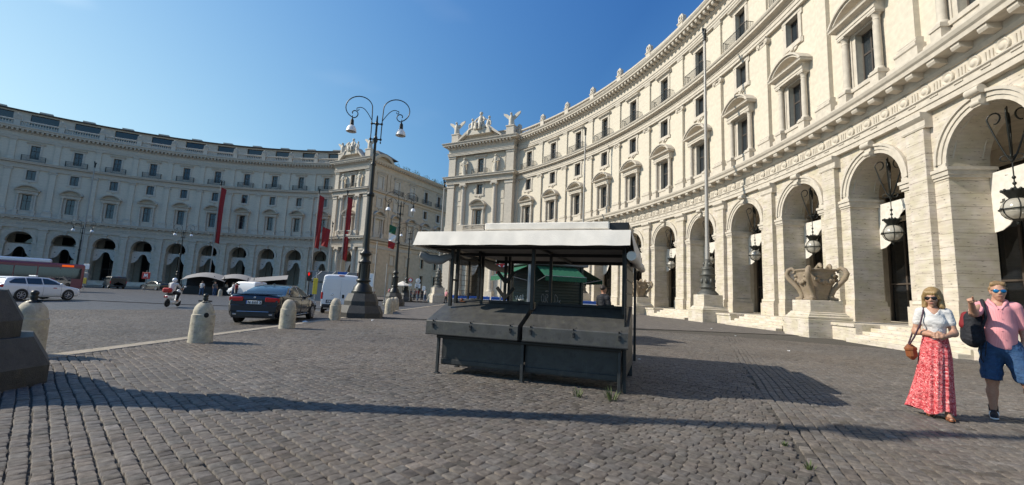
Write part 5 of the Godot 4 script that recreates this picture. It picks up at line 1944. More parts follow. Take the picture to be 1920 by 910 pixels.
func street_lamp(label: String, t: Transform3D, base := true) -> Node3D:
	var o := thing("street_lamp", label, "street lamp", t, "two-armed iron street lamps")
	if base:
		part(o, "lower_step", G.lamp_step)
		part(o, "upper_step", G.lamp_block)
	var c := part(o, "column", G.lamp_column)
	for s in [-1, 1]:
		part(o, "arm", G["lamp_arm_%d" % s])
		var h := part(o, "lamp_shade", G.lamp_shade, null, Transform3D(Basis(), Vector3(s * 1.22, 9.20, 0)))
		part(h, "neck", G.lamp_neck)
		part(h, "bulb", G.lamp_bulb)
	return o

func build_lamps() -> void:
	lamp_meshes()
	street_lamp("tall two-armed street lamp beside the white van, largest in view", at(-7.15, 21.0, 0.0, 0.12))
	street_lamp("two-armed street lamp second along the pavement, right of the largest", at(-11.2, 42.0, 0.0, 0.05))
	street_lamp("two-armed street lamp whose dark stepped base fills the left edge", at(-6.86, 5.0, 0.0, 0.05) * Transform3D(Basis.from_scale(Vector3(1.2, 1.0, 1.2)), Vector3.ZERO))
	street_lamp("small distant street lamp low against the far corner pavilion", at(-14.9, 62.0, 0.0, 0.3))
	street_lamp("far street lamp in front of the shaded arcade, by the scooter rider", at(-55.5, 72.0, -0.2, 0.2))
	street_lamp("far street lamp in front of the shaded arcade, above the red bus", at(-72.5, 72.0, -0.2, 0.4))
	# stone bollards along the kerb
	var b := MB.new()
	b.lathe(v2([0.245, -0.05, 0.24, 0.0, 0.235, 0.05, 0.225, 0.60, 0.225, 0.60, 0.205, 0.615, 0.205, 0.615, 0.20, 0.68, 0.175, 0.77, 0.13, 0.84, 0.07, 0.885, 0.0, 0.90]), 22)
	for i in b.v.size():
		var p := b.v[i]
		b.v[i] = p * (1.0 + 0.018 * sin(p.y * 17.0 + p.x * 9.0) * cos(p.z * 13.0))
	var body := b.mesh(M.bollard)
	b = MB.new()
	b.lathe(v2([0.10, 0.86, 0.10, 0.88, 0.05, 0.90, 0.045, 0.93, 0.06, 0.96, 0.04, 0.985, 0.05, 1.0, 0.055, 1.03, 0.04, 1.06, 0.0, 1.075]), 12)
	b.tube([Vector3(-0.13, 0.905, 0), Vector3(0.13, 0.905, 0)], 0.018, 6)
	var cap := b.mesh(M.iron)
	var spots := [
		[-7.86, 7.2, true, "stone bollard with iron knob, partly behind the dark lamp base at the left edge"],
		[-6.85, 9.80, true, "stone bollard with iron knob and dark hole, alone between pavement and road"],
		[-6.98, 13.80, false, "plain stone bollard standing before the dark saloon car"],
		[-7.28, 18.25, false, "plain stone bollard between the saloon car and the lamp base"],
		[-6.85, 24.8, false, "stone bollard in shade just behind the largest lamp base"],
		[-7.35, 27.2, false, "stone bollard second behind the largest lamp base"],
		[-7.75, 29.6, false, "stone bollard third behind the largest lamp base"]]
	for s in spots:
		var o := thing("stone_bollard", s[3], "bollard", at(s[0], s[1], 0.0, rng.randf() * 6.0), "stone bollards along the kerb")
		part(o, "body", body)
		if s[2]: part(o, "iron_knob", cap)
		if s[1] > 9.0 and s[1] < 10.0:
			var h := MB.new()
			h.ball(Vector3(0, 0.6, 0), Vector3(0.05, 0.06, 0.02), 10, 6)
			var dr := Vector3(-s[0], 0, s[1]).normalized()
			var hole := part(o, "hole", h.mesh(M.rubber))
			hole.transform = Transform3D(o.transform.basis.inverse() * Basis(Vector3.UP, 0.85), Vector3.ZERO) * Transform3D(Basis(), Vector3(0, 0, 0.215))

func squarish(b: MB, prof: Array, pw: float, seg := 32) -> void:
	var rows := []
	for p in prof:
		var row := []
		for j in seg:
			var a := TAU * j / seg
			var cs := cos(a); var sn := sin(a)
			var r: float = p.x / pow(pow(absf(cs), pw) + pow(absf(sn), pw), 1.0 / pw)
			row.append(Vector3(r * sn, p.y, r * cs))
		rows.append(row)
	b.grid(rows, true)

func pedestal(o: Node3D, top: float) -> void:
	var b := MB.new()
	b.bevel(Transform3D(Basis(), Vector3(0, 0.36, 0)), Vector3(2.1, 0.96, 2.1), 0.015)
	part(o, "base_block", b.mesh(M.trav_pale))
	b = MB.new()
	b.prism(v2([1.40, 0.84, 1.44, 0.88, 1.44, 0.95, 1.30, 1.0, 1.30, 1.06, 1.20, 1.12, 1.2, 1.16, 1.12, 1.2]), 4, Transform3D(), 0.5)
	part(o, "moulding", b.mesh(M.trav_pale))
	b = MB.new()
	b.bevel(Transform3D(Basis(), Vector3(0, (1.2 + top) * 0.5, 0)), Vector3(1.52, top - 1.2, 1.52), 0.015)
	part(o, "die", b.mesh(M.trav_pale))

func urn(label: String, t: Transform3D) -> void:
	var o := thing("stone_urn", label, "urn", t, "carved stone urns on pedestals")
	var b := MB.new()
	squarish(b, v2([0.0, 0.0, 0.46, 0.0, 0.52, 0.06, 0.46, 0.12, 0.50, 0.35, 0.62, 0.75, 0.71, 1.1, 0.74, 1.36, 0.71, 1.42, 0.79, 1.46, 0.82, 1.52, 0.78, 1.55, 0.68, 1.53, 0.64, 1.3, 0.5, 0.9, 0.0, 0.8]), 3.2)
	part(o, "basin", b.mesh(M.trav_old))
	for i in 4:
		var a := TAU * (i + 0.5) / 4
		var dr := Vector3(sin(a), 0, cos(a))
		b = MB.new()
		var pth := []
		for q in [[0.66, 0.05], [0.62, 0.25], [0.74, 0.55], [0.98, 0.85], [1.20, 1.1], [1.28, 1.32], [1.20, 1.52], [1.04, 1.60], [0.92, 1.52], [0.94, 1.38], [1.04, 1.38]]:
			pth.append(dr * q[0] + Vector3(0, q[1], 0))
		b.tube(pth, [0.15, 0.11, 0.12, 0.13, 0.13, 0.12, 0.11, 0.1, 0.08, 0.06, 0.03], 9)
		b.tube([dr * 0.6 + Vector3(0, 0.06, 0), dr * 0.9 + Vector3(0, 0.06, 0)], [0.15, 0.07], 8)
		part(o, "scroll_handle", b.mesh(M.trav_old))
		b = MB.new()
		var f := TAU * i / 4
		var fr := Vector3(sin(f), 0, cos(f))
		var sd := Vector3(cos(f), 0, -sin(f))
		for q in 9:
			var u := (q - 4) / 4.0
			b.ball(fr * (0.68 + 0.03 * cos(q * 2.0)) + sd * 0.38 * u + Vector3(0, 1.02 - 0.13 * (1 - u * u) + 0.04 * sin(q * 3.0), 0), Vector3.ONE * (0.11 + 0.02 * sin(q * 5.0)), 8, 6)
		for q in [-1, 1]:
			b.ball(fr * 0.73 + sd * 0.40 * q + Vector3(0, 1.2, 0), Vector3(0.1, 0.09, 0.1), 8, 6)
		part(o, "carved_garland", b.mesh(M.trav_old))
	b = MB.new()
	for e in [[-0.5, -0.45], [0.15, -0.6], [0.55, 0.1]]:
		b.tube([Vector3(e[0] - 0.2, 1.62, e[1]), Vector3(e[0], 1.76, e[1]), Vector3(e[0] + 0.2, 1.68, e[1] + 0.1), Vector3(e[0] + 0.26, 1.58, e[1] + 0.1)], [0.09, 0.1, 0.09, 0.05], 8)
	part(o, "rim_scroll", b.mesh(M.trav_old))

func flagpole(label: String, t: Transform3D, y0: float, h: float, grp: String, big := true) -> Node3D:
	var o := thing("flagpole", label, "flagpole", t, grp)
	var b := MB.new()
	if big:
		b.lathe(v2([0.78, y0, 0.78, y0 + 0.06, 0.74, y0 + 0.12, 0.6, y0 + 0.25, 0.53, y0 + 0.34, 0.53, y0 + 0.34, 0.50, y0 + 0.5, 0.60, y0 + 0.53, 0.60, y0 + 0.6, 0.48, y0 + 0.63, 0.46, y0 + 1.45, 0.56, y0 + 1.5, 0.58, y0 + 1.56, 0.44, y0 + 1.6, 0.42, y0 + 1.95, 0.5, y0 + 2.0, 0.38, y0 + 2.1, 0.3, y0 + 2.2, 0.34, y0 + 2.3, 0.24, y0 + 2.5, 0.2, y0 + 2.75, 0.0, y0 + 2.76]), 18)
		for i in 8:
			var a := TAU * i / 8
			b.ball(Vector3(0.47 * sin(a), y0 + 1.05, 0.47 * cos(a)), Vector3(0.12, 0.2, 0.1), 8, 6)
		for i in 4:
			var a := TAU * i / 4
			b.ball(Vector3(0.28 * sin(a), y0 + 2.35, 0.28 * cos(a)), Vector3(0.12, 0.16, 0.12), 8, 6)
		part(o, "iron_base", b.mesh(M.iron_grey))
	b = MB.new()
	b.tube([Vector3(0, y0, 0), Vector3(0, y0 + 3.0, 0), Vector3(0, h, 0)], [0.17 if big else 0.12, 0.165 if big else 0.12, 0.085], 10)
	part(o, "pole", b.mesh(M.pole))
	b = MB.new()
	b.lathe(v2([0.085, h - 0.3, 0.14, h - 0.26, 0.14, h - 0.16, 0.1, h - 0.1, 0.16, h, 0.1, h + 0.12, 0, h + 0.14]), 10)
	b.tube([Vector3(0, h + 0.1, 0), Vector3(0.05, h + 0.45, 0), Vector3(0.22, h + 0.7, 0)], [0.13, 0.12, 0.05], 8)
	b.slab(PackedVector2Array([Vector2(-0.05, h + 0.2), Vector2(0.1, h + 0.3), Vector2(-0.12, h + 0.95), Vector2(-0.22, h + 0.9)]), -0.12, 0.12)
	part(o, "finial", b.mesh(M.iron))
	return o

func build_stonework() -> void:
	var spots := [[9.04, "urn", "large carved stone urn on the pedestal left of the walking couple"], [5.05, "urn", "carved stone urn seen small just right of the stall"], [7.0, "pole", ""], [3.0, "pole", ""]]
	for s in spots:
		var t := bay_at(AXIS + PHI0 + s[0] * DT) * Transform3D(Basis(), Vector3(0, 0, 3.25))
		if s[1] == "urn":
			var near: bool = s[0] > 8.0
			var o := thing("stone_pedestal", "travertine pedestal under the large urn near the couple" if near else "travertine pedestal under the small-looking urn right of the stall", "pedestal", t, "pedestals before the arcade")
			pedestal(o, 1.76)
			urn(s[2], t * Transform3D(Basis(Vector3.UP, 0.0), Vector3(0, 1.762, 0)))
		else:
			var near: bool = s[0] > 5.0
			var o := thing("stone_pedestal", "travertine pedestal carrying the tall pale flagpole before the sunlit arcade" if near else "travertine pedestal of the flagpole hidden behind the stall roof", "pedestal", t, "pedestals before the arcade")
			pedestal(o, 2.06)
			flagpole("tall pale bare flagpole with grey iron base before the sunlit arcade" if near else "bare flagpole rising behind the stall roof before the sunlit palace", t * Transform3D(Basis(), Vector3(0, 2.062, 0)), 0.0, 21.3, "flagpoles round the square")

# long cloth hanging beside a pole, rippled; columns of colour if several
func hang_cloth(parent: Node3D, called: String, w: float, top: float, len_: float, m: Material, t: Transform3D, twist := 0.6) -> void:
	var b := MB.new()
	var rows := []
	var back := []
	for r in 17:
		var f := r / 16.0
		var row := []
		var row2 := []
		for i in 9:
			var u := i / 8.0
			var z := 0.14 * sin(u * 7.0 + f * 5.0) * (0.4 + f) + twist * 0.3 * sin(f * 3.0) * u
			row.append(Vector3(u * w * (1.0 - 0.18 * f), top - f * len_ - u * 0.5 * (1.0 - f * 0.4), z))
			row2.append(row[-1] + Vector3(0, 0, -0.01))
		rows.append(row)
		back.append(row2)
	b.grid(rows, false, true)
	b.grid(back, false, false)
	part(parent, called, b.mesh(m), null, t)

func build_flags() -> void:
	var left := func(idx: float, p: float) -> Transform3D: return bay_at(-0.6694 + idx * DT) * Transform3D(Basis(), Vector3(0, 0, p))
	var face := func(t: Transform3D) -> Transform3D: return Transform3D(Basis(Vector3.UP, 0.25), t.origin)
	var list := [[1.62, 23.4, 0.0, "dark slender flagpole before the shaded palace, above the bus", ""],
		[5.45, 22.6, 12.0, "flagpole before the shaded palace, leftmost of the red banners", "long red banner, leftmost, hanging before the shaded palace"],
		[9.18, 22.0, 11.5, "flagpole before the shaded palace, middle one of the red banners", "long red banner, middle one, hanging before the shaded palace"],
		[10.38, 21.6, 13.5, "flagpole before the far corner pavilion with the rightmost red banner", "long red banner, rightmost, hanging before the far corner pavilion"]]
	for e in list:
		var t: Transform3D = face.call(left.call(e[0], 4.2))
		t.origin.y = -0.13
		flagpole(e[3], t, 0.0, e[1], "flagpoles round the square", false)
		if e[2] > 0.0:
			var f := thing("red_banner", e[4], "banner", t, "red banners")
			hang_cloth(f, "cloth", 1.05, e[1] - 0.6, e[2], M.banner_red, Transform3D(Basis(), Vector3(0.14, 0, 0)), 1.0)
	var t2: Transform3D = face.call(left.call(9.92, 4.6))
	t2.origin.y = -0.13
	flagpole("short flagpole between the two right-hand red banners", t2, 0.0, 14.6, "flagpoles round the square", false)
	var sq := thing("red_flag", "short square-cut red flag between the two right-hand banners", "flag", t2)
	hang_cloth(sq, "cloth", 1.6, 14.2, 4.0, M.banner_red, Transform3D(Basis(), Vector3(-1.9, 0, 0.1)), 0.4)
	# tricolour on the corner of the far pavilion
	var it := thing("tricolour_flag", "green white and red flag hanging at the corner of the far pavilion", "flag", at(-24.6, 88.0, 0.0, 0.3))
	var b := MB.new()
	b.tube([Vector3(0, 13.9, -3.0), Vector3(0.3, 15.0, 0.3)], 0.05, 7)
	part(it, "staff", b.mesh(M.pole))
	hang_cloth(it, "green_cloth", 1.5, 14.9, 1.75, M.green, Transform3D(Basis(), Vector3(-0.9, 0, 0.1)), 0.2)
	hang_cloth(it, "white_cloth", 1.5, 13.15, 1.6, M.white, Transform3D(Basis(), Vector3(-0.9, 0, 0.1)), 0.2)
	hang_cloth(it, "red_cloth", 1.45, 11.55, 1.5, M.banner_red, Transform3D(Basis(), Vector3(-0.9, 0, 0.1)), 0.2)
	# flagpole on its pedestal at the mouth of the street
	var t3 := at(-10.35, 62.0, 0.0, 0.5)
	var o := thing("stone_pedestal", "pale pedestal with flagpole at the mouth of the street", "pedestal", t3, "pedestals before the arcade")
	pedestal(o, 2.06)
	flagpole("thin pale flagpole on the pedestal at the mouth of the street", t3 * Transform3D(Basis(), Vector3(0, 2.062, 0)), 0.0, 15.0, "flagpoles round the square")

func wheel_meshes() -> void:
	var turn := Transform3D(Basis(Vector3.BACK, -PI / 2), Vector3.ZERO)
	var b := MB.new()
	b.lathe(v2([0.24, -0.10, 0.30, -0.11, 0.325, -0.09, 0.335, 0.0, 0.325, 0.09, 0.30, 0.11, 0.225, 0.10, 0.225, 0.10, 0.22, -0.02]), 28, turn)
	G["tyre"] = b.mesh(M.rubber)
	b = MB.new()
	b.lathe(v2([0.232, 0.105, 0.222, 0.11, 0.212, 0.09, 0.205, 0.03, 0.0, 0.02]), 28, turn)
	G["rim_dish"] = b.mesh(M.plastic)
	b = MB.new()
	b.lathe(v2([0.235, 0.10, 0.235, 0.115, 0.215, 0.112, 0.21, 0.09]), 28, turn)
	for i in 7:
		var a := TAU * i / 7
		var d := Vector3(0, cos(a), sin(a))
		b.tube([d * 0.04 + Vector3(0.095, 0, 0), d * 0.22 + Vector3(0.105, 0, 0)], [0.028, 0.018], 5)
	b.lathe(v2([0.055, 0.07, 0.055, 0.11, 0.03, 0.12, 0, 0.12]), 12, turn)
	G["rim"] = b.mesh(M.rim)
	b = MB.new()
	b.lathe(v2([0.0, 0.0, 0.375, 0.0, 0.38, 0.01, 0.36, 0.012, 0.0, 0.012]), 26, turn)
	G["wheel_arch"] = b.mesh(M.plastic)

func wheels(o: Node3D, w: float, zs: Array, scale := 1.0) -> void:
	for z in zs:
		for s in [-1, 1]:
			var t := Transform3D(Basis(Vector3.UP, 0.0 if s > 0 else PI).scaled(Vector3.ONE * scale), Vector3(s * (w - 0.09), 0.335 * scale, z))
			var wh := node(o, "wheel", t)
			part(wh, "tyre", G.tyre)
			part(wh, "rim_dish", G.rim_dish)
			part(wh, "rim", G.rim)
			part(o, "wheel_arch", G.wheel_arch, null, Transform3D(Basis(Vector3.UP, 0.0 if s > 0 else PI).scaled(Vector3.ONE * scale), Vector3(s * (w - 0.008), 0.335 * scale + 0.02, z)))

# lofted car: stations of [z, half width, sill, deck]; cabin of [z, y] along the roof line, rear to front
func car(called: String, label: String, cat: String, t: Transform3D, paint: Material, st: Array, cab: Array, wz: Array, opt := {}) -> Node3D:
	var o := thing(called, label, cat, t)
	var b := MB.new()
	var rows := []
	var W0: float = 0.0
	for q in st:
		W0 = maxf(W0, q[1])
		var w: float = q[1]; var yb: float = q[2]; var yt: float = q[3]
		var mid := lerpf(yb, yt, 0.55)
		var sec := [[0.80, yb], [0.95, yb + 0.05], [0.985, lerpf(yb, mid, 0.55)], [1.0, mid], [0.992, lerpf(mid, yt, 0.6)], [0.955, yt - 0.035], [0.90, yt - 0.006], [0.6, yt + 0.012], [0.0, yt + 0.02]]
		var row := []
		for e in sec: row.append(Vector3(w * e[0], e[1], q[0]))
		for i in range(sec.size() - 2, -1, -1): row.append(Vector3(-w * sec[i][0], sec[i][1], q[0]))
		rows.append(row)
	b.grid(rows, false, false)
	for e in 2:
		var row: Array = rows[0] if e == 0 else rows[-1]
		var mid := Vector3(0, (row[0].y + row[8].y) * 0.5, row[0].z)
		for i in row.size() - 1:
			if e == 0: b.tri(mid, row[i], row[i + 1])
			else: b.tri(mid, row[i + 1], row[i])
	b.box(-W0 * 0.8, W0 * 0.8, st[2][2] - 0.02, st[2][2] + 0.1, st[-2][0], st[1][0])
	part(o, "body", b.mesh(paint))
	# cabin
	var belt: float = opt.get("belt", 0.98)
	var top: float = 0.0
	for c in cab: top = maxf(top, c[1])
	var wb: float = W0 * opt.get("cabin", 0.93)
	var wt: float = W0 * opt.get("roof", 0.66)
	var side := func(y: float) -> float: return lerpf(wb, wt, clampf((y - belt) / (top - belt), 0.0, 1.0))
	rows = []
	for c in cab:
		var x: float = side.call(c[1])
		var y: float = c[1]
		var r := minf(0.05, (y - belt) * 0.3)
		rows.append([Vector3(wb, belt - 0.03, c[0]), Vector3(side.call(lerpf(belt, y, 0.5)), lerpf(belt, y, 0.5), c[0]), Vector3(side.call(y - r), y - r, c[0]), Vector3(x * 0.93, y, c[0]), Vector3(x * 0.5, y + 0.012, c[0]), Vector3(0, y + 0.016, c[0]),
			Vector3(-x * 0.5, y + 0.012, c[0]), Vector3(-x * 0.93, y, c[0]), Vector3(-side.call(y - r), y - r, c[0]), Vector3(-side.call(lerpf(belt, y, 0.5)), lerpf(belt, y, 0.5), c[0]), Vector3(-wb, belt - 0.03, c[0])])
	b = MB.new()
	b.grid(rows, false, false)
	part(o, "roof", b.mesh(paint))
	# glass laid a little proud of the cabin
	for e in opt.get("screens", []):
		b = MB.new()
		var pr := []
		for i in 2:
			var z: float = e[i][0]; var y: float = e[i][1]
			var x: float = side.call(y) * 0.86
			var row := []
			for j in 9:
				var u := j / 8.0 * 2.0 - 1.0
				row.append(Vector3(u * x, y + 0.014 * (1.0 - u * u), z) + Vector3(0, 0.008, 0.014 * e[2]))
			pr.append(row)
		b.grid(pr, false, e[2] > 0)
		part(o, e[3], b.mesh(M.glass_dark))
	for s in [-1, 1]:
		for w in opt.get("windows", []):
			b = MB.new()
			var tr := Geometry2D.triangulate_polygon(PackedVector2Array(w))
			var out := []
			for q in w: out.append(Vector3(s * (side.call(q.y) + 0.012), q.y, q.x))
			for i in range(0, tr.size(), 3):
				var a: Vector3 = out[tr[i]]; var c: Vector3 = out[tr[i + 1]]; var d: Vector3 = out[tr[i + 2]]
				if ((c - a).cross(d - a).x) * s < 0: b.tri(a, d, c)
				else: b.tri(a, c, d)
			var sw := part(o, "side_window", b.mesh(M.glass_dark))
			if opt.get("chrome", false):
				b = MB.new()
				out.append(out[0])
				b.tube(out, 0.012, 5, false)
				part(sw, "trim", b.mesh(M.chrome))
		var zm: float = opt.get("mirror", -0.75)
		b = MB.new()
		b.ball(Vector3(s * (wb + 0.12), belt + 0.08, zm), Vector3(0.10, 0.07, 0.06), 10, 7)
		b.tube([Vector3(s * (wb - 0.04), belt + 0.02, zm), Vector3(s * (wb + 0.08), belt + 0.05, zm)], 0.025, 6)
		part(o, "mirror", b.mesh(paint))
		for z in opt.get("handles", []):
			b = MB.new()
			b.bevel(Transform3D(Basis(), Vector3(s * W0 * 0.995, belt - 0.14, z)), Vector3(0.03, 0.03, 0.2), 0.01)
			part(o, "door_handle", b.mesh(opt.get("handle_mat", paint)))
		for z in opt.get("seams", []):
			b = MB.new()
			b.tube([Vector3(s * W0 * 0.985, 0.32, z), Vector3(s * W0 * 1.001, 0.6, z), Vector3(s * W0 * 0.985, belt - 0.06, z)], 0.006, 4)
			part(o, "door_seam", b.mesh(M.plastic))
	for e in opt.get("boxes", []):
		b = MB.new()
		b.bevel(Transform3D(Basis.from_euler(e[4] if e.size() > 4 else Vector3.ZERO), e[2]), e[3], 0.015)
		part(o, e[0], b.mesh(e[1]))
	wheels(o, W0, wz, opt.get("wheel", 1.0))
	return o

func plate_text(o: Node3D, s: String, pos: Vector3, h: float, turn: float) -> void:
	var tm := TextMesh.new()
	var f := SystemFont.new()
	f.font_names = PackedStringArray(["Droid Sans"])
	f.font_weight = 700
	tm.font = f
	tm.text = s
	tm.font_size = 32
	tm.pixel_size = h / 24.0
	tm.depth = 0.004
	tm.material = M.plastic
	var m := MeshInstance3D.new()
	m.name = "plate_lettering"
	m.mesh = tm
	o.add_child(m, true)
	m.transform = Transform3D(Basis(Vector3.UP, turn), pos)

func van(label: String, t: Transform3D, paint: Material, L: float, H: float, simple: bool, cat := "van", called := "delivery_van") -> Node3D:
	var o := thing(called, label, cat, t)
	var b := MB.new()
	var hl := L * 0.5
	# side outline, rear to front, pulled across with rounded shoulders
	var prof := [[hl, 0.55, H - 0.30], [hl - 0.02, 0.42, H - 0.10], [hl - 0.10, 0.36, H - 0.02], [hl - 0.4, 0.34, H], [0.0, 0.33, H], [-hl + 1.75, 0.33, H - 0.03], [-hl + 1.45, 0.33, H - 0.12], [-hl + 0.85, 0.34, 1.28], [-hl + 0.5, 0.36, 1.12], [-hl + 0.12, 0.40, 0.92], [-hl, 0.48, 0.76]]
	var rows := []
	for q in prof:
		var k := clampf((q[0] + hl) / 1.2, 0.0, 1.0)
		var w := lerpf(0.86, 1.0, k)
		var yt: float = q[2]; var yb: float = q[1]
		var ws := 1.0 if q[0] < hl - 0.01 else 0.985
		var sec := [[0.92, yb], [0.99, yb + 0.08], [1.0, lerpf(yb, yt, 0.4)], [0.985, lerpf(yb, yt, 0.62)], [0.93, yt - 0.14], [0.88, yt - 0.04], [0.7, yt], [0.0, yt + 0.02]]
		var row := []
		for e in sec: row.append(Vector3(w * ws * e[0], e[1], q[0]))
		for i in range(sec.size() - 2, -1, -1): row.append(Vector3(-w * ws * sec[i][0], sec[i][1], q[0]))
		rows.append(row)
	b.grid(rows)
	for e in 2:
		var row: Array = rows[0] if e == 0 else rows[-1]
		var mid := Vector3(0, (row[0].y + row[7].y) * 0.5, row[0].z)
		for i in row.size() - 1:
			if e == 0: b.tri(mid, row[i], row[i + 1])
			else: b.tri(mid, row[i + 1], row[i])
	b.box(-0.85, 0.85, 0.28, 0.5, -hl + 0.2, hl - 0.2)
	part(o, "body", b.mesh(paint))
	# windscreen and cab windows
	b = MB.new()
	b.quad(Vector3(-0.80, 1.32, -hl + 0.84), Vector3(-0.72, H - 0.16, -hl + 1.42), Vector3(0.72, H - 0.16, -hl + 1.42), Vector3(0.80, 1.32, -hl + 0.84))
	for i in b.v.size(): b.v[i] += Vector3(0, 0.03, -0.03)
	part(o, "windscreen", b.mesh(M.glass_dark))
	for s in [-1, 1]:
		b = MB.new()
		b.slab(PackedVector2Array([Vector2(-hl + 1.0, 1.32), Vector2(-hl + 1.5, H - 0.30), Vector2(-hl + 2.1, H - 0.30), Vector2(-hl + 2.15, 1.32)]), -0.005, 0.005, Transform3D(Basis(Vector3.UP, -PI / 2), Vector3(s * 0.965, 0, 0)) * Transform3D(Basis(), Vector3.ZERO))
		part(o, "side_window", b.mesh(M.glass_dark))
		if cat == "minivan":
			b = MB.new()
			b.slab(PackedVector2Array([Vector2(-hl + 2.3, 1.3), Vector2(-hl + 2.3, H - 0.28), Vector2(hl - 0.5, H - 0.28), Vector2(hl - 0.4, 1.3)]), -0.005, 0.005, Transform3D(Basis(Vector3.UP, -PI / 2), Vector3(s * 0.97, 0, 0)))
			part(o, "side_window", b.mesh(M.glass_dark))
		b = MB.new()
		b.bevel(Transform3D(Basis(), Vector3(s * 1.12, 1.45, -hl + 1.1)), Vector3(0.16, 0.32, 0.12), 0.03)
		part(o, "mirror", b.mesh(M.plastic))
		b = MB.new()
		b.bevel(Transform3D(Basis(), Vector3(s * 0.955, 1.02, hl - 0.035)), Vector3(0.12, 0.42, 0.10), 0.03)
		part(o, "tail_light", b.mesh(M.tail))
		b = MB.new()
		b.bevel(Transform3D(Basis(), Vector3(s * 0.62, 0.9, -hl + 0.16)), Vector3(0.34, 0.2, 0.14), 0.04)
		part(o, "headlight", b.mesh(M.white))
		if not simple:
			# rear door leaf
			b = MB.new()
			b.bevel(Transform3D(Basis(), Vector3(s * 0.445, 1.24, hl + 0.008)), Vector3(0.872, 1.46, 0.03), 0.02)
			var leaf := part(o, "rear_door", b.mesh(paint))
			b = MB.new()
			b.bevel(Transform3D(Basis(), Vector3(s * 0.445, 1.62, hl + 0.018)), Vector3(0.74, 0.5, 0.02), 0.012)
			part(leaf, "pressed_panel", b.mesh(paint))
			b = MB.new()
			for y in [0.75, 1.75]: b.bevel(Transform3D(Basis(), Vector3(s * 0.86, y, hl + 0.03)), Vector3(0.08, 0.06, 0.03), 0.008)
			part(leaf, "hinge", b.mesh(paint))
	b = MB.new()
	b.bevel(Transform3D(Basis(), Vector3(0, 0.45, hl + 0.03)), Vector3(1.9, 0.2, 0.12), 0.03)
	part(o, "rear_bumper", b.mesh(M.plastic))
	b = MB.new()
	b.bevel(Transform3D(Basis(), Vector3(0, H - 0.05, hl + 0.0)), Vector3(0.3, 0.05, 0.06), 0.01)
	part(o, "brake_light", b.mesh(M.tail))
	if not simple:
		b = MB.new()
		b.bevel(Transform3D(Basis(), Vector3(0.16, 1.0, hl + 0.035)), Vector3(0.12, 0.2, 0.03), 0.012)
		part(o, "door_handle", b.mesh(M.plastic))
		b = MB.new()
		b.bevel(Transform3D(Basis(), Vector3(-0.42, 0.70, hl + 0.03)), Vector3(0.62, 0.18, 0.02), 0.006)
		part(o, "plate_recess", b.mesh(M.plastic))
		b = MB.new()
		b.bevel(Transform3D(Basis(), Vector3(-0.42, 0.70, hl + 0.042)), Vector3(0.52, 0.11, 0.01), 0.003)
		var pl := part(o, "number_plate", b.mesh(M.white))
		plate_text(pl, "FA 107 BN", Vector3(-0.42, 0.70, hl + 0.05), 0.09, 0.0)
		b = MB.new()
		b.lathe(v2([0.07, 0, 0.07, 0.01, 0.055, 0.014, 0.05, 0.008]), 14, Transform3D(Basis(Vector3.RIGHT, PI / 2), Vector3(-0.42, 1.08, hl + 0.022)))
		part(o, "badge", b.mesh(M.chrome))
	wheels(o, 0.98, [-hl + 0.95, hl - 1.0])
	return o

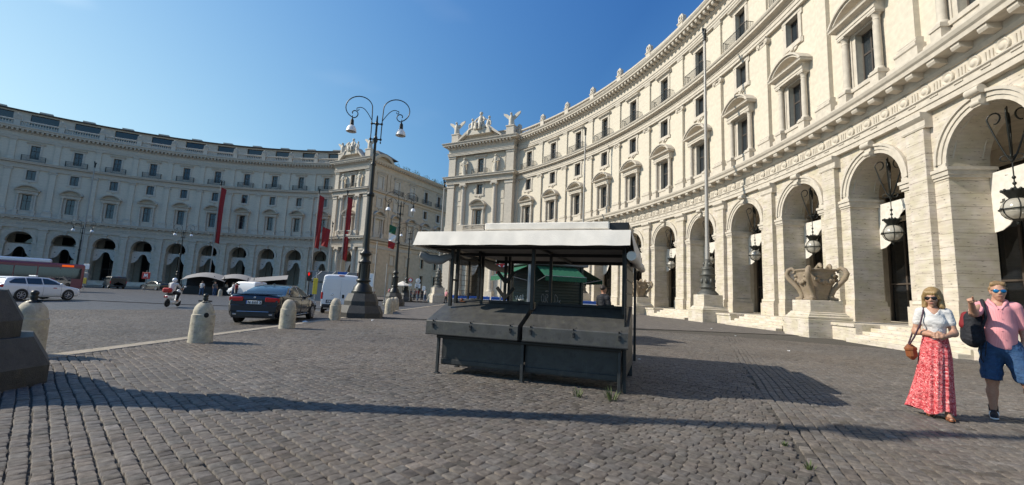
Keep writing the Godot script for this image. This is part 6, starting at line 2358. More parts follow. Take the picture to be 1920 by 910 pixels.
func build_vehicles() -> void:
	wheel_meshes()
	# dark saloon, seen from behind
	var st := [[2.47, 0.80, 0.44, 0.90], [2.43, 0.87, 0.34, 1.03], [2.3, 0.905, 0.25, 1.075], [1.9, 0.925, 0.20, 1.085], [1.2, 0.935, 0.19, 1.04], [0.3, 0.935, 0.19, 0.99], [-0.7, 0.935, 0.19, 0.97], [-1.2, 0.932, 0.19, 0.955], [-1.8, 0.92, 0.2, 0.88], [-2.25, 0.875, 0.24, 0.77], [-2.42, 0.80, 0.3, 0.68], [-2.47, 0.7, 0.36, 0.62]]
	var cab := [[1.86, 1.07], [1.45, 1.24], [1.05, 1.385], [0.6, 1.455], [0.15, 1.475], [-0.25, 1.465], [-0.7, 1.30], [-1.22, 0.99]]
	var bp: Material = M.black_paint
	var o := car("saloon_car", "dark blue-black saloon car pulling away beside the bollards", "car", at(-9.74, 18.4, road_y(-9.74), 0.15), M.navy_paint, st, cab, [-1.47, 1.50], {
		"belt": 1.0, "cabin": 0.92, "roof": 0.62, "chrome": true, "mirror": -0.85, "handles": [-0.05, 0.95], "handle_mat": M.chrome, "seams": [-0.95, 0.12, 1.12],
		"screens": [[[1.80, 1.095], [0.98, 1.40], 1, "rear_window"], [[-1.16, 1.03], [-0.36, 1.43], -1, "windscreen"]],
		"windows": [[Vector2(-0.92, 1.04), Vector2(-0.55, 1.27), Vector2(-0.2, 1.40), Vector2(0.10, 1.425), Vector2(0.10, 1.03)], [Vector2(0.17, 1.03), Vector2(0.17, 1.425), Vector2(0.6, 1.40), Vector2(0.98, 1.31), Vector2(1.22, 1.16), Vector2(1.16, 1.05)]],
		"boxes": [["tail_light", M.tail, Vector3(-0.62, 0.905, 2.435), Vector3(0.48, 0.15, 0.1), Vector3(0, -0.14, 0.04)], ["tail_light", M.tail, Vector3(0.62, 0.905, 2.435), Vector3(0.48, 0.15, 0.1), Vector3(0, 0.14, -0.04)],
			["rear_bumper", M.navy_paint, Vector3(0, 0.58, 2.44), Vector3(1.58, 0.24, 0.1)], ["bumper_line", M.chrome, Vector3(0, 0.465, 2.495), Vector3(1.1, 0.025, 0.03)], ["rear_apron", M.plastic, Vector3(0, 0.37, 2.445), Vector3(1.5, 0.17, 0.1)], ["exhaust", M.chrome, Vector3(-0.62, 0.36, 2.47), Vector3(0.14, 0.07, 0.06)], ["exhaust", M.chrome, Vector3(0.62, 0.36, 2.47), Vector3(0.14, 0.07, 0.06)],
			["number_plate", M.white, Vector3(0, 0.80, 2.482), Vector3(0.54, 0.12, 0.02)], ["boot_lip", M.navy_paint, Vector3(0, 1.09, 2.38), Vector3(1.5, 0.03, 0.1)], ["plate_band", M.blue, Vector3(-0.25, 0.80, 2.488), Vector3(0.04, 0.115, 0.02)], ["badge", M.chrome, Vector3(0, 0.985, 2.455), Vector3(0.07, 0.07, 0.02)], ["sill_trim", M.chrome, Vector3(0.935, 0.30, 0.0), Vector3(0.02, 0.03, 2.0)], ["roof_aerial", M.navy_paint, Vector3(0, 1.50, 0.75), Vector3(0.04, 0.05, 0.14)]]})
	plate_text(o, "FN 888 XZ", Vector3(0.03, 0.80, 2.495), 0.10, 0.0)
	# white estate taxi crossing from the left
	var st2 := [[2.34, 0.78, 0.46, 0.92], [2.30, 0.86, 0.34, 1.02], [2.1, 0.90, 0.25, 1.03], [1.2, 0.905, 0.2, 1.01], [0.0, 0.905, 0.19, 0.97], [-1.0, 0.905, 0.19, 0.95], [-1.6, 0.89, 0.2, 0.90], [-2.1, 0.85, 0.24, 0.80], [-2.28, 0.77, 0.3, 0.70], [-2.34, 0.66, 0.36, 0.62]]
	var cab2 := [[2.24, 1.0], [2.12, 1.2], [1.92, 1.40], [1.5, 1.455], [0.6, 1.48], [0.0, 1.475], [-0.35, 1.45], [-0.75, 1.27], [-1.25, 0.97]]
	o = car("estate_car", "white estate taxi crossing the road at the left edge", "car", at(-31.3, 28.5, road_y(-31.0), -0.06), M.white_paint, st2, cab2, [-1.42, 1.30], {
		"belt": 0.98, "cabin": 0.93, "roof": 0.66, "mirror": -0.85, "handles": [0.0, 0.95], "seams": [-0.95, 0.12, 1.0],
		"screens": [[[2.20, 1.05], [1.94, 1.37], 1, "rear_window"], [[-1.18, 1.01], [-0.46, 1.41], -1, "windscreen"]],
		"windows": [[Vector2(-0.95, 1.02), Vector2(-0.6, 1.24), Vector2(-0.25, 1.38), Vector2(0.08, 1.41), Vector2(0.08, 1.02)], [Vector2(0.15, 1.02), Vector2(0.15, 1.41), Vector2(0.98, 1.40), Vector2(0.98, 1.03)], [Vector2(1.05, 1.04), Vector2(1.05, 1.395), Vector2(1.6, 1.36), Vector2(1.95, 1.14), Vector2(1.9, 1.06)]],
		"boxes": [["tail_light", M.tail, Vector3(-0.74, 0.88, 2.29), Vector3(0.26, 0.16, 0.12), Vector3(0, -0.25, 0)], ["tail_light", M.tail, Vector3(0.74, 0.88, 2.29), Vector3(0.26, 0.16, 0.12), Vector3(0, 0.25, 0)], ["number_plate", M.white, Vector3(0, 0.74, 2.345), Vector3(0.5, 0.11, 0.02)],
			["headlight", M.chrome, Vector3(-0.62, 0.70, -2.24), Vector3(0.3, 0.13, 0.12)], ["headlight", M.chrome, Vector3(0.62, 0.70, -2.24), Vector3(0.3, 0.13, 0.12)], ["roof_rail", M.plastic, Vector3(0.56, 1.50, 0.7), Vector3(0.03, 0.035, 2.0)], ["roof_rail", M.plastic, Vector3(-0.56, 1.50, 0.7), Vector3(0.03, 0.035, 2.0)], ["taxi_light", M.white, Vector3(0, 1.54, 0.1), Vector3(0.5, 0.1, 0.14)], ["rear_bumper", M.plastic, Vector3(0, 0.34, 2.28), Vector3(1.4, 0.14, 0.1)], ["door_sticker", M.red, Vector3(0.908, 0.80, -0.55), Vector3(0.02, 0.05, 0.22)]]})
	# vans and parked cars
	van("white delivery van parked beyond the saloon, rear doors shut", at(-10.6, 27.2, road_y(-10.6), 0.36), M.white_paint, 5.0, 2.24, false)
	van("black people carrier parked by the shaded arcade", at(-64.5, 70.5, road_y(-60.0), 0.95), M.black_paint, 5.1, 1.95, true, "minivan", "people_carrier")
	car("parked_car", "dark blue saloon parked by the shaded arcade, right of the black people carrier", "car", at(-57.2, 70.0, road_y(-60.0), 1.25), M.navy_paint, st, cab, [-1.47, 1.50], {
		"belt": 1.0, "cabin": 0.92, "roof": 0.62, "screens": [[[1.80, 1.095], [0.98, 1.40], 1, "rear_window"], [[-1.16, 1.03], [-0.36, 1.43], -1, "windscreen"]],
		"windows": [[Vector2(-0.92, 1.04), Vector2(-0.2, 1.40), Vector2(0.10, 1.425), Vector2(0.10, 1.03)], [Vector2(0.17, 1.03), Vector2(0.17, 1.425), Vector2(0.98, 1.31), Vector2(1.22, 1.16), Vector2(1.16, 1.05)]]})
	bus("dark red city bus crossing behind the white estate car", at(-51.6, 43.9, road_y(-45.0), -0.80))
	scooter_rider()

func bus(label: String, t: Transform3D) -> void:
	var o := thing("city_bus", label, "bus", t)
	var b := MB.new()
	b.bevel(Transform3D(Basis(), Vector3(0, 1.62, 0)), Vector3(2.5, 2.66, 11.8), 0.14)
	part(o, "body", b.mesh(M.bus_red))
	b = MB.new()
	b.bevel(Transform3D(Basis(), Vector3(0, 0.36, 0)), Vector3(2.46, 0.3, 11.4), 0.05)
	part(o, "skirt", b.mesh(M.plastic))
	for s in [-1, 1]:
		for i in 7:
			b = MB.new()
			b.bevel(Transform3D(Basis(), Vector3(s * 1.25, 1.95, -4.9 + i * 1.63)), Vector3(0.03, 1.15, 1.56), 0.01)
			part(o, "side_window", b.mesh(M.glass_dark))
		for z in [-4.4, 0.6]:
			b = MB.new()
			b.bevel(Transform3D(Basis(), Vector3(s * 1.256, 1.35, z)), Vector3(0.03, 2.1, 1.2), 0.01)
			part(o, "door", b.mesh(M.glass_dark))
	for z in [-5.9, 5.9]:
		b = MB.new()
		b.bevel(Transform3D(Basis(), Vector3(0, 1.9, z)), Vector3(2.2, 1.5, 0.04), 0.015)
		part(o, "windscreen" if z < 0 else "rear_window", b.mesh(M.glass_dark))
		for s in [-1, 1]:
			b = MB.new()
			b.bevel(Transform3D(Basis(), Vector3(s * 0.98, 0.72, z * 1.002)), Vector3(0.26, 0.16, 0.05), 0.02)
			part(o, "headlight" if z < 0 else "tail_light", b.mesh(M.white if z < 0 else M.tail))
	for e in [[-1.2, 4.2, 0.42], [2.9, 2.4, 0.26]]:
		b = MB.new()
		b.bevel(Transform3D(Basis(), Vector3(0, 2.95 + e[2] * 0.5, e[0])), Vector3(1.8, e[2], e[1]), 0.1)
		part(o, "roof_unit", b.mesh(M.white_paint))
	b = MB.new()
	b.bevel(Transform3D(Basis(), Vector3(1.262, 2.72, -4.6)), Vector3(0.03, 0.2, 0.9), 0.01)
	var dm := StandardMaterial3D.new()
	dm.albedo_color = lin(0.5, 0.16, 0.02)
	dm.emission_enabled = true
	dm.emission = Color(1.0, 0.35, 0.05)
	dm.emission_energy_multiplier = 0.5
	part(o, "destination_display", b.mesh(dm))
	wheels(o, 1.25, [-3.4, 2.9], 1.42)

# distance field on a grid, meshed as surface nets
class Field:
	var o: Vector3
	var c: float
	var nx: int
	var ny: int
	var nz: int
	var f := PackedFloat32Array()

	func _init(lo: Vector3, hi: Vector3, cell: float) -> void:
		o = lo
		c = cell
		nx = int((hi.x - lo.x) / cell) + 2
		ny = int((hi.y - lo.y) / cell) + 2
		nz = int((hi.z - lo.z) / cell) + 2
		f.resize(nx * ny * nz)
		f.fill(1.0)

	func bone(a: Vector3, b: Vector3, ra: float, rb: float, k := 0.03, flat := Vector3.ONE) -> void:
		var m := maxf(ra, rb) + k + c * 2.0
		var lo := (a.min(b) - Vector3.ONE * m - o) / c
		var hi := (a.max(b) + Vector3.ONE * m - o) / c
		var ab := b - a
		var l2 := maxf(ab.length_squared(), 1e-9)
		for z in range(maxi(0, int(lo.z)), mini(nz, int(hi.z) + 1)):
			for y in range(maxi(0, int(lo.y)), mini(ny, int(hi.y) + 1)):
				var row := (z * ny + y) * nx
				for x in range(maxi(0, int(lo.x)), mini(nx, int(hi.x) + 1)):
					var p := o + Vector3(x, y, z) * c - a
					var h := clampf(p.dot(ab) / l2, 0.0, 1.0)
					var q := p - ab * h
					var d := (q / flat).length() - lerpf(ra, rb, h)
					var i := row + x
					var e := f[i]
					if e > 0.9:
						f[i] = d
					else:
						var w := maxf(k - absf(d - e), 0.0) / k
						f[i] = minf(d, e) - w * w * k * 0.25

	func clip(n: Vector3, d: float) -> void:
		for z in nz:
			for y in ny:
				for x in nx:
					var i := (z * ny + y) * nx + x
					if f[i] < 0.5:
						f[i] = maxf(f[i], n.dot(o + Vector3(x, y, z) * c) - d)

	# cuts a V out: where both half-spaces hold
	func notch(n1: Vector3, n2: Vector3, d: float) -> void:
		for z in nz:
			for y in ny:
				for x in nx:
					var i := (z * ny + y) * nx + x
					if f[i] < 0.5:
						var p := o + Vector3(x, y, z) * c
						f[i] = maxf(f[i], minf(n1.dot(p), n2.dot(p)) - d)

	func into(b: MB) -> void:
		var at_ := {}
		var sx := 1
		var sy := nx
		var sz := nx * ny
		var off := [0, sx, sy, sx + sy, sz, sx + sz, sy + sz, sx + sy + sz]
		for z in nz - 1:
			for y in ny - 1:
				for x in nx - 1:
					var i := z * sz + y * sy + x
					var neg := 0
					for q in 8:
						if f[i + off[q]] < 0.0: neg += 1
					if neg == 0 or neg == 8: continue
					var sum := Vector3.ZERO
					var cnt := 0
					for q in 8:
						for ax in 3:
							if q & (1 << ax): continue
							var r: int = q | (1 << ax)
							var a := f[i + off[q]]
							var e := f[i + off[r]]
							if (a < 0.0) == (e < 0.0): continue
							var t := a / (a - e)
							var p := Vector3(q & 1, (q >> 1) & 1, (q >> 2) & 1)
							p[ax] += t
							sum += p
							cnt += 1
					var g := Vector3(f[i + sx] - f[i] + f[i + sx + sy + sz] - f[i + sy + sz], f[i + sy] - f[i] + f[i + sx + sy + sz] - f[i + sx + sz], f[i + sz] - f[i] + f[i + sx + sy + sz] - f[i + sx + sy])
					at_[i] = b.v.size()
					b.v.append(o + (Vector3(x, y, z) + sum / cnt) * c)
					b.n.append(g.normalized())
					b.c.append(b.cc)
		for i in at_:
			for ax in 3:
				var s1: int = [sy, sz, sx][ax]
				var s2: int = [sz, sx, sy][ax]
				var s0: int = [sx, sy, sz][ax]
				if i + s0 >= f.size(): continue
				var a := f[i]
				var e := f[i + s0]
				if (a < 0.0) == (e < 0.0): continue
				var q := [i, i - s1, i - s1 - s2, i - s2]
				var ok := true
				for w in q:
					if not at_.has(w): ok = false
				if not ok: continue
				var k := [at_[q[0]], at_[q[1]], at_[q[2]], at_[q[3]]]
				# clockwise seen from outside
				var order := [0, 1, 2, 0, 2, 3] if a >= 0.0 else [0, 2, 1, 0, 3, 2]
				for w in order: b.ix.append(k[w])

func bones_mesh(list: Array, cell: float, k: float, clips := []) -> MB:
	var lo := Vector3.ONE * 99.0
	var hi := -lo
	for e in list:
		var r := maxf(e[2], e[3]) + cell * 3.0
		lo = lo.min(e[0] - Vector3.ONE * r).min(e[1] - Vector3.ONE * r)
		hi = hi.max(e[0] + Vector3.ONE * r).max(e[1] + Vector3.ONE * r)
	var f := Field.new(lo, hi, cell)
	for e in list: f.bone(e[0], e[1], e[2], e[3], k, e[4] if e.size() > 4 else Vector3.ONE)
	for e in clips:
		if e.size() == 3: f.notch(e[0], e[1], e[2])
		else: f.clip(e[0], e[1])
	var b := MB.new()
	f.into(b)
	return b

func join(a: MB, b: MB, t := Transform3D()) -> void:
	var k := a.v.size()
	for i in b.v.size():
		a.v.append(t * b.v[i])
		a.n.append((t.basis * b.n[i]).normalized())
		a.c.append(b.c[i])
	for i in b.ix: a.ix.append(i + k)

# a hand about the origin: wrist at 0, fingers along +y, palm facing +z, thumb towards +x
func hand(curl: Array, thumb := 0.5, cell := 0.004) -> MB:
	var l := [[Vector3(0, 0.0, 0), Vector3(0, 0.03, 0), 0.024, 0.03], [Vector3(-0.018, 0.04, 0), Vector3(-0.02, 0.075, 0), 0.017, 0.015], [Vector3(0.018, 0.04, 0), Vector3(0.022, 0.078, 0), 0.017, 0.015], [Vector3(0, 0.05, 0), Vector3(0, 0.08, 0), 0.017, 0.015]]
	var xs := [0.030, 0.010, -0.010, -0.029]
	var ls := [0.068, 0.077, 0.071, 0.055]
	for i in 4:
		var p := Vector3(xs[i], 0.082, 0)
		var ang := 0.0
		for j in 3:
			ang += curl[i] * [0.8, 1.0, 0.7][j]
			var s: float = ls[i] * [0.45, 0.32, 0.23][j]
			var q := p + Vector3(xs[i] * 0.10, cos(ang), sin(ang)) * s
			l.append([p, q, 0.0092 - 0.0012 * j, 0.0085 - 0.0012 * j])
			p = q
	var t0 := Vector3(0.024, 0.025, 0.004)
	var t1 := Vector3(0.050, 0.050, 0.012 + 0.02 * thumb)
	var t2 := Vector3(0.056 - 0.02 * thumb, 0.080, 0.02 + 0.025 * thumb)
	l.append([t0, t1, 0.014, 0.011])
	l.append([t1, t2, 0.0105, 0.0085])
	return bones_mesh(l, cell, 0.010)

func frame_along(d: Vector3, palm: Vector3) -> Basis:
	var y := d.normalized()
	var z := (palm - y * palm.dot(y)).normalized()
	return Basis(y.cross(z), y, z)

func head_mesh(w: float, jaw: float) -> MB:
	var l := [[Vector3(0, 0.025, -0.012), Vector3(0, 0.03, -0.015), 0.094, 0.094, Vector3(0.84, 1.05, 1.05)], [Vector3(0, -0.045, 0.028), Vector3(0, -0.03, 0.03), 0.062 * jaw, 0.07, Vector3(0.92, 1, 1)],
		[Vector3(0, -0.095, 0.052), Vector3(0, -0.085, 0.05), 0.026 * jaw, 0.03], [Vector3(0, 0.012, 0.088), Vector3(0, -0.022, 0.108), 0.010, 0.013], [Vector3(-0.011, -0.027, 0.094), Vector3(0.011, -0.027, 0.094), 0.010, 0.010],
		[Vector3(-0.035, 0.022, 0.072), Vector3(0.035, 0.022, 0.072), 0.016, 0.016], [Vector3(-0.04, -0.025, 0.058), Vector3(-0.035, -0.02, 0.06), 0.026, 0.026], [Vector3(0.04, -0.025, 0.058), Vector3(0.035, -0.02, 0.06), 0.026, 0.026],
		[Vector3(-0.082, 0.01, -0.012), Vector3(-0.08, -0.022, -0.006), 0.016, 0.012, Vector3(0.6, 1, 1)], [Vector3(0.082, 0.01, -0.012), Vector3(0.08, -0.022, -0.006), 0.016, 0.012, Vector3(0.6, 1, 1)],
		[Vector3(-0.02, -0.058, 0.086), Vector3(0.02, -0.058, 0.086), 0.009, 0.009], [Vector3(0, -0.15, -0.025), Vector3(0, -0.05, -0.012), 0.055 * w, 0.052 * w]]
	return bones_mesh(l, 0.006, 0.02)

func sunglasses(parent: Node3D, t: Transform3D, lens: Material) -> void:
	var b := MB.new()
	b.tube([Vector3(-0.078, 0.02, 0.02), Vector3(-0.072, 0.018, 0.085), Vector3(-0.01, 0.016, 0.106), Vector3(0.01, 0.016, 0.106), Vector3(0.072, 0.018, 0.085), Vector3(0.078, 0.02, 0.02)], 0.004, 5)
	var g := part(parent, "sunglasses", b.mesh(M.plastic), null, t)
	for s in [-1, 1]:
		b = MB.new()
		b.ball(Vector3(s * 0.037, 0.004, 0.098), Vector3(0.034, 0.024, 0.007), 14, 8, Basis(Vector3.UP, s * 0.28))
		part(g, "lens", b.mesh(lens))

func walking_woman() -> void:
	var o := thing("person", "person in white t-shirt and long red patterned skirt walking with a brown shoulder bag", "person", at(5.67, 5.78, 0.0, -0.70) * Transform3D(Basis.from_scale(Vector3(0.90, 1.0, 0.95)), Vector3.ZERO))
	var hd := Transform3D(Basis.from_euler(Vector3(0.02, -0.25, 0.03)), Vector3(0.0, 1.53, 0.015))
	# her right arm is on the picture's left
	var rs := Vector3(-0.145, 1.345, 0.0); var re := Vector3(-0.205, 1.08, -0.02); var rw := Vector3(-0.035, 1.055, 0.19)
	var ls := Vector3(0.145, 1.345, 0.0); var le := Vector3(0.200, 1.085, 0.03); var lw := Vector3(0.085, 1.04, 0.21)
	var l := [[Vector3(0, 0.95, 0), Vector3(0, 1.12, 0), 0.13, 0.115], [Vector3(0, 1.12, 0), Vector3(0, 1.30, -0.01), 0.115, 0.12], [Vector3(-0.12, 1.34, -0.01), Vector3(0.12, 1.34, -0.01), 0.06, 0.06], [Vector3(0, 1.36, -0.01), Vector3(0, 1.46, 0.005), 0.055, 0.05],
		[rs, re, 0.052, 0.042], [re, rw, 0.041, 0.027], [ls, le, 0.052, 0.042], [le, lw, 0.041, 0.027],
		[Vector3(-0.07, 0.92, 0), Vector3(-0.07, 0.48, 0.0), 0.075, 0.05], [Vector3(-0.07, 0.48, 0.0), Vector3(-0.09, 0.09, -0.08), 0.048, 0.034], [Vector3(0.07, 0.92, 0), Vector3(0.07, 0.48, 0.04), 0.075, 0.05], [Vector3(0.07, 0.48, 0.04), Vector3(0.07, 0.08, 0.09), 0.048, 0.034],
		[Vector3(-0.10, 0.05, -0.10), Vector3(-0.12, 0.035, 0.05), 0.036, 0.026], [Vector3(0.07, 0.05, 0.10), Vector3(0.08, 0.03, 0.25), 0.036, 0.026]]
	var b := bones_mesh(l, 0.014, 0.035)
	join(b, head_mesh(0.92, 0.92), hd)
	var h := hand([0.35, 0.4, 0.45, 0.5], 0.4)
	join(b, h, Transform3D(frame_along(Vector3(0.9, -0.1, 0.25), Vector3(0.1, -0.2, -1)), rw))
	var hl := MB.new()
	join(hl, h, Transform3D(Basis.from_scale(Vector3(-1, 1, 1))))
	for i in range(0, hl.ix.size(), 3):
		var w := hl.ix[i + 1]; hl.ix[i + 1] = hl.ix[i + 2]; hl.ix[i + 2] = w
	join(b, hl, Transform3D(frame_along(Vector3(-0.8, 0.1, 0.3), Vector3(0, -0.2, -1)), lw))
	part(o, "body", b.mesh(M.skin))
	# t-shirt
	var t := [[Vector3(0, 1.0, 0), Vector3(0, 1.12, 0), 0.130, 0.118], [Vector3(0, 1.12, 0), Vector3(0, 1.29, -0.005), 0.118, 0.126], [Vector3(-0.06, 1.215, 0.06), Vector3(0.06, 1.215, 0.06), 0.074, 0.074], [Vector3(-0.105, 1.34, -0.01), Vector3(0.105, 1.34, -0.01), 0.068, 0.068],
		[rs, rs.lerp(re, 0.5), 0.060, 0.060], [ls, ls.lerp(le, 0.5), 0.060, 0.060]]
	b = bones_mesh(t, 0.012, 0.03, [[Vector3(0, -1, 0), -0.985], [Vector3(0.62, 0.72, 0.30), Vector3(-0.62, 0.72, 0.30), 1.305 * 0.72 + 0.04]])
	part(o, "t_shirt", b.mesh(M.white_cloth))
	# skirt: gathered at the waist, swinging with the stride
	b = MB.new()
	var rows := []
	var back := []
	for r in 25:
		var f := r / 24.0
		var y := lerpf(1.055, 0.075, f)
		var rx := lerpf(0.130, 0.135, pow(f, 2.0)) + 0.034 * sin(minf(f * 3.0, 1.0) * PI * 0.5)
		var rz := lerpf(0.118, 0.135, pow(f, 2.0)) + 0.034 * sin(minf(f * 3.0, 1.0) * PI * 0.5)
		var row := []
		var row2 := []
		for j in 72:
			var a := TAU * j / 72
			var fold := 1.0 + (0.03 + 0.13 * f) * (0.6 * sin(a * 9.0 + 1.5 * f) + 0.4 * sin(a * 17.0 + f * 4.0))
			var kick := 0.20 * f * f * exp(-pow((sin((a - 4.3) * 0.5)) * 3.0, 2.0))
			var p := Vector3(sin(a) * (rx * fold + kick) - 0.035 * f, y + 0.03 * f * sin(a * 3.0), cos(a) * rz * fold + 0.03 * f)
			row.append(p)
			row2.append(p - Vector3(sin(a), 0, cos(a)) * 0.008)
		rows.append(row)
		back.append(row2)
	rows.reverse()
	back.reverse()
	b.grid(rows, true)
	b.grid(back, true, true)
	part(o, "skirt", b.mesh(M.skirt))
	b = MB.new()
	rows = []
	for r in 3:
		var row := []
		for j in 40:
			var a := TAU * j / 40
			row.append(Vector3(sin(a) * 0.142, 1.03 + r * 0.022, cos(a) * 0.128))
		rows.append(row)
	b.grid(rows, true)
	part(o, "waistband", b.mesh(M.skirt))
	# hair: chin-length bob with a fringe
	var hr := [[Vector3(0, 0.055, -0.03), Vector3(0, 0.05, -0.02), 0.102, 0.102], [Vector3(-0.075, 0.03, -0.02), Vector3(-0.088, -0.10, 0.0), 0.042, 0.032], [Vector3(0.075, 0.03, -0.02), Vector3(0.092, -0.10, 0.005), 0.042, 0.034], [Vector3(0, 0.02, -0.06), Vector3(0, -0.10, -0.06), 0.085, 0.06],
		[Vector3(-0.05, 0.075, 0.06), Vector3(0.04, 0.07, 0.068), 0.032, 0.032], [Vector3(0.05, 0.08, 0.05), Vector3(0.085, 0.0, 0.035), 0.03, 0.022], [Vector3(-0.05, 0.08, 0.05), Vector3(-0.082, 0.0, 0.035), 0.03, 0.02], [Vector3(-0.09, -0.09, -0.02), Vector3(-0.10, -0.125, 0.01), 0.032, 0.014], [Vector3(0.09, -0.09, -0.02), Vector3(0.115, -0.12, 0.01), 0.034, 0.014]]
	b = bones_mesh(hr, 0.007, 0.02)
	for i in b.v.size():
		var p := b.v[i]
		b.v[i] += b.n[i] * 0.004 * sin(p.x * 190.0 + p.z * 120.0 + p.y * 22.0)
	part(o, "hair", b.mesh(M.blonde), null, hd)
	b = MB.new()
	b.ball(Vector3(0, -0.060, 0.094), Vector3(0.022, 0.007, 0.006), 10, 6)
	part(o, "lips", b.mesh(M.lips), null, hd)
	sunglasses(o, hd, M.glass_lens)
	# sandals
	for e in [[Vector3(-0.112, 0, -0.02), 0.0], [Vector3(0.077, 0, 0.18), 0.0]]:
		b = MB.new()
		b.ball(e[0] + Vector3(0, 0.012, 0), Vector3(0.045, 0.012, 0.125), 12, 6)
		for z in [-0.02, 0.05, 0.085]:
			var pth := []
			for j in 9:
				var a := PI * j / 8.0
				pth.append(e[0] + Vector3(-0.042 * cos(a), 0.015 + 0.045 * sin(a) * (1.0 - z * 3.0), z))
			b.tube(pth, 0.006, 5)
		part(o, "sandal", b.mesh(M.leather))
	# shoulder bag on its strap
	var bag := thing("shoulder_bag", "brown leather shoulder bag hanging at the hip of the person in the red skirt", "bag", o.transform)
	b = MB.new()
	b.bevel(Transform3D(Basis(Vector3.BACK, 0.12), Vector3(-0.27, 0.80, -0.03)), Vector3(0.13, 0.20, 0.24), 0.05)
	part(bag, "pouch", b.mesh(M.leather))
	b = MB.new()
	b.bevel(Transform3D(Basis(Vector3.BACK, 0.12), Vector3(-0.275, 0.845, -0.03)), Vector3(0.145, 0.12, 0.255), 0.05)
	part(bag, "flap", b.mesh(M.leather))
	b = MB.new()
	b.tube([Vector3(-0.29, 0.90, 0.08), Vector3(-0.235, 1.0, 0.10), Vector3(-0.16, 1.18, 0.145), Vector3(-0.115, 1.34, 0.085), Vector3(-0.10, 1.42, 0.0), Vector3(-0.13, 1.33, -0.10), Vector3(-0.22, 1.1, -0.14), Vector3(-0.29, 0.90, -0.12)], 0.011, 6)
	part(bag, "strap", b.mesh(M.strap))

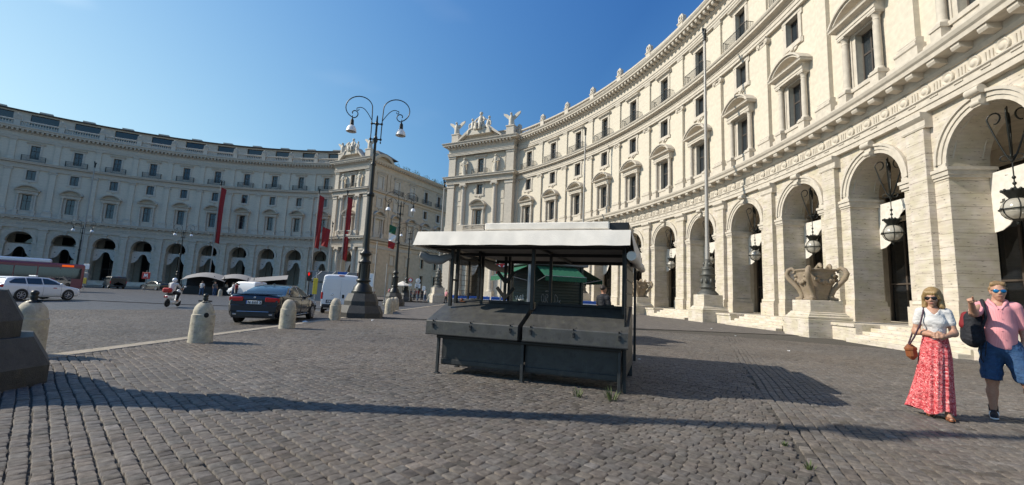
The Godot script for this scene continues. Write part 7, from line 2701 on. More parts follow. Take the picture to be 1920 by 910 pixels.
func pointing_man() -> void:
	var o := thing("person", "person in pink shirt and blue shorts pointing, dark backpack on one shoulder", "person", at(6.56, 5.80, 0.0, -0.72) * Transform3D(Basis.from_scale(Vector3(0.90, 1.0, 0.95)), Vector3.ZERO))
	var hd := Transform3D(Basis.from_euler(Vector3(-0.02, 0.05, 0.0)), Vector3(0.02, 1.66, 0.02))
	var rs := Vector3(-0.175, 1.45, 0.01); var re := Vector3(-0.275, 1.36, 0.26); var rw := Vector3(-0.315, 1.51, 0.46)
	var ls := Vector3(0.175, 1.45, 0.0); var le := Vector3(0.245, 1.15, -0.06); var lw := Vector3(0.24, 0.90, 0.02)
	var l := [[Vector3(0, 0.98, 0), Vector3(0, 1.15, 0.02), 0.15, 0.15], [Vector3(0, 1.15, 0.02), Vector3(0, 1.38, 0), 0.15, 0.145], [Vector3(-0.12, 1.44, -0.01), Vector3(0.12, 1.44, -0.01), 0.074, 0.074], [Vector3(0, 1.45, -0.01), Vector3(0.01, 1.57, 0.005), 0.068, 0.062],
		[rs, re, 0.062, 0.050], [re, rw, 0.048, 0.031], [ls, le, 0.062, 0.050], [le, lw, 0.048, 0.031],
		[Vector3(-0.10, 0.93, 0), Vector3(-0.12, 0.50, 0.03), 0.115, 0.07], [Vector3(-0.12, 0.50, 0.03), Vector3(-0.13, 0.10, -0.02), 0.066, 0.042], [Vector3(-0.13, 0.34, -0.01), Vector3(-0.13, 0.28, -0.03), 0.062, 0.05],
		[Vector3(0.10, 0.93, 0), Vector3(0.20, 0.52, 0.16), 0.115, 0.07], [Vector3(0.20, 0.52, 0.16), Vector3(0.28, 0.11, 0.12), 0.066, 0.042], [Vector3(0.22, 0.38, 0.12), Vector3(0.24, 0.30, 0.10), 0.062, 0.05]]
	var b := bones_mesh(l, 0.014, 0.035)
	join(b, head_mesh(1.15, 1.12), hd)
	var pt := hand([0.05, 1.25, 1.35, 1.4], 0.9)
	join(b, pt, Transform3D(frame_along(Vector3(-0.15, 0.35, 0.9), Vector3(0.3, -0.9, 0.3)), rw))
	var h := hand([0.3, 0.35, 0.4, 0.45], 0.3)
	join(b, h, Transform3D(frame_along(Vector3(0.0, -1.0, 0.12), Vector3(-1, 0, 0.2)), lw))
	part(o, "body", b.mesh(M.skin))
	# shirt, short sleeves, hem outside the shorts
	var t := [[Vector3(0, 0.96, 0.005), Vector3(0, 1.15, 0.02), 0.172, 0.172], [Vector3(0, 1.15, 0.02), Vector3(0, 1.38, 0.0), 0.172, 0.165], [Vector3(-0.125, 1.44, -0.01), Vector3(0.125, 1.44, -0.01), 0.084, 0.084], [rs, rs.lerp(re, 0.72), 0.078, 0.076], [ls, ls.lerp(le, 0.75), 0.078, 0.078]]
	b = bones_mesh(t, 0.013, 0.03, [[Vector3(0, -1, 0), -0.90], [Vector3(0, 0.85, 0.5), 1.50 * 0.85 + 0.03]])
	part(o, "shirt", b.mesh(M.pink_shirt))
	b = MB.new()
	b.tube([Vector3(-0.075, 1.545, -0.04), Vector3(-0.085, 1.53, 0.02), Vector3(-0.055, 1.49, 0.10), Vector3(-0.015, 1.42, 0.165)], [0.022, 0.024, 0.022, 0.008], 7)
	b.tube([Vector3(0.085, 1.545, -0.04), Vector3(0.095, 1.53, 0.02), Vector3(0.065, 1.49, 0.10), Vector3(0.015, 1.42, 0.165)], [0.022, 0.024, 0.022, 0.008], 7)
	for i in 5: b.ball(Vector3(0.0, 1.40 - i * 0.085, 0.187 + 0.006 * i), Vector3(0.007, 0.007, 0.004), 6, 4)
	part(o, "collar", b.mesh(M.pink_shirt))
	# shorts to the knee
	var s := [[Vector3(0, 0.92, 0.0), Vector3(0, 0.98, 0.0), 0.172, 0.17], [Vector3(-0.10, 0.92, 0), Vector3(-0.125, 0.52, 0.035), 0.13, 0.115], [Vector3(0.10, 0.92, 0), Vector3(0.195, 0.54, 0.155), 0.13, 0.115]]
	b = bones_mesh(s, 0.013, 0.03, [[Vector3(0, -1, 0), -0.50]])
	for i in b.v.size():
		var p := b.v[i]
		b.v[i] += b.n[i] * 0.006 * sin(p.y * 45.0 + p.x * 25.0)
	part(o, "shorts", b.mesh(M.denim))
	# hair, lips, glasses
	var hr := [[Vector3(0, 0.075, -0.03), Vector3(0, 0.07, -0.02), 0.076, 0.076], [Vector3(-0.05, 0.10, 0.03), Vector3(0.05, 0.10, 0.035), 0.034, 0.032], [Vector3(0, 0.03, -0.075), Vector3(0, -0.02, -0.07), 0.055, 0.045], [Vector3(-0.078, 0.05, -0.01), Vector3(-0.082, 0.01, -0.02), 0.02, 0.014], [Vector3(0.078, 0.05, -0.01), Vector3(0.082, 0.01, -0.02), 0.02, 0.014]]
	b = bones_mesh(hr, 0.007, 0.02)
	for i in b.v.size():
		var p := b.v[i]
		b.v[i] += b.n[i] * 0.004 * sin(p.x * 210.0 + p.z * 150.0)
	part(o, "hair", b.mesh(M.sandy), null, hd)
	b = MB.new()
	b.ball(Vector3(0, -0.060, 0.098), Vector3(0.024, 0.005, 0.005), 10, 6)
	part(o, "lips", b.mesh(M.lips), null, hd)
	sunglasses(o, hd, M.lens_blue)
	# socks and striped trainers
	for e in [[Vector3(-0.13, 0, -0.01), -0.1], [Vector3(0.285, 0, 0.15), 0.25]]:
		var ft := Transform3D(Basis(Vector3.UP, e[1]), e[0])
		b = MB.new()
		b.tube([ft * Vector3(0, 0.07, -0.02), ft * Vector3(0, 0.16, -0.02)], [0.05, 0.052], 12)
		part(o, "sock", b.mesh(M.navy_cloth))
		b = bones_mesh([[Vector3(0, 0.07, -0.03), Vector3(0, 0.06, 0.02), 0.048, 0.046], [Vector3(0, 0.05, 0.02), Vector3(0, 0.038, 0.16), 0.046, 0.036], [Vector3(0, 0.03, -0.05), Vector3(0, 0.03, 0.17), 0.042, 0.038]], 0.008, 0.02, [[Vector3(0, -1, 0), -0.02]])
		var shoe := part(o, "trainer", b.mesh(M.navy_cloth), null, ft)
		b = bones_mesh([[Vector3(0, 0.018, -0.05), Vector3(0, 0.018, 0.165), 0.048, 0.045, Vector3(1, 0.45, 1)]], 0.008, 0.01)
		part(shoe, "sole", b.mesh(M.white))
		for q in 3:
			b = MB.new()
			for sd in [-1, 1]:
				b.tube([Vector3(sd * 0.040, 0.03, 0.01 + q * 0.032), Vector3(sd * 0.047, 0.055, 0.0 + q * 0.032), Vector3(sd * 0.036, 0.085, -0.012 + q * 0.032)], 0.006, 5)
			part(shoe, "stripe", b.mesh(M.white))
	# backpack hung on his right shoulder, swung to the front
	var bag := thing("backpack", "dark navy and red backpack slung on the pointing person's shoulder", "backpack", o.transform)
	b = bones_mesh([[Vector3(-0.27, 1.02, 0.04), Vector3(-0.27, 1.28, 0.02), 0.125, 0.11], [Vector3(-0.30, 1.03, -0.06), Vector3(-0.29, 1.27, -0.06), 0.11, 0.10]], 0.013, 0.04)
	part(bag, "sack", b.mesh(M.navy_cloth))
	b = bones_mesh([[Vector3(-0.36, 1.20, 0.02), Vector3(-0.33, 1.32, 0.01), 0.062, 0.06]], 0.012, 0.03)
	part(bag, "red_panel", b.mesh(M.red_cloth))
	b = MB.new()
	b.tube([Vector3(-0.20, 1.12, 0.18), Vector3(-0.15, 1.32, 0.20), Vector3(-0.15, 1.47, 0.12), Vector3(-0.15, 1.535, 0.0), Vector3(-0.18, 1.45, -0.11), Vector3(-0.24, 1.25, -0.14)], [0.012, 0.018, 0.026, 0.026, 0.022, 0.014], 7)
	part(bag, "strap", b.mesh(M.navy_cloth))
	b = MB.new()
	b.tube([Vector3(-0.19, 1.15, 0.19), Vector3(-0.17, 0.98, 0.22), Vector3(-0.19, 0.80, 0.20)], 0.007, 5)
	b.tube([Vector3(-0.22, 0.95, 0.15), Vector3(-0.23, 0.78, 0.17), Vector3(-0.21, 0.72, 0.19)], 0.009, 5)
	part(bag, "hanging_strap", b.mesh(M.navy_cloth))

# small distant figure: one mesh of skin, clothes as children
func passer(label: String, t: Transform3D, shirt: Material, legs: Material, pose := 0.0, seated := false, grp := "passers-by") -> void:
	var o := thing("person", label, "person", t, grp)
	var y := -0.40 if seated else 0.0
	var st := 0.14 * sin(pose * 5.0)
	var l := [[Vector3(0, 1.48 + y, 0), Vector3(0, 1.55 + y, 0.01), 0.055, 0.055], [Vector3(0, 1.63 + y, 0.01), Vector3(0, 1.66 + y, 0), 0.09, 0.095], [Vector3(-0.19, 1.38 + y, 0), Vector3(-0.25, 1.1 + y, 0.02), 0.05, 0.042], [Vector3(-0.25, 1.1 + y, 0.02), Vector3(-0.22, 0.86 + y, 0.10), 0.04, 0.035], [Vector3(0.19, 1.38 + y, 0), Vector3(0.25, 1.1 + y, 0.0), 0.05, 0.042], [Vector3(0.25, 1.1 + y, 0.0), Vector3(0.24, 0.86 + y, 0.08), 0.04, 0.035], [Vector3(0, 1.0 + y, 0), Vector3(0, 1.4 + y, 0), 0.12, 0.13], [Vector3(-0.14, 1.38 + y, 0), Vector3(0.14, 1.38 + y, 0), 0.07, 0.07]]
	var lg := []
	if seated:
		for s in [-1, 1]:
			lg.append([Vector3(s * 0.1, 0.52, 0), Vector3(s * 0.12, 0.52, 0.42), 0.085, 0.065])
			lg.append([Vector3(s * 0.12, 0.5, 0.42), Vector3(s * 0.12, 0.07, 0.42), 0.06, 0.045])
			lg.append([Vector3(s * 0.12, 0.05, 0.4), Vector3(s * 0.12, 0.04, 0.55), 0.045, 0.035])
	else:
		for s in [-1, 1]:
			lg.append([Vector3(s * 0.09, 0.92, 0), Vector3(s * 0.11, 0.5, s * st * 0.5 + 0.02), 0.10, 0.07])
			lg.append([Vector3(s * 0.11, 0.5, s * st * 0.5 + 0.02), Vector3(s * 0.11, 0.08, s * st), 0.065, 0.05])
			lg.append([Vector3(s * 0.11, 0.05, s * st), Vector3(s * 0.11, 0.04, s * st + 0.15), 0.045, 0.035])
	l.append_array(lg)
	part(o, "body", bones_mesh(l, 0.032, 0.04).mesh(M.skin_tan))
	part(o, "shirt", bones_mesh([[Vector3(0, 0.98 + y, 0), Vector3(0, 1.38 + y, 0), 0.155, 0.155], [Vector3(-0.16, 1.38 + y, 0), Vector3(0.16, 1.38 + y, 0), 0.09, 0.09], [Vector3(-0.19, 1.38 + y, 0), Vector3(-0.23, 1.2 + y, 0.01), 0.07, 0.068], [Vector3(0.19, 1.38 + y, 0), Vector3(0.23, 1.2 + y, 0.01), 0.07, 0.068]], 0.032, 0.04).mesh(shirt))
	var tr := []
	for e in lg: tr.append([e[0], e[1], e[2] + 0.02, e[3] + 0.02])
	part(o, "trousers", bones_mesh(tr, 0.034, 0.04).mesh(legs))
	var b := MB.new()
	b.ball(Vector3(0, 1.69 + y, -0.02), Vector3(0.10, 0.09, 0.105), 10, 7)
	part(o, "hair", b.mesh(M.dark_hair))

func scooter_rider() -> void:
	var t := at(-20.8, 26.9, road_y(-20.5), 0.22)
	var o := thing("motor_scooter", "pale motor scooter with top box ridden across the road", "scooter", t)
	var b := MB.new()
	for z in [-0.62, 0.62]:
		b = MB.new()
		b.lathe(v2([0.14, -0.05, 0.22, -0.055, 0.25, 0, 0.22, 0.055, 0.14, 0.05, 0.05, 0.04, 0.05, -0.04, 0.14, -0.05]), 20, Transform3D(Basis(Vector3.BACK, PI / 2), Vector3(0, 0.25, z)))
		part(o, "wheel", b.mesh(M.rubber))
	part(o, "bodywork", bones_mesh([[Vector3(0, 0.55, 0.2), Vector3(0, 0.62, 0.75), 0.16, 0.11], [Vector3(0, 0.30, 0.15), Vector3(0, 0.28, -0.35), 0.13, 0.12], [Vector3(0, 0.35, -0.42), Vector3(0, 0.95, -0.52), 0.13, 0.12], [Vector3(0, 0.40, -0.62), Vector3(0, 0.42, -0.66), 0.12, 0.10]], 0.03, 0.06).mesh(M.white_paint))
	b = MB.new()
	b.bevel(Transform3D(Basis(), Vector3(0, 0.78, 0.35)), Vector3(0.3, 0.1, 0.75), 0.04)
	part(o, "seat", b.mesh(M.plastic))
	b = MB.new()
	b.tube([Vector3(-0.34, 1.06, -0.36), Vector3(0, 1.02, -0.50), Vector3(0.34, 1.06, -0.36)], 0.022, 6)
	b.tube([Vector3(0, 0.3, -0.62), Vector3(0, 1.0, -0.5)], 0.03, 6)
	part(o, "handlebar", b.mesh(M.plastic))
	b = MB.new()
	b.bevel(Transform3D(Basis(), Vector3(0, 1.02, 0.78)), Vector3(0.42, 0.30, 0.38), 0.08)
	part(o, "top_box", b.mesh(M.red))
	b = MB.new()
	b.bevel(Transform3D(Basis(), Vector3(0, 0.62, 0.87)), Vector3(0.2, 0.1, 0.04), 0.02)
	part(o, "tail_light", b.mesh(M.tail))
	for s in [-1, 1]:
		b = MB.new()
		b.tube([Vector3(s * 0.25, 1.06, -0.42), Vector3(s * 0.34, 1.22, -0.45)], 0.01, 5)
		b.ball(Vector3(s * 0.36, 1.25, -0.45), Vector3(0.07, 0.05, 0.02), 8, 6)
		part(o, "mirror", b.mesh(M.white_paint))
	var r := thing("person", "person in white shirt and white helmet riding the motor scooter", "person", t)
	var l := [[Vector3(0, 0.92, 0.28), Vector3(0, 1.35, 0.18), 0.14, 0.15], [Vector3(-0.16, 1.38, 0.16), Vector3(0.16, 1.38, 0.16), 0.08, 0.08], [Vector3(0, 1.42, 0.15), Vector3(0, 1.58, 0.12), 0.06, 0.09]]
	for s in [-1, 1]:
		l.append([Vector3(s * 0.2, 1.36, 0.15), Vector3(s * 0.30, 1.15, -0.08), 0.055, 0.045])
		l.append([Vector3(s * 0.30, 1.15, -0.08), Vector3(s * 0.30, 1.07, -0.34), 0.045, 0.04])
		l.append([Vector3(s * 0.1, 0.90, 0.28), Vector3(s * 0.2, 0.82, -0.18), 0.10, 0.075])
		l.append([Vector3(s * 0.2, 0.82, -0.18), Vector3(s * 0.16, 0.42, -0.10), 0.07, 0.05])
		l.append([Vector3(s * 0.16, 0.36, -0.10), Vector3(s * 0.16, 0.36, -0.26), 0.05, 0.04])
	part(r, "body", bones_mesh(l, 0.028, 0.04).mesh(M.skin_tan))
	part(r, "shirt", bones_mesh([[Vector3(0, 0.95, 0.28), Vector3(0, 1.35, 0.18), 0.17, 0.175], [Vector3(-0.17, 1.38, 0.16), Vector3(0.17, 1.38, 0.16), 0.095, 0.095], [Vector3(-0.2, 1.36, 0.15), Vector3(-0.29, 1.17, -0.05), 0.07, 0.062], [Vector3(0.2, 1.36, 0.15), Vector3(0.29, 1.17, -0.05), 0.07, 0.062]], 0.028, 0.04).mesh(M.white_cloth))
	part(r, "trousers", bones_mesh([[Vector3(0.1, 0.90, 0.28), Vector3(0.2, 0.82, -0.18), 0.115, 0.09], [Vector3(0.2, 0.82, -0.18), Vector3(0.16, 0.44, -0.10), 0.085, 0.065], [Vector3(-0.1, 0.90, 0.28), Vector3(-0.2, 0.82, -0.18), 0.115, 0.09], [Vector3(-0.2, 0.82, -0.18), Vector3(-0.16, 0.44, -0.10), 0.085, 0.065]], 0.028, 0.03).mesh(M.navy_cloth))
	b = MB.new()
	b.ball(Vector3(0, 1.64, 0.11), Vector3(0.135, 0.14, 0.15), 14, 10)
	part(r, "helmet", b.mesh(M.white_paint))

func build_people() -> void:
	walking_woman()
	pointing_man()
	passer("person in dark clothes standing right of the green kiosk", at(2.95, 13.6, 0.0, 2.2), M.navy_cloth, M.navy_cloth, 0.3)
	# seated and standing under the sunlit arcade
	var under := func(idx: float, p: float, y: float, turn: float) -> Transform3D: return bay_at(AXIS + PHI0 + idx * DT) * Transform3D(Basis(Vector3.UP, turn), Vector3(0, y, p))
	passer("person in dark red top seated under the sunlit arcade behind the couple", under.call(9.95, -2.6, 0.75, 2.4), M.red_cloth, M.navy_cloth, 0.0, true)
	passer("person in dark clothes seated under the arch left of the large urn", under.call(7.22, -1.9, 0.75, 0.4), M.navy_cloth, M.navy_cloth, 0.0, true)
	for e in [[9.95, -2.6, 2.4, "under the person in dark red"], [7.22, -1.9, 0.4, "under the person in dark clothes"]]:
		var ch := thing("cafe_chair", "dark cafe chair %s in the sunlit arcade" % e[3], "chair", under.call(e[0], e[1], 0.75, e[2]), "cafe chairs")
		var b := MB.new()
		b.bevel(Transform3D(Basis(), Vector3(0, 0.42, 0.05)), Vector3(0.44, 0.04, 0.44), 0.01)
		part(ch, "seat", b.mesh(M.plastic))
		b = MB.new()
		b.bevel(Transform3D(Basis(), Vector3(0, 0.72, -0.18)), Vector3(0.44, 0.3, 0.03), 0.01)
		part(ch, "backrest", b.mesh(M.plastic))
		for sx in [-0.19, 0.19]:
			for sz in [-0.16, 0.24]:
				b = MB.new()
				b.bevel(Transform3D(Basis(), Vector3(sx, 0.2 if sz > 0 else 0.43, sz)), Vector3(0.03, 0.4 if sz > 0 else 0.86, 0.03), 0.005)
				part(ch, "leg", b.mesh(M.plastic))
	# far passers-by at the mouth of the street and before the shaded arcade
	var cl := [M.white_cloth, M.navy_cloth, M.red_cloth, M.pink_shirt, M.denim, M.grey_cloth]
	var nm := ["white", "dark", "red", "pink", "blue", "grey"]
	var ps := [[690.5, 61.0, 0], [706.0, 66.0, 0], [736.0, 70.0, 3], [768.0, 66.0, 4], [776.0, 72.0, 1], [783.0, 68.0, 5], [789.0, 66.0, 2], [797.0, 72.0, 1], [803.0, 67.0, 0], [842.0, 58.0, 3], [849.0, 57.0, 1], [884.0, 55.0, 1], [412.0, 56.0, 5], [433.0, 60.0, 0], [446.0, 56.0, 0], [452.0, 55.0, 2], [388.0, 54.0, 0]]
	for i in ps.size():
		var z: float = ps[i][1]
		var x: float = (ps[i][0] - 960.0) / 804.7 * z
		var y := 0.0 if ps[i][0] > 600.0 else road_y(x)
		var where := "at the mouth of the street" if ps[i][0] > 600.0 else "before the market tents"
		var rank: String = ORD[i] if i < 12 else ["second", "third", "fourth", "fifth", "first"][i - 12]
		passer("small distant person in %s %s, %s from the left" % [nm[ps[i][2]], where, rank], at(x, z, y, 0.6 * i), cl[ps[i][2]], cl[1] if i % 2 else cl[4], i * 0.37)

func px_at(px: float, z: float) -> Vector2:
	return Vector2((px - 960.0 - 3.0) / 804.7 * z, z)

func build_small() -> void:
	var b: MB
	# market tents before the shaded arcade
	var tents := [[396.0, 58.0, "leftmost grey-topped market tent before the shaded arcade"], [452.0, 60.0, "middle grey-topped market tent before the shaded arcade"], [512.0, 61.0, "rightmost tilted-top market tent before the shaded arcade"]]
	for i in 3:
		var p := px_at(tents[i][0], tents[i][1])
		var o := thing("market_tent", tents[i][2], "tent", at(p.x, p.y, road_y(p.x), 0.45), "market tents")
		b = MB.new()
		var rows := []
		for r in 2:
			var row := []
			for j in 15:
				var u := j / 14.0 * 2.0 - 1.0
				var y := 2.45 + 0.55 * cos(u * PI * 0.5) if i < 2 else 2.5 + 0.7 * (u + 1.0) * 0.5
				row.append(Vector3(u * 2.4, y - (0.65 if r == 0 else 0.0), 1.8 - r * 3.4))
			rows.append(row)
		b.grid(rows)
		var under := []
		for row in rows:
			var q := []
			for v in row: q.append(v - Vector3(0, 0.03, 0))
			under.append(q)
		b.grid(under, false, true)
		part(o, "canopy", b.mesh(M.canvas_grey))
		for x in [-2.3, 2.3]:
			for z in [-1.5, 1.5]:
				b = MB.new()
				b.bevel(Transform3D(Basis(), Vector3(x, 1.25, z)), Vector3(0.08, 2.5, 0.08), 0.01)
				part(o, "post", b.mesh(M.stall_dark))
		b = MB.new()
		b.bevel(Transform3D(Basis(), Vector3(0, 0.55, 0.9)), Vector3(4.2, 1.1, 0.9), 0.03)
		part(o, "counter", b.mesh(M.stall_dark))
		b = MB.new()
		b.bevel(Transform3D(Basis(), Vector3(0, 1.3, -1.45)), Vector3(4.5, 2.4, 0.05), 0.01)
		part(o, "back_sheet", b.mesh(M.navy_cloth))
	# hoarding beyond the van
	var p := px_at(640.0, 46.0)
	var hb := thing("hoarding", "framed metal hoarding with printed panels beyond the white van", "hoarding", at(p.x, p.y, road_y(p.x) , 0.1))
	for i in 6:
		b = MB.new()
		b.bevel(Transform3D(Basis(), Vector3(-2.5 + i, 2.75, 0)), Vector3(0.96, 1.1, 0.04), 0.01)
		part(hb, "panel", b.mesh([M.grey_plastic, M.canvas_grey, M.grey_plastic, M.blue, M.canvas_grey, M.leather][i]))
	for i in 7:
		b = MB.new()
		b.tube([Vector3(-3.0 + i, 0, -0.05), Vector3(-3.0 + i, 3.45, -0.05)], 0.03, 6)
		part(hb, "upright", b.mesh(M.steel))
	for i in 4:
		b = MB.new()
		b.tube([Vector3(-2.8 + i * 1.4, 2.2, 0.05), Vector3(-1.6 + i * 1.4, 3.3, 0.05)], 0.025, 5)
		part(hb, "brace", b.mesh(M.white))
	b = MB.new()
	b.bevel(Transform3D(Basis(), Vector3(0, 1.1, -0.02)), Vector3(5.9, 1.9, 0.04), 0.01)
	part(hb, "lower_sheet", b.mesh(M.grey_plastic))
	# signs on posts: [pixel column, distance, post height, board, colour, label]
	var signs := [
		[601.0, 34.0, 2.7, Vector3(0.34, 1.25, 0.05), M.yellow, 1.6, "tall yellow notice panel left of the white van"],
		[700.0, 40.0, 3.0, Vector3(0.8, 1.2, 0.05), M.white, 2.2, "pale information board on posts right of the largest lamp"],
		[777.0, 60.0, 2.9, Vector3(0.45, 0.3, 0.04), M.white, 2.2, "small white plate under a round sign at the street mouth"],
		[791.0, 58.0, 2.8, Vector3(0.75, 0.6, 0.05), M.white, 2.1, "white picture sign below a round clock-like disc at the street mouth"],
		[803.0, 57.0, 2.3, Vector3(0.4, 0.55, 0.05), M.white, 1.8, "narrow pale notice right of the picture sign"],
		[285.0, 60.0, 2.9, Vector3(1.1, 0.9, 0.08), M.red, 2.2, "red sign board before the shaded arcade near the parked cars"],
		[172.0, 52.0, 3.2, Vector3(0.7, 0.6, 0.08), M.white, 2.9, "white bus stop sign beside the bus"]]
	for s in signs:
		var q := px_at(s[0], s[1])
		var y := road_y(q.x) if s[0] < 620.0 else 0.0
		var o := thing("sign_board", s[6], "sign", at(q.x, q.y, y, 0.0), "signs round the square")
		b = MB.new()
		b.tube([Vector3(0, 0, 0), Vector3(0, s[2], 0)], 0.035, 6)
		part(o, "post", b.mesh(M.steel))
		b = MB.new()
		b.bevel(Transform3D(Basis(), Vector3(0, s[5], 0.05)), s[3], 0.015)
		var bd := part(o, "board", b.mesh(s[4]))
		if s[0] == 285.0:
			b = MB.new()
			b.slab(PackedVector2Array([Vector2(-0.28, -0.25), Vector2(-0.18, -0.25), Vector2(-0.15, 0.08), Vector2(0, -0.18), Vector2(0.15, 0.08), Vector2(0.18, -0.25), Vector2(0.28, -0.25), Vector2(0.22, 0.28), Vector2(0.12, 0.28), Vector2(0, 0.05), Vector2(-0.12, 0.28), Vector2(-0.22, 0.28)]), 0.1, 0.11)
			part(bd, "letter", b.mesh(M.white), null, Transform3D(Basis(), Vector3(0, s[5], 0)))
		if s[0] == 777.0 or s[0] == 791.0:
			b = MB.new()
			b.lathe(v2([0.0, 0.0, 0.32, 0.0, 0.32, 0.03, 0.0, 0.03]), 18, Transform3D(Basis(Vector3.RIGHT, PI / 2), Vector3(0, s[2], 0.03)))
			part(o, "round_disc", b.mesh(M.red if s[0] == 777.0 else M.white))
			b = MB.new()
			b.lathe(v2([0.0, 0.0, 0.2, 0.0, 0.2, 0.02, 0.0, 0.02]), 18, Transform3D(Basis(Vector3.RIGHT, PI / 2), Vector3(0, s[2], 0.062)))
			part(o, "disc_centre", b.mesh(M.white if s[0] == 777.0 else M.canvas))
		if s[0] == 700.0 or s[0] == 791.0:
			b = MB.new()
			for i in 4: b.bevel(Transform3D(Basis(), Vector3(-0.05, s[5] + 0.15 - i * 0.14, 0.08)), Vector3(s[3].x * (0.6 - 0.08 * (i % 2)), 0.04, 0.01), 0.002)
			b.bevel(Transform3D(Basis(), Vector3(-0.1, s[5] - s[3].y * 0.36, 0.08)), Vector3(s[3].x * 0.3, s[3].y * 0.14, 0.01), 0.002)
			part(bd, "printing", b.mesh(M.navy_cloth)).set_meta("kind", "stuff")
		if s[0] == 172.0:
			b = MB.new()
			b.bevel(Transform3D(Basis(), Vector3(0, 1.4, 0.04)), Vector3(0.75, 1.5, 0.06), 0.02)
			part(o, "timetable_panel", b.mesh(M.grey_plastic))
			b = MB.new()
			b.bevel(Transform3D(Basis(), Vector3(0.1, 1.2, 0.08)), Vector3(0.4, 0.7, 0.02), 0.01)
			part(o, "poster", b.mesh(M.yellow))
	# slender posts near the second lamp
	for e in [[709.0, 36.0, 5.4, "tall slender pale post left of the second street lamp"], [731.0, 40.0, 3.8, "short slender pale post beside the second street lamp"]]:
		var q := px_at(e[0], e[1])
		var o := thing("signpost", e[3], "post", at(q.x, q.y), "slender posts")
		b = MB.new()
		b.tube([Vector3.ZERO, Vector3(0, e[2], 0)], [0.06, 0.045], 8)
		part(o, "pole", b.mesh(M.pole))
		b = MB.new()
		b.lathe(v2([0.1, 0, 0.1, 0.12, 0.06, 0.16]), 10)
		part(o, "foot", b.mesh(M.pole))
	# pedestrian light showing red
	var tq := px_at(588.0, 40.0)
	var tl := thing("traffic_light", "pedestrian traffic light showing red left of the white van", "traffic light", at(tq.x, tq.y, road_y(tq.x), 0.0))
	b = MB.new()
	b.tube([Vector3(0, 0, 0), Vector3(0, 2.2, 0)], 0.05, 8)
	part(tl, "post", b.mesh(M.stall_dark))
	b = MB.new()
	b.bevel(Transform3D(Basis(), Vector3(0, 2.55, 0)), Vector3(0.4, 0.85, 0.25), 0.04)
	part(tl, "housing", b.mesh(M.stall_dark))
	var rm := StandardMaterial3D.new()
	rm.albedo_color = lin(0.5, 0.03, 0.02)
	rm.emission_enabled = true
	rm.emission = Color(1.0, 0.12, 0.08)
	rm.emission_energy_multiplier = 0.6
	b = MB.new()
	b.slab(PackedVector2Array([Vector2(-0.05, 2.6), Vector2(-0.05, 2.7), Vector2(-0.1, 2.72), Vector2(-0.08, 2.82), Vector2(-0.03, 2.84), Vector2(-0.04, 2.92), Vector2(0.04, 2.92), Vector2(0.03, 2.84), Vector2(0.08, 2.82), Vector2(0.1, 2.72), Vector2(0.05, 2.7), Vector2(0.05, 2.6)]), 0.13, 0.15)
	part(tl, "red_figure", b.mesh(rm))
	# parasol and low railings at the street mouth
	var uq := px_at(763.0, 62.0)
	var um := thing("parasol", "cream cafe parasol among the crowd at the street mouth", "parasol", at(uq.x, uq.y))
	b = MB.new()
	b.prism(v2([1.25, 2.05, 1.2, 2.18, 0.05, 2.75]), 8)
	part(um, "canopy", b.mesh(M.canvas))
	b = MB.new()
	b.tube([Vector3.ZERO, Vector3(0, 2.7, 0)], 0.03, 6)
	part(um, "pole", b.mesh(M.stall_dark))
	var bq := px_at(474.0, 57.0)
	var wc := thing("stone_bollard", "tiny far stone bollard on the footway below the left tent", "bollard", at(px_at(426.0, 54.0).x, 54.0, road_y(-30.0)), "stone bollards along the kerb")
	b = MB.new()
	b.lathe(v2([0.24, 0, 0.22, 0.6, 0.2, 0.72, 0.1, 0.86, 0, 0.9]), 12)
	part(wc, "body", b.mesh(M.bollard))
	van("white van parked far off before the market tents", at(bq.x, bq.y, road_y(bq.x), 1.3), M.white_paint, 4.6, 1.95, true)
	# crushed bag and paper scraps
	var tint := MB.new()
	for i in 14:
		var a := TAU * i / 14
		tint.ball(Vector3(0.10 * cos(a) * (0.6 + 0.4 * sin(i * 3.1)), 0.05 + 0.03 * sin(i * 2.3), 0.08 * sin(a)), Vector3(0.07, 0.045 + 0.01 * sin(i), 0.06), 7, 5)
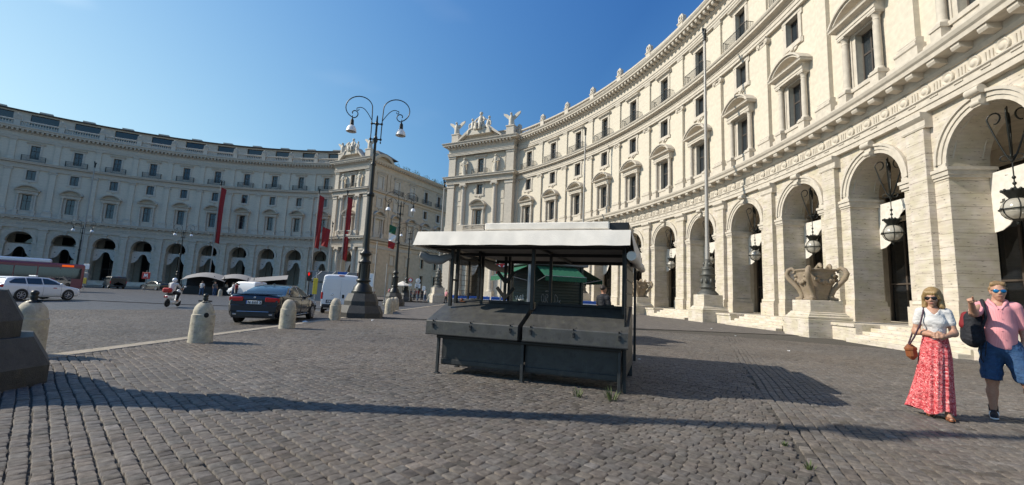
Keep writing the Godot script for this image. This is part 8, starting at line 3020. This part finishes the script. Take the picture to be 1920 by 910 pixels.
	single("plastic_bag", tint, M.white, "crumpled white plastic bag on the road edge by the saloon", "litter", at(-7.85, 16.9, road_y(-7.9)))
	var bits := [[-5.9, 18.9, 0.10, "bigger paper scrap by the largest lamp base"], [8.6, 13.4, 0.06, "paper scrap on the pavement left of the person in the red skirt"], [11.2, 24.0, 0.10, "paper scrap on the pavement before the flagpole pedestal"], [9.9, 19.0, 0.06, "paper scrap on the pavement between stall shadow and urn"], [3.0, 10.0, 0.05, "tiny paper scrap inside the stall's shadow"]]
	for e in bits:
		b = MB.new()
		b.bevel(Transform3D(Basis.from_euler(Vector3(0.3, e[0], 0.2)), Vector3(0, 0.02, 0)), Vector3(e[2], 0.012, e[2] * 0.7), 0.004)
		b.bevel(Transform3D(Basis.from_euler(Vector3(-0.5, e[0], 0.1)), Vector3(e[2] * 0.4, 0.025, 0.01)), Vector3(e[2] * 0.6, 0.01, e[2] * 0.5), 0.003)
		single("paper_scrap", b, M.white, e[3], "litter", at(e[0], e[1]), "litter on the paving")
	# weeds in the joints
	var weeds := [[0.98, 6.02, 0.12, "weed tuft in the paving below the middle of the stall's right half"], [1.42, 5.93, 0.18, "largest weed tuft at the foot of the stall's right front leg"], [2.55, 3.75, 0.07, "small weed in the paving at the bottom, left of the pair"], [2.72, 4.35, 0.05, "small weed in the paving at the bottom, right of the pair"]]
	for e in weeds:
		b = MB.new()
		for i in int(26 * (0.6 + e[2] * 4.0)):
			var a := rng.randf() * TAU
			var d := Vector3(sin(a), 0, cos(a))
			var o: Vector3 = d * rng.randf() * e[2] * 0.5
			var h: float = e[2] * rng.randf_range(0.4, 1.1)
			var w: Vector3 = d.cross(Vector3.UP) * 0.007
			var m: Vector3 = o + d * h * 0.3 + Vector3(0, h * 0.6, 0)
			var tip: Vector3 = o + d * h * rng.randf_range(0.5, 0.9) + Vector3(0, h, 0)
			b.quad(o - w * 0.5, o + w * 0.5, m + w, m - w)
			b.tri(m - w, m + w, tip)
		single("weed_tuft", b, M.weed, e[3], "weed", at(e[0], e[1], -0.01), "weeds in the paving")
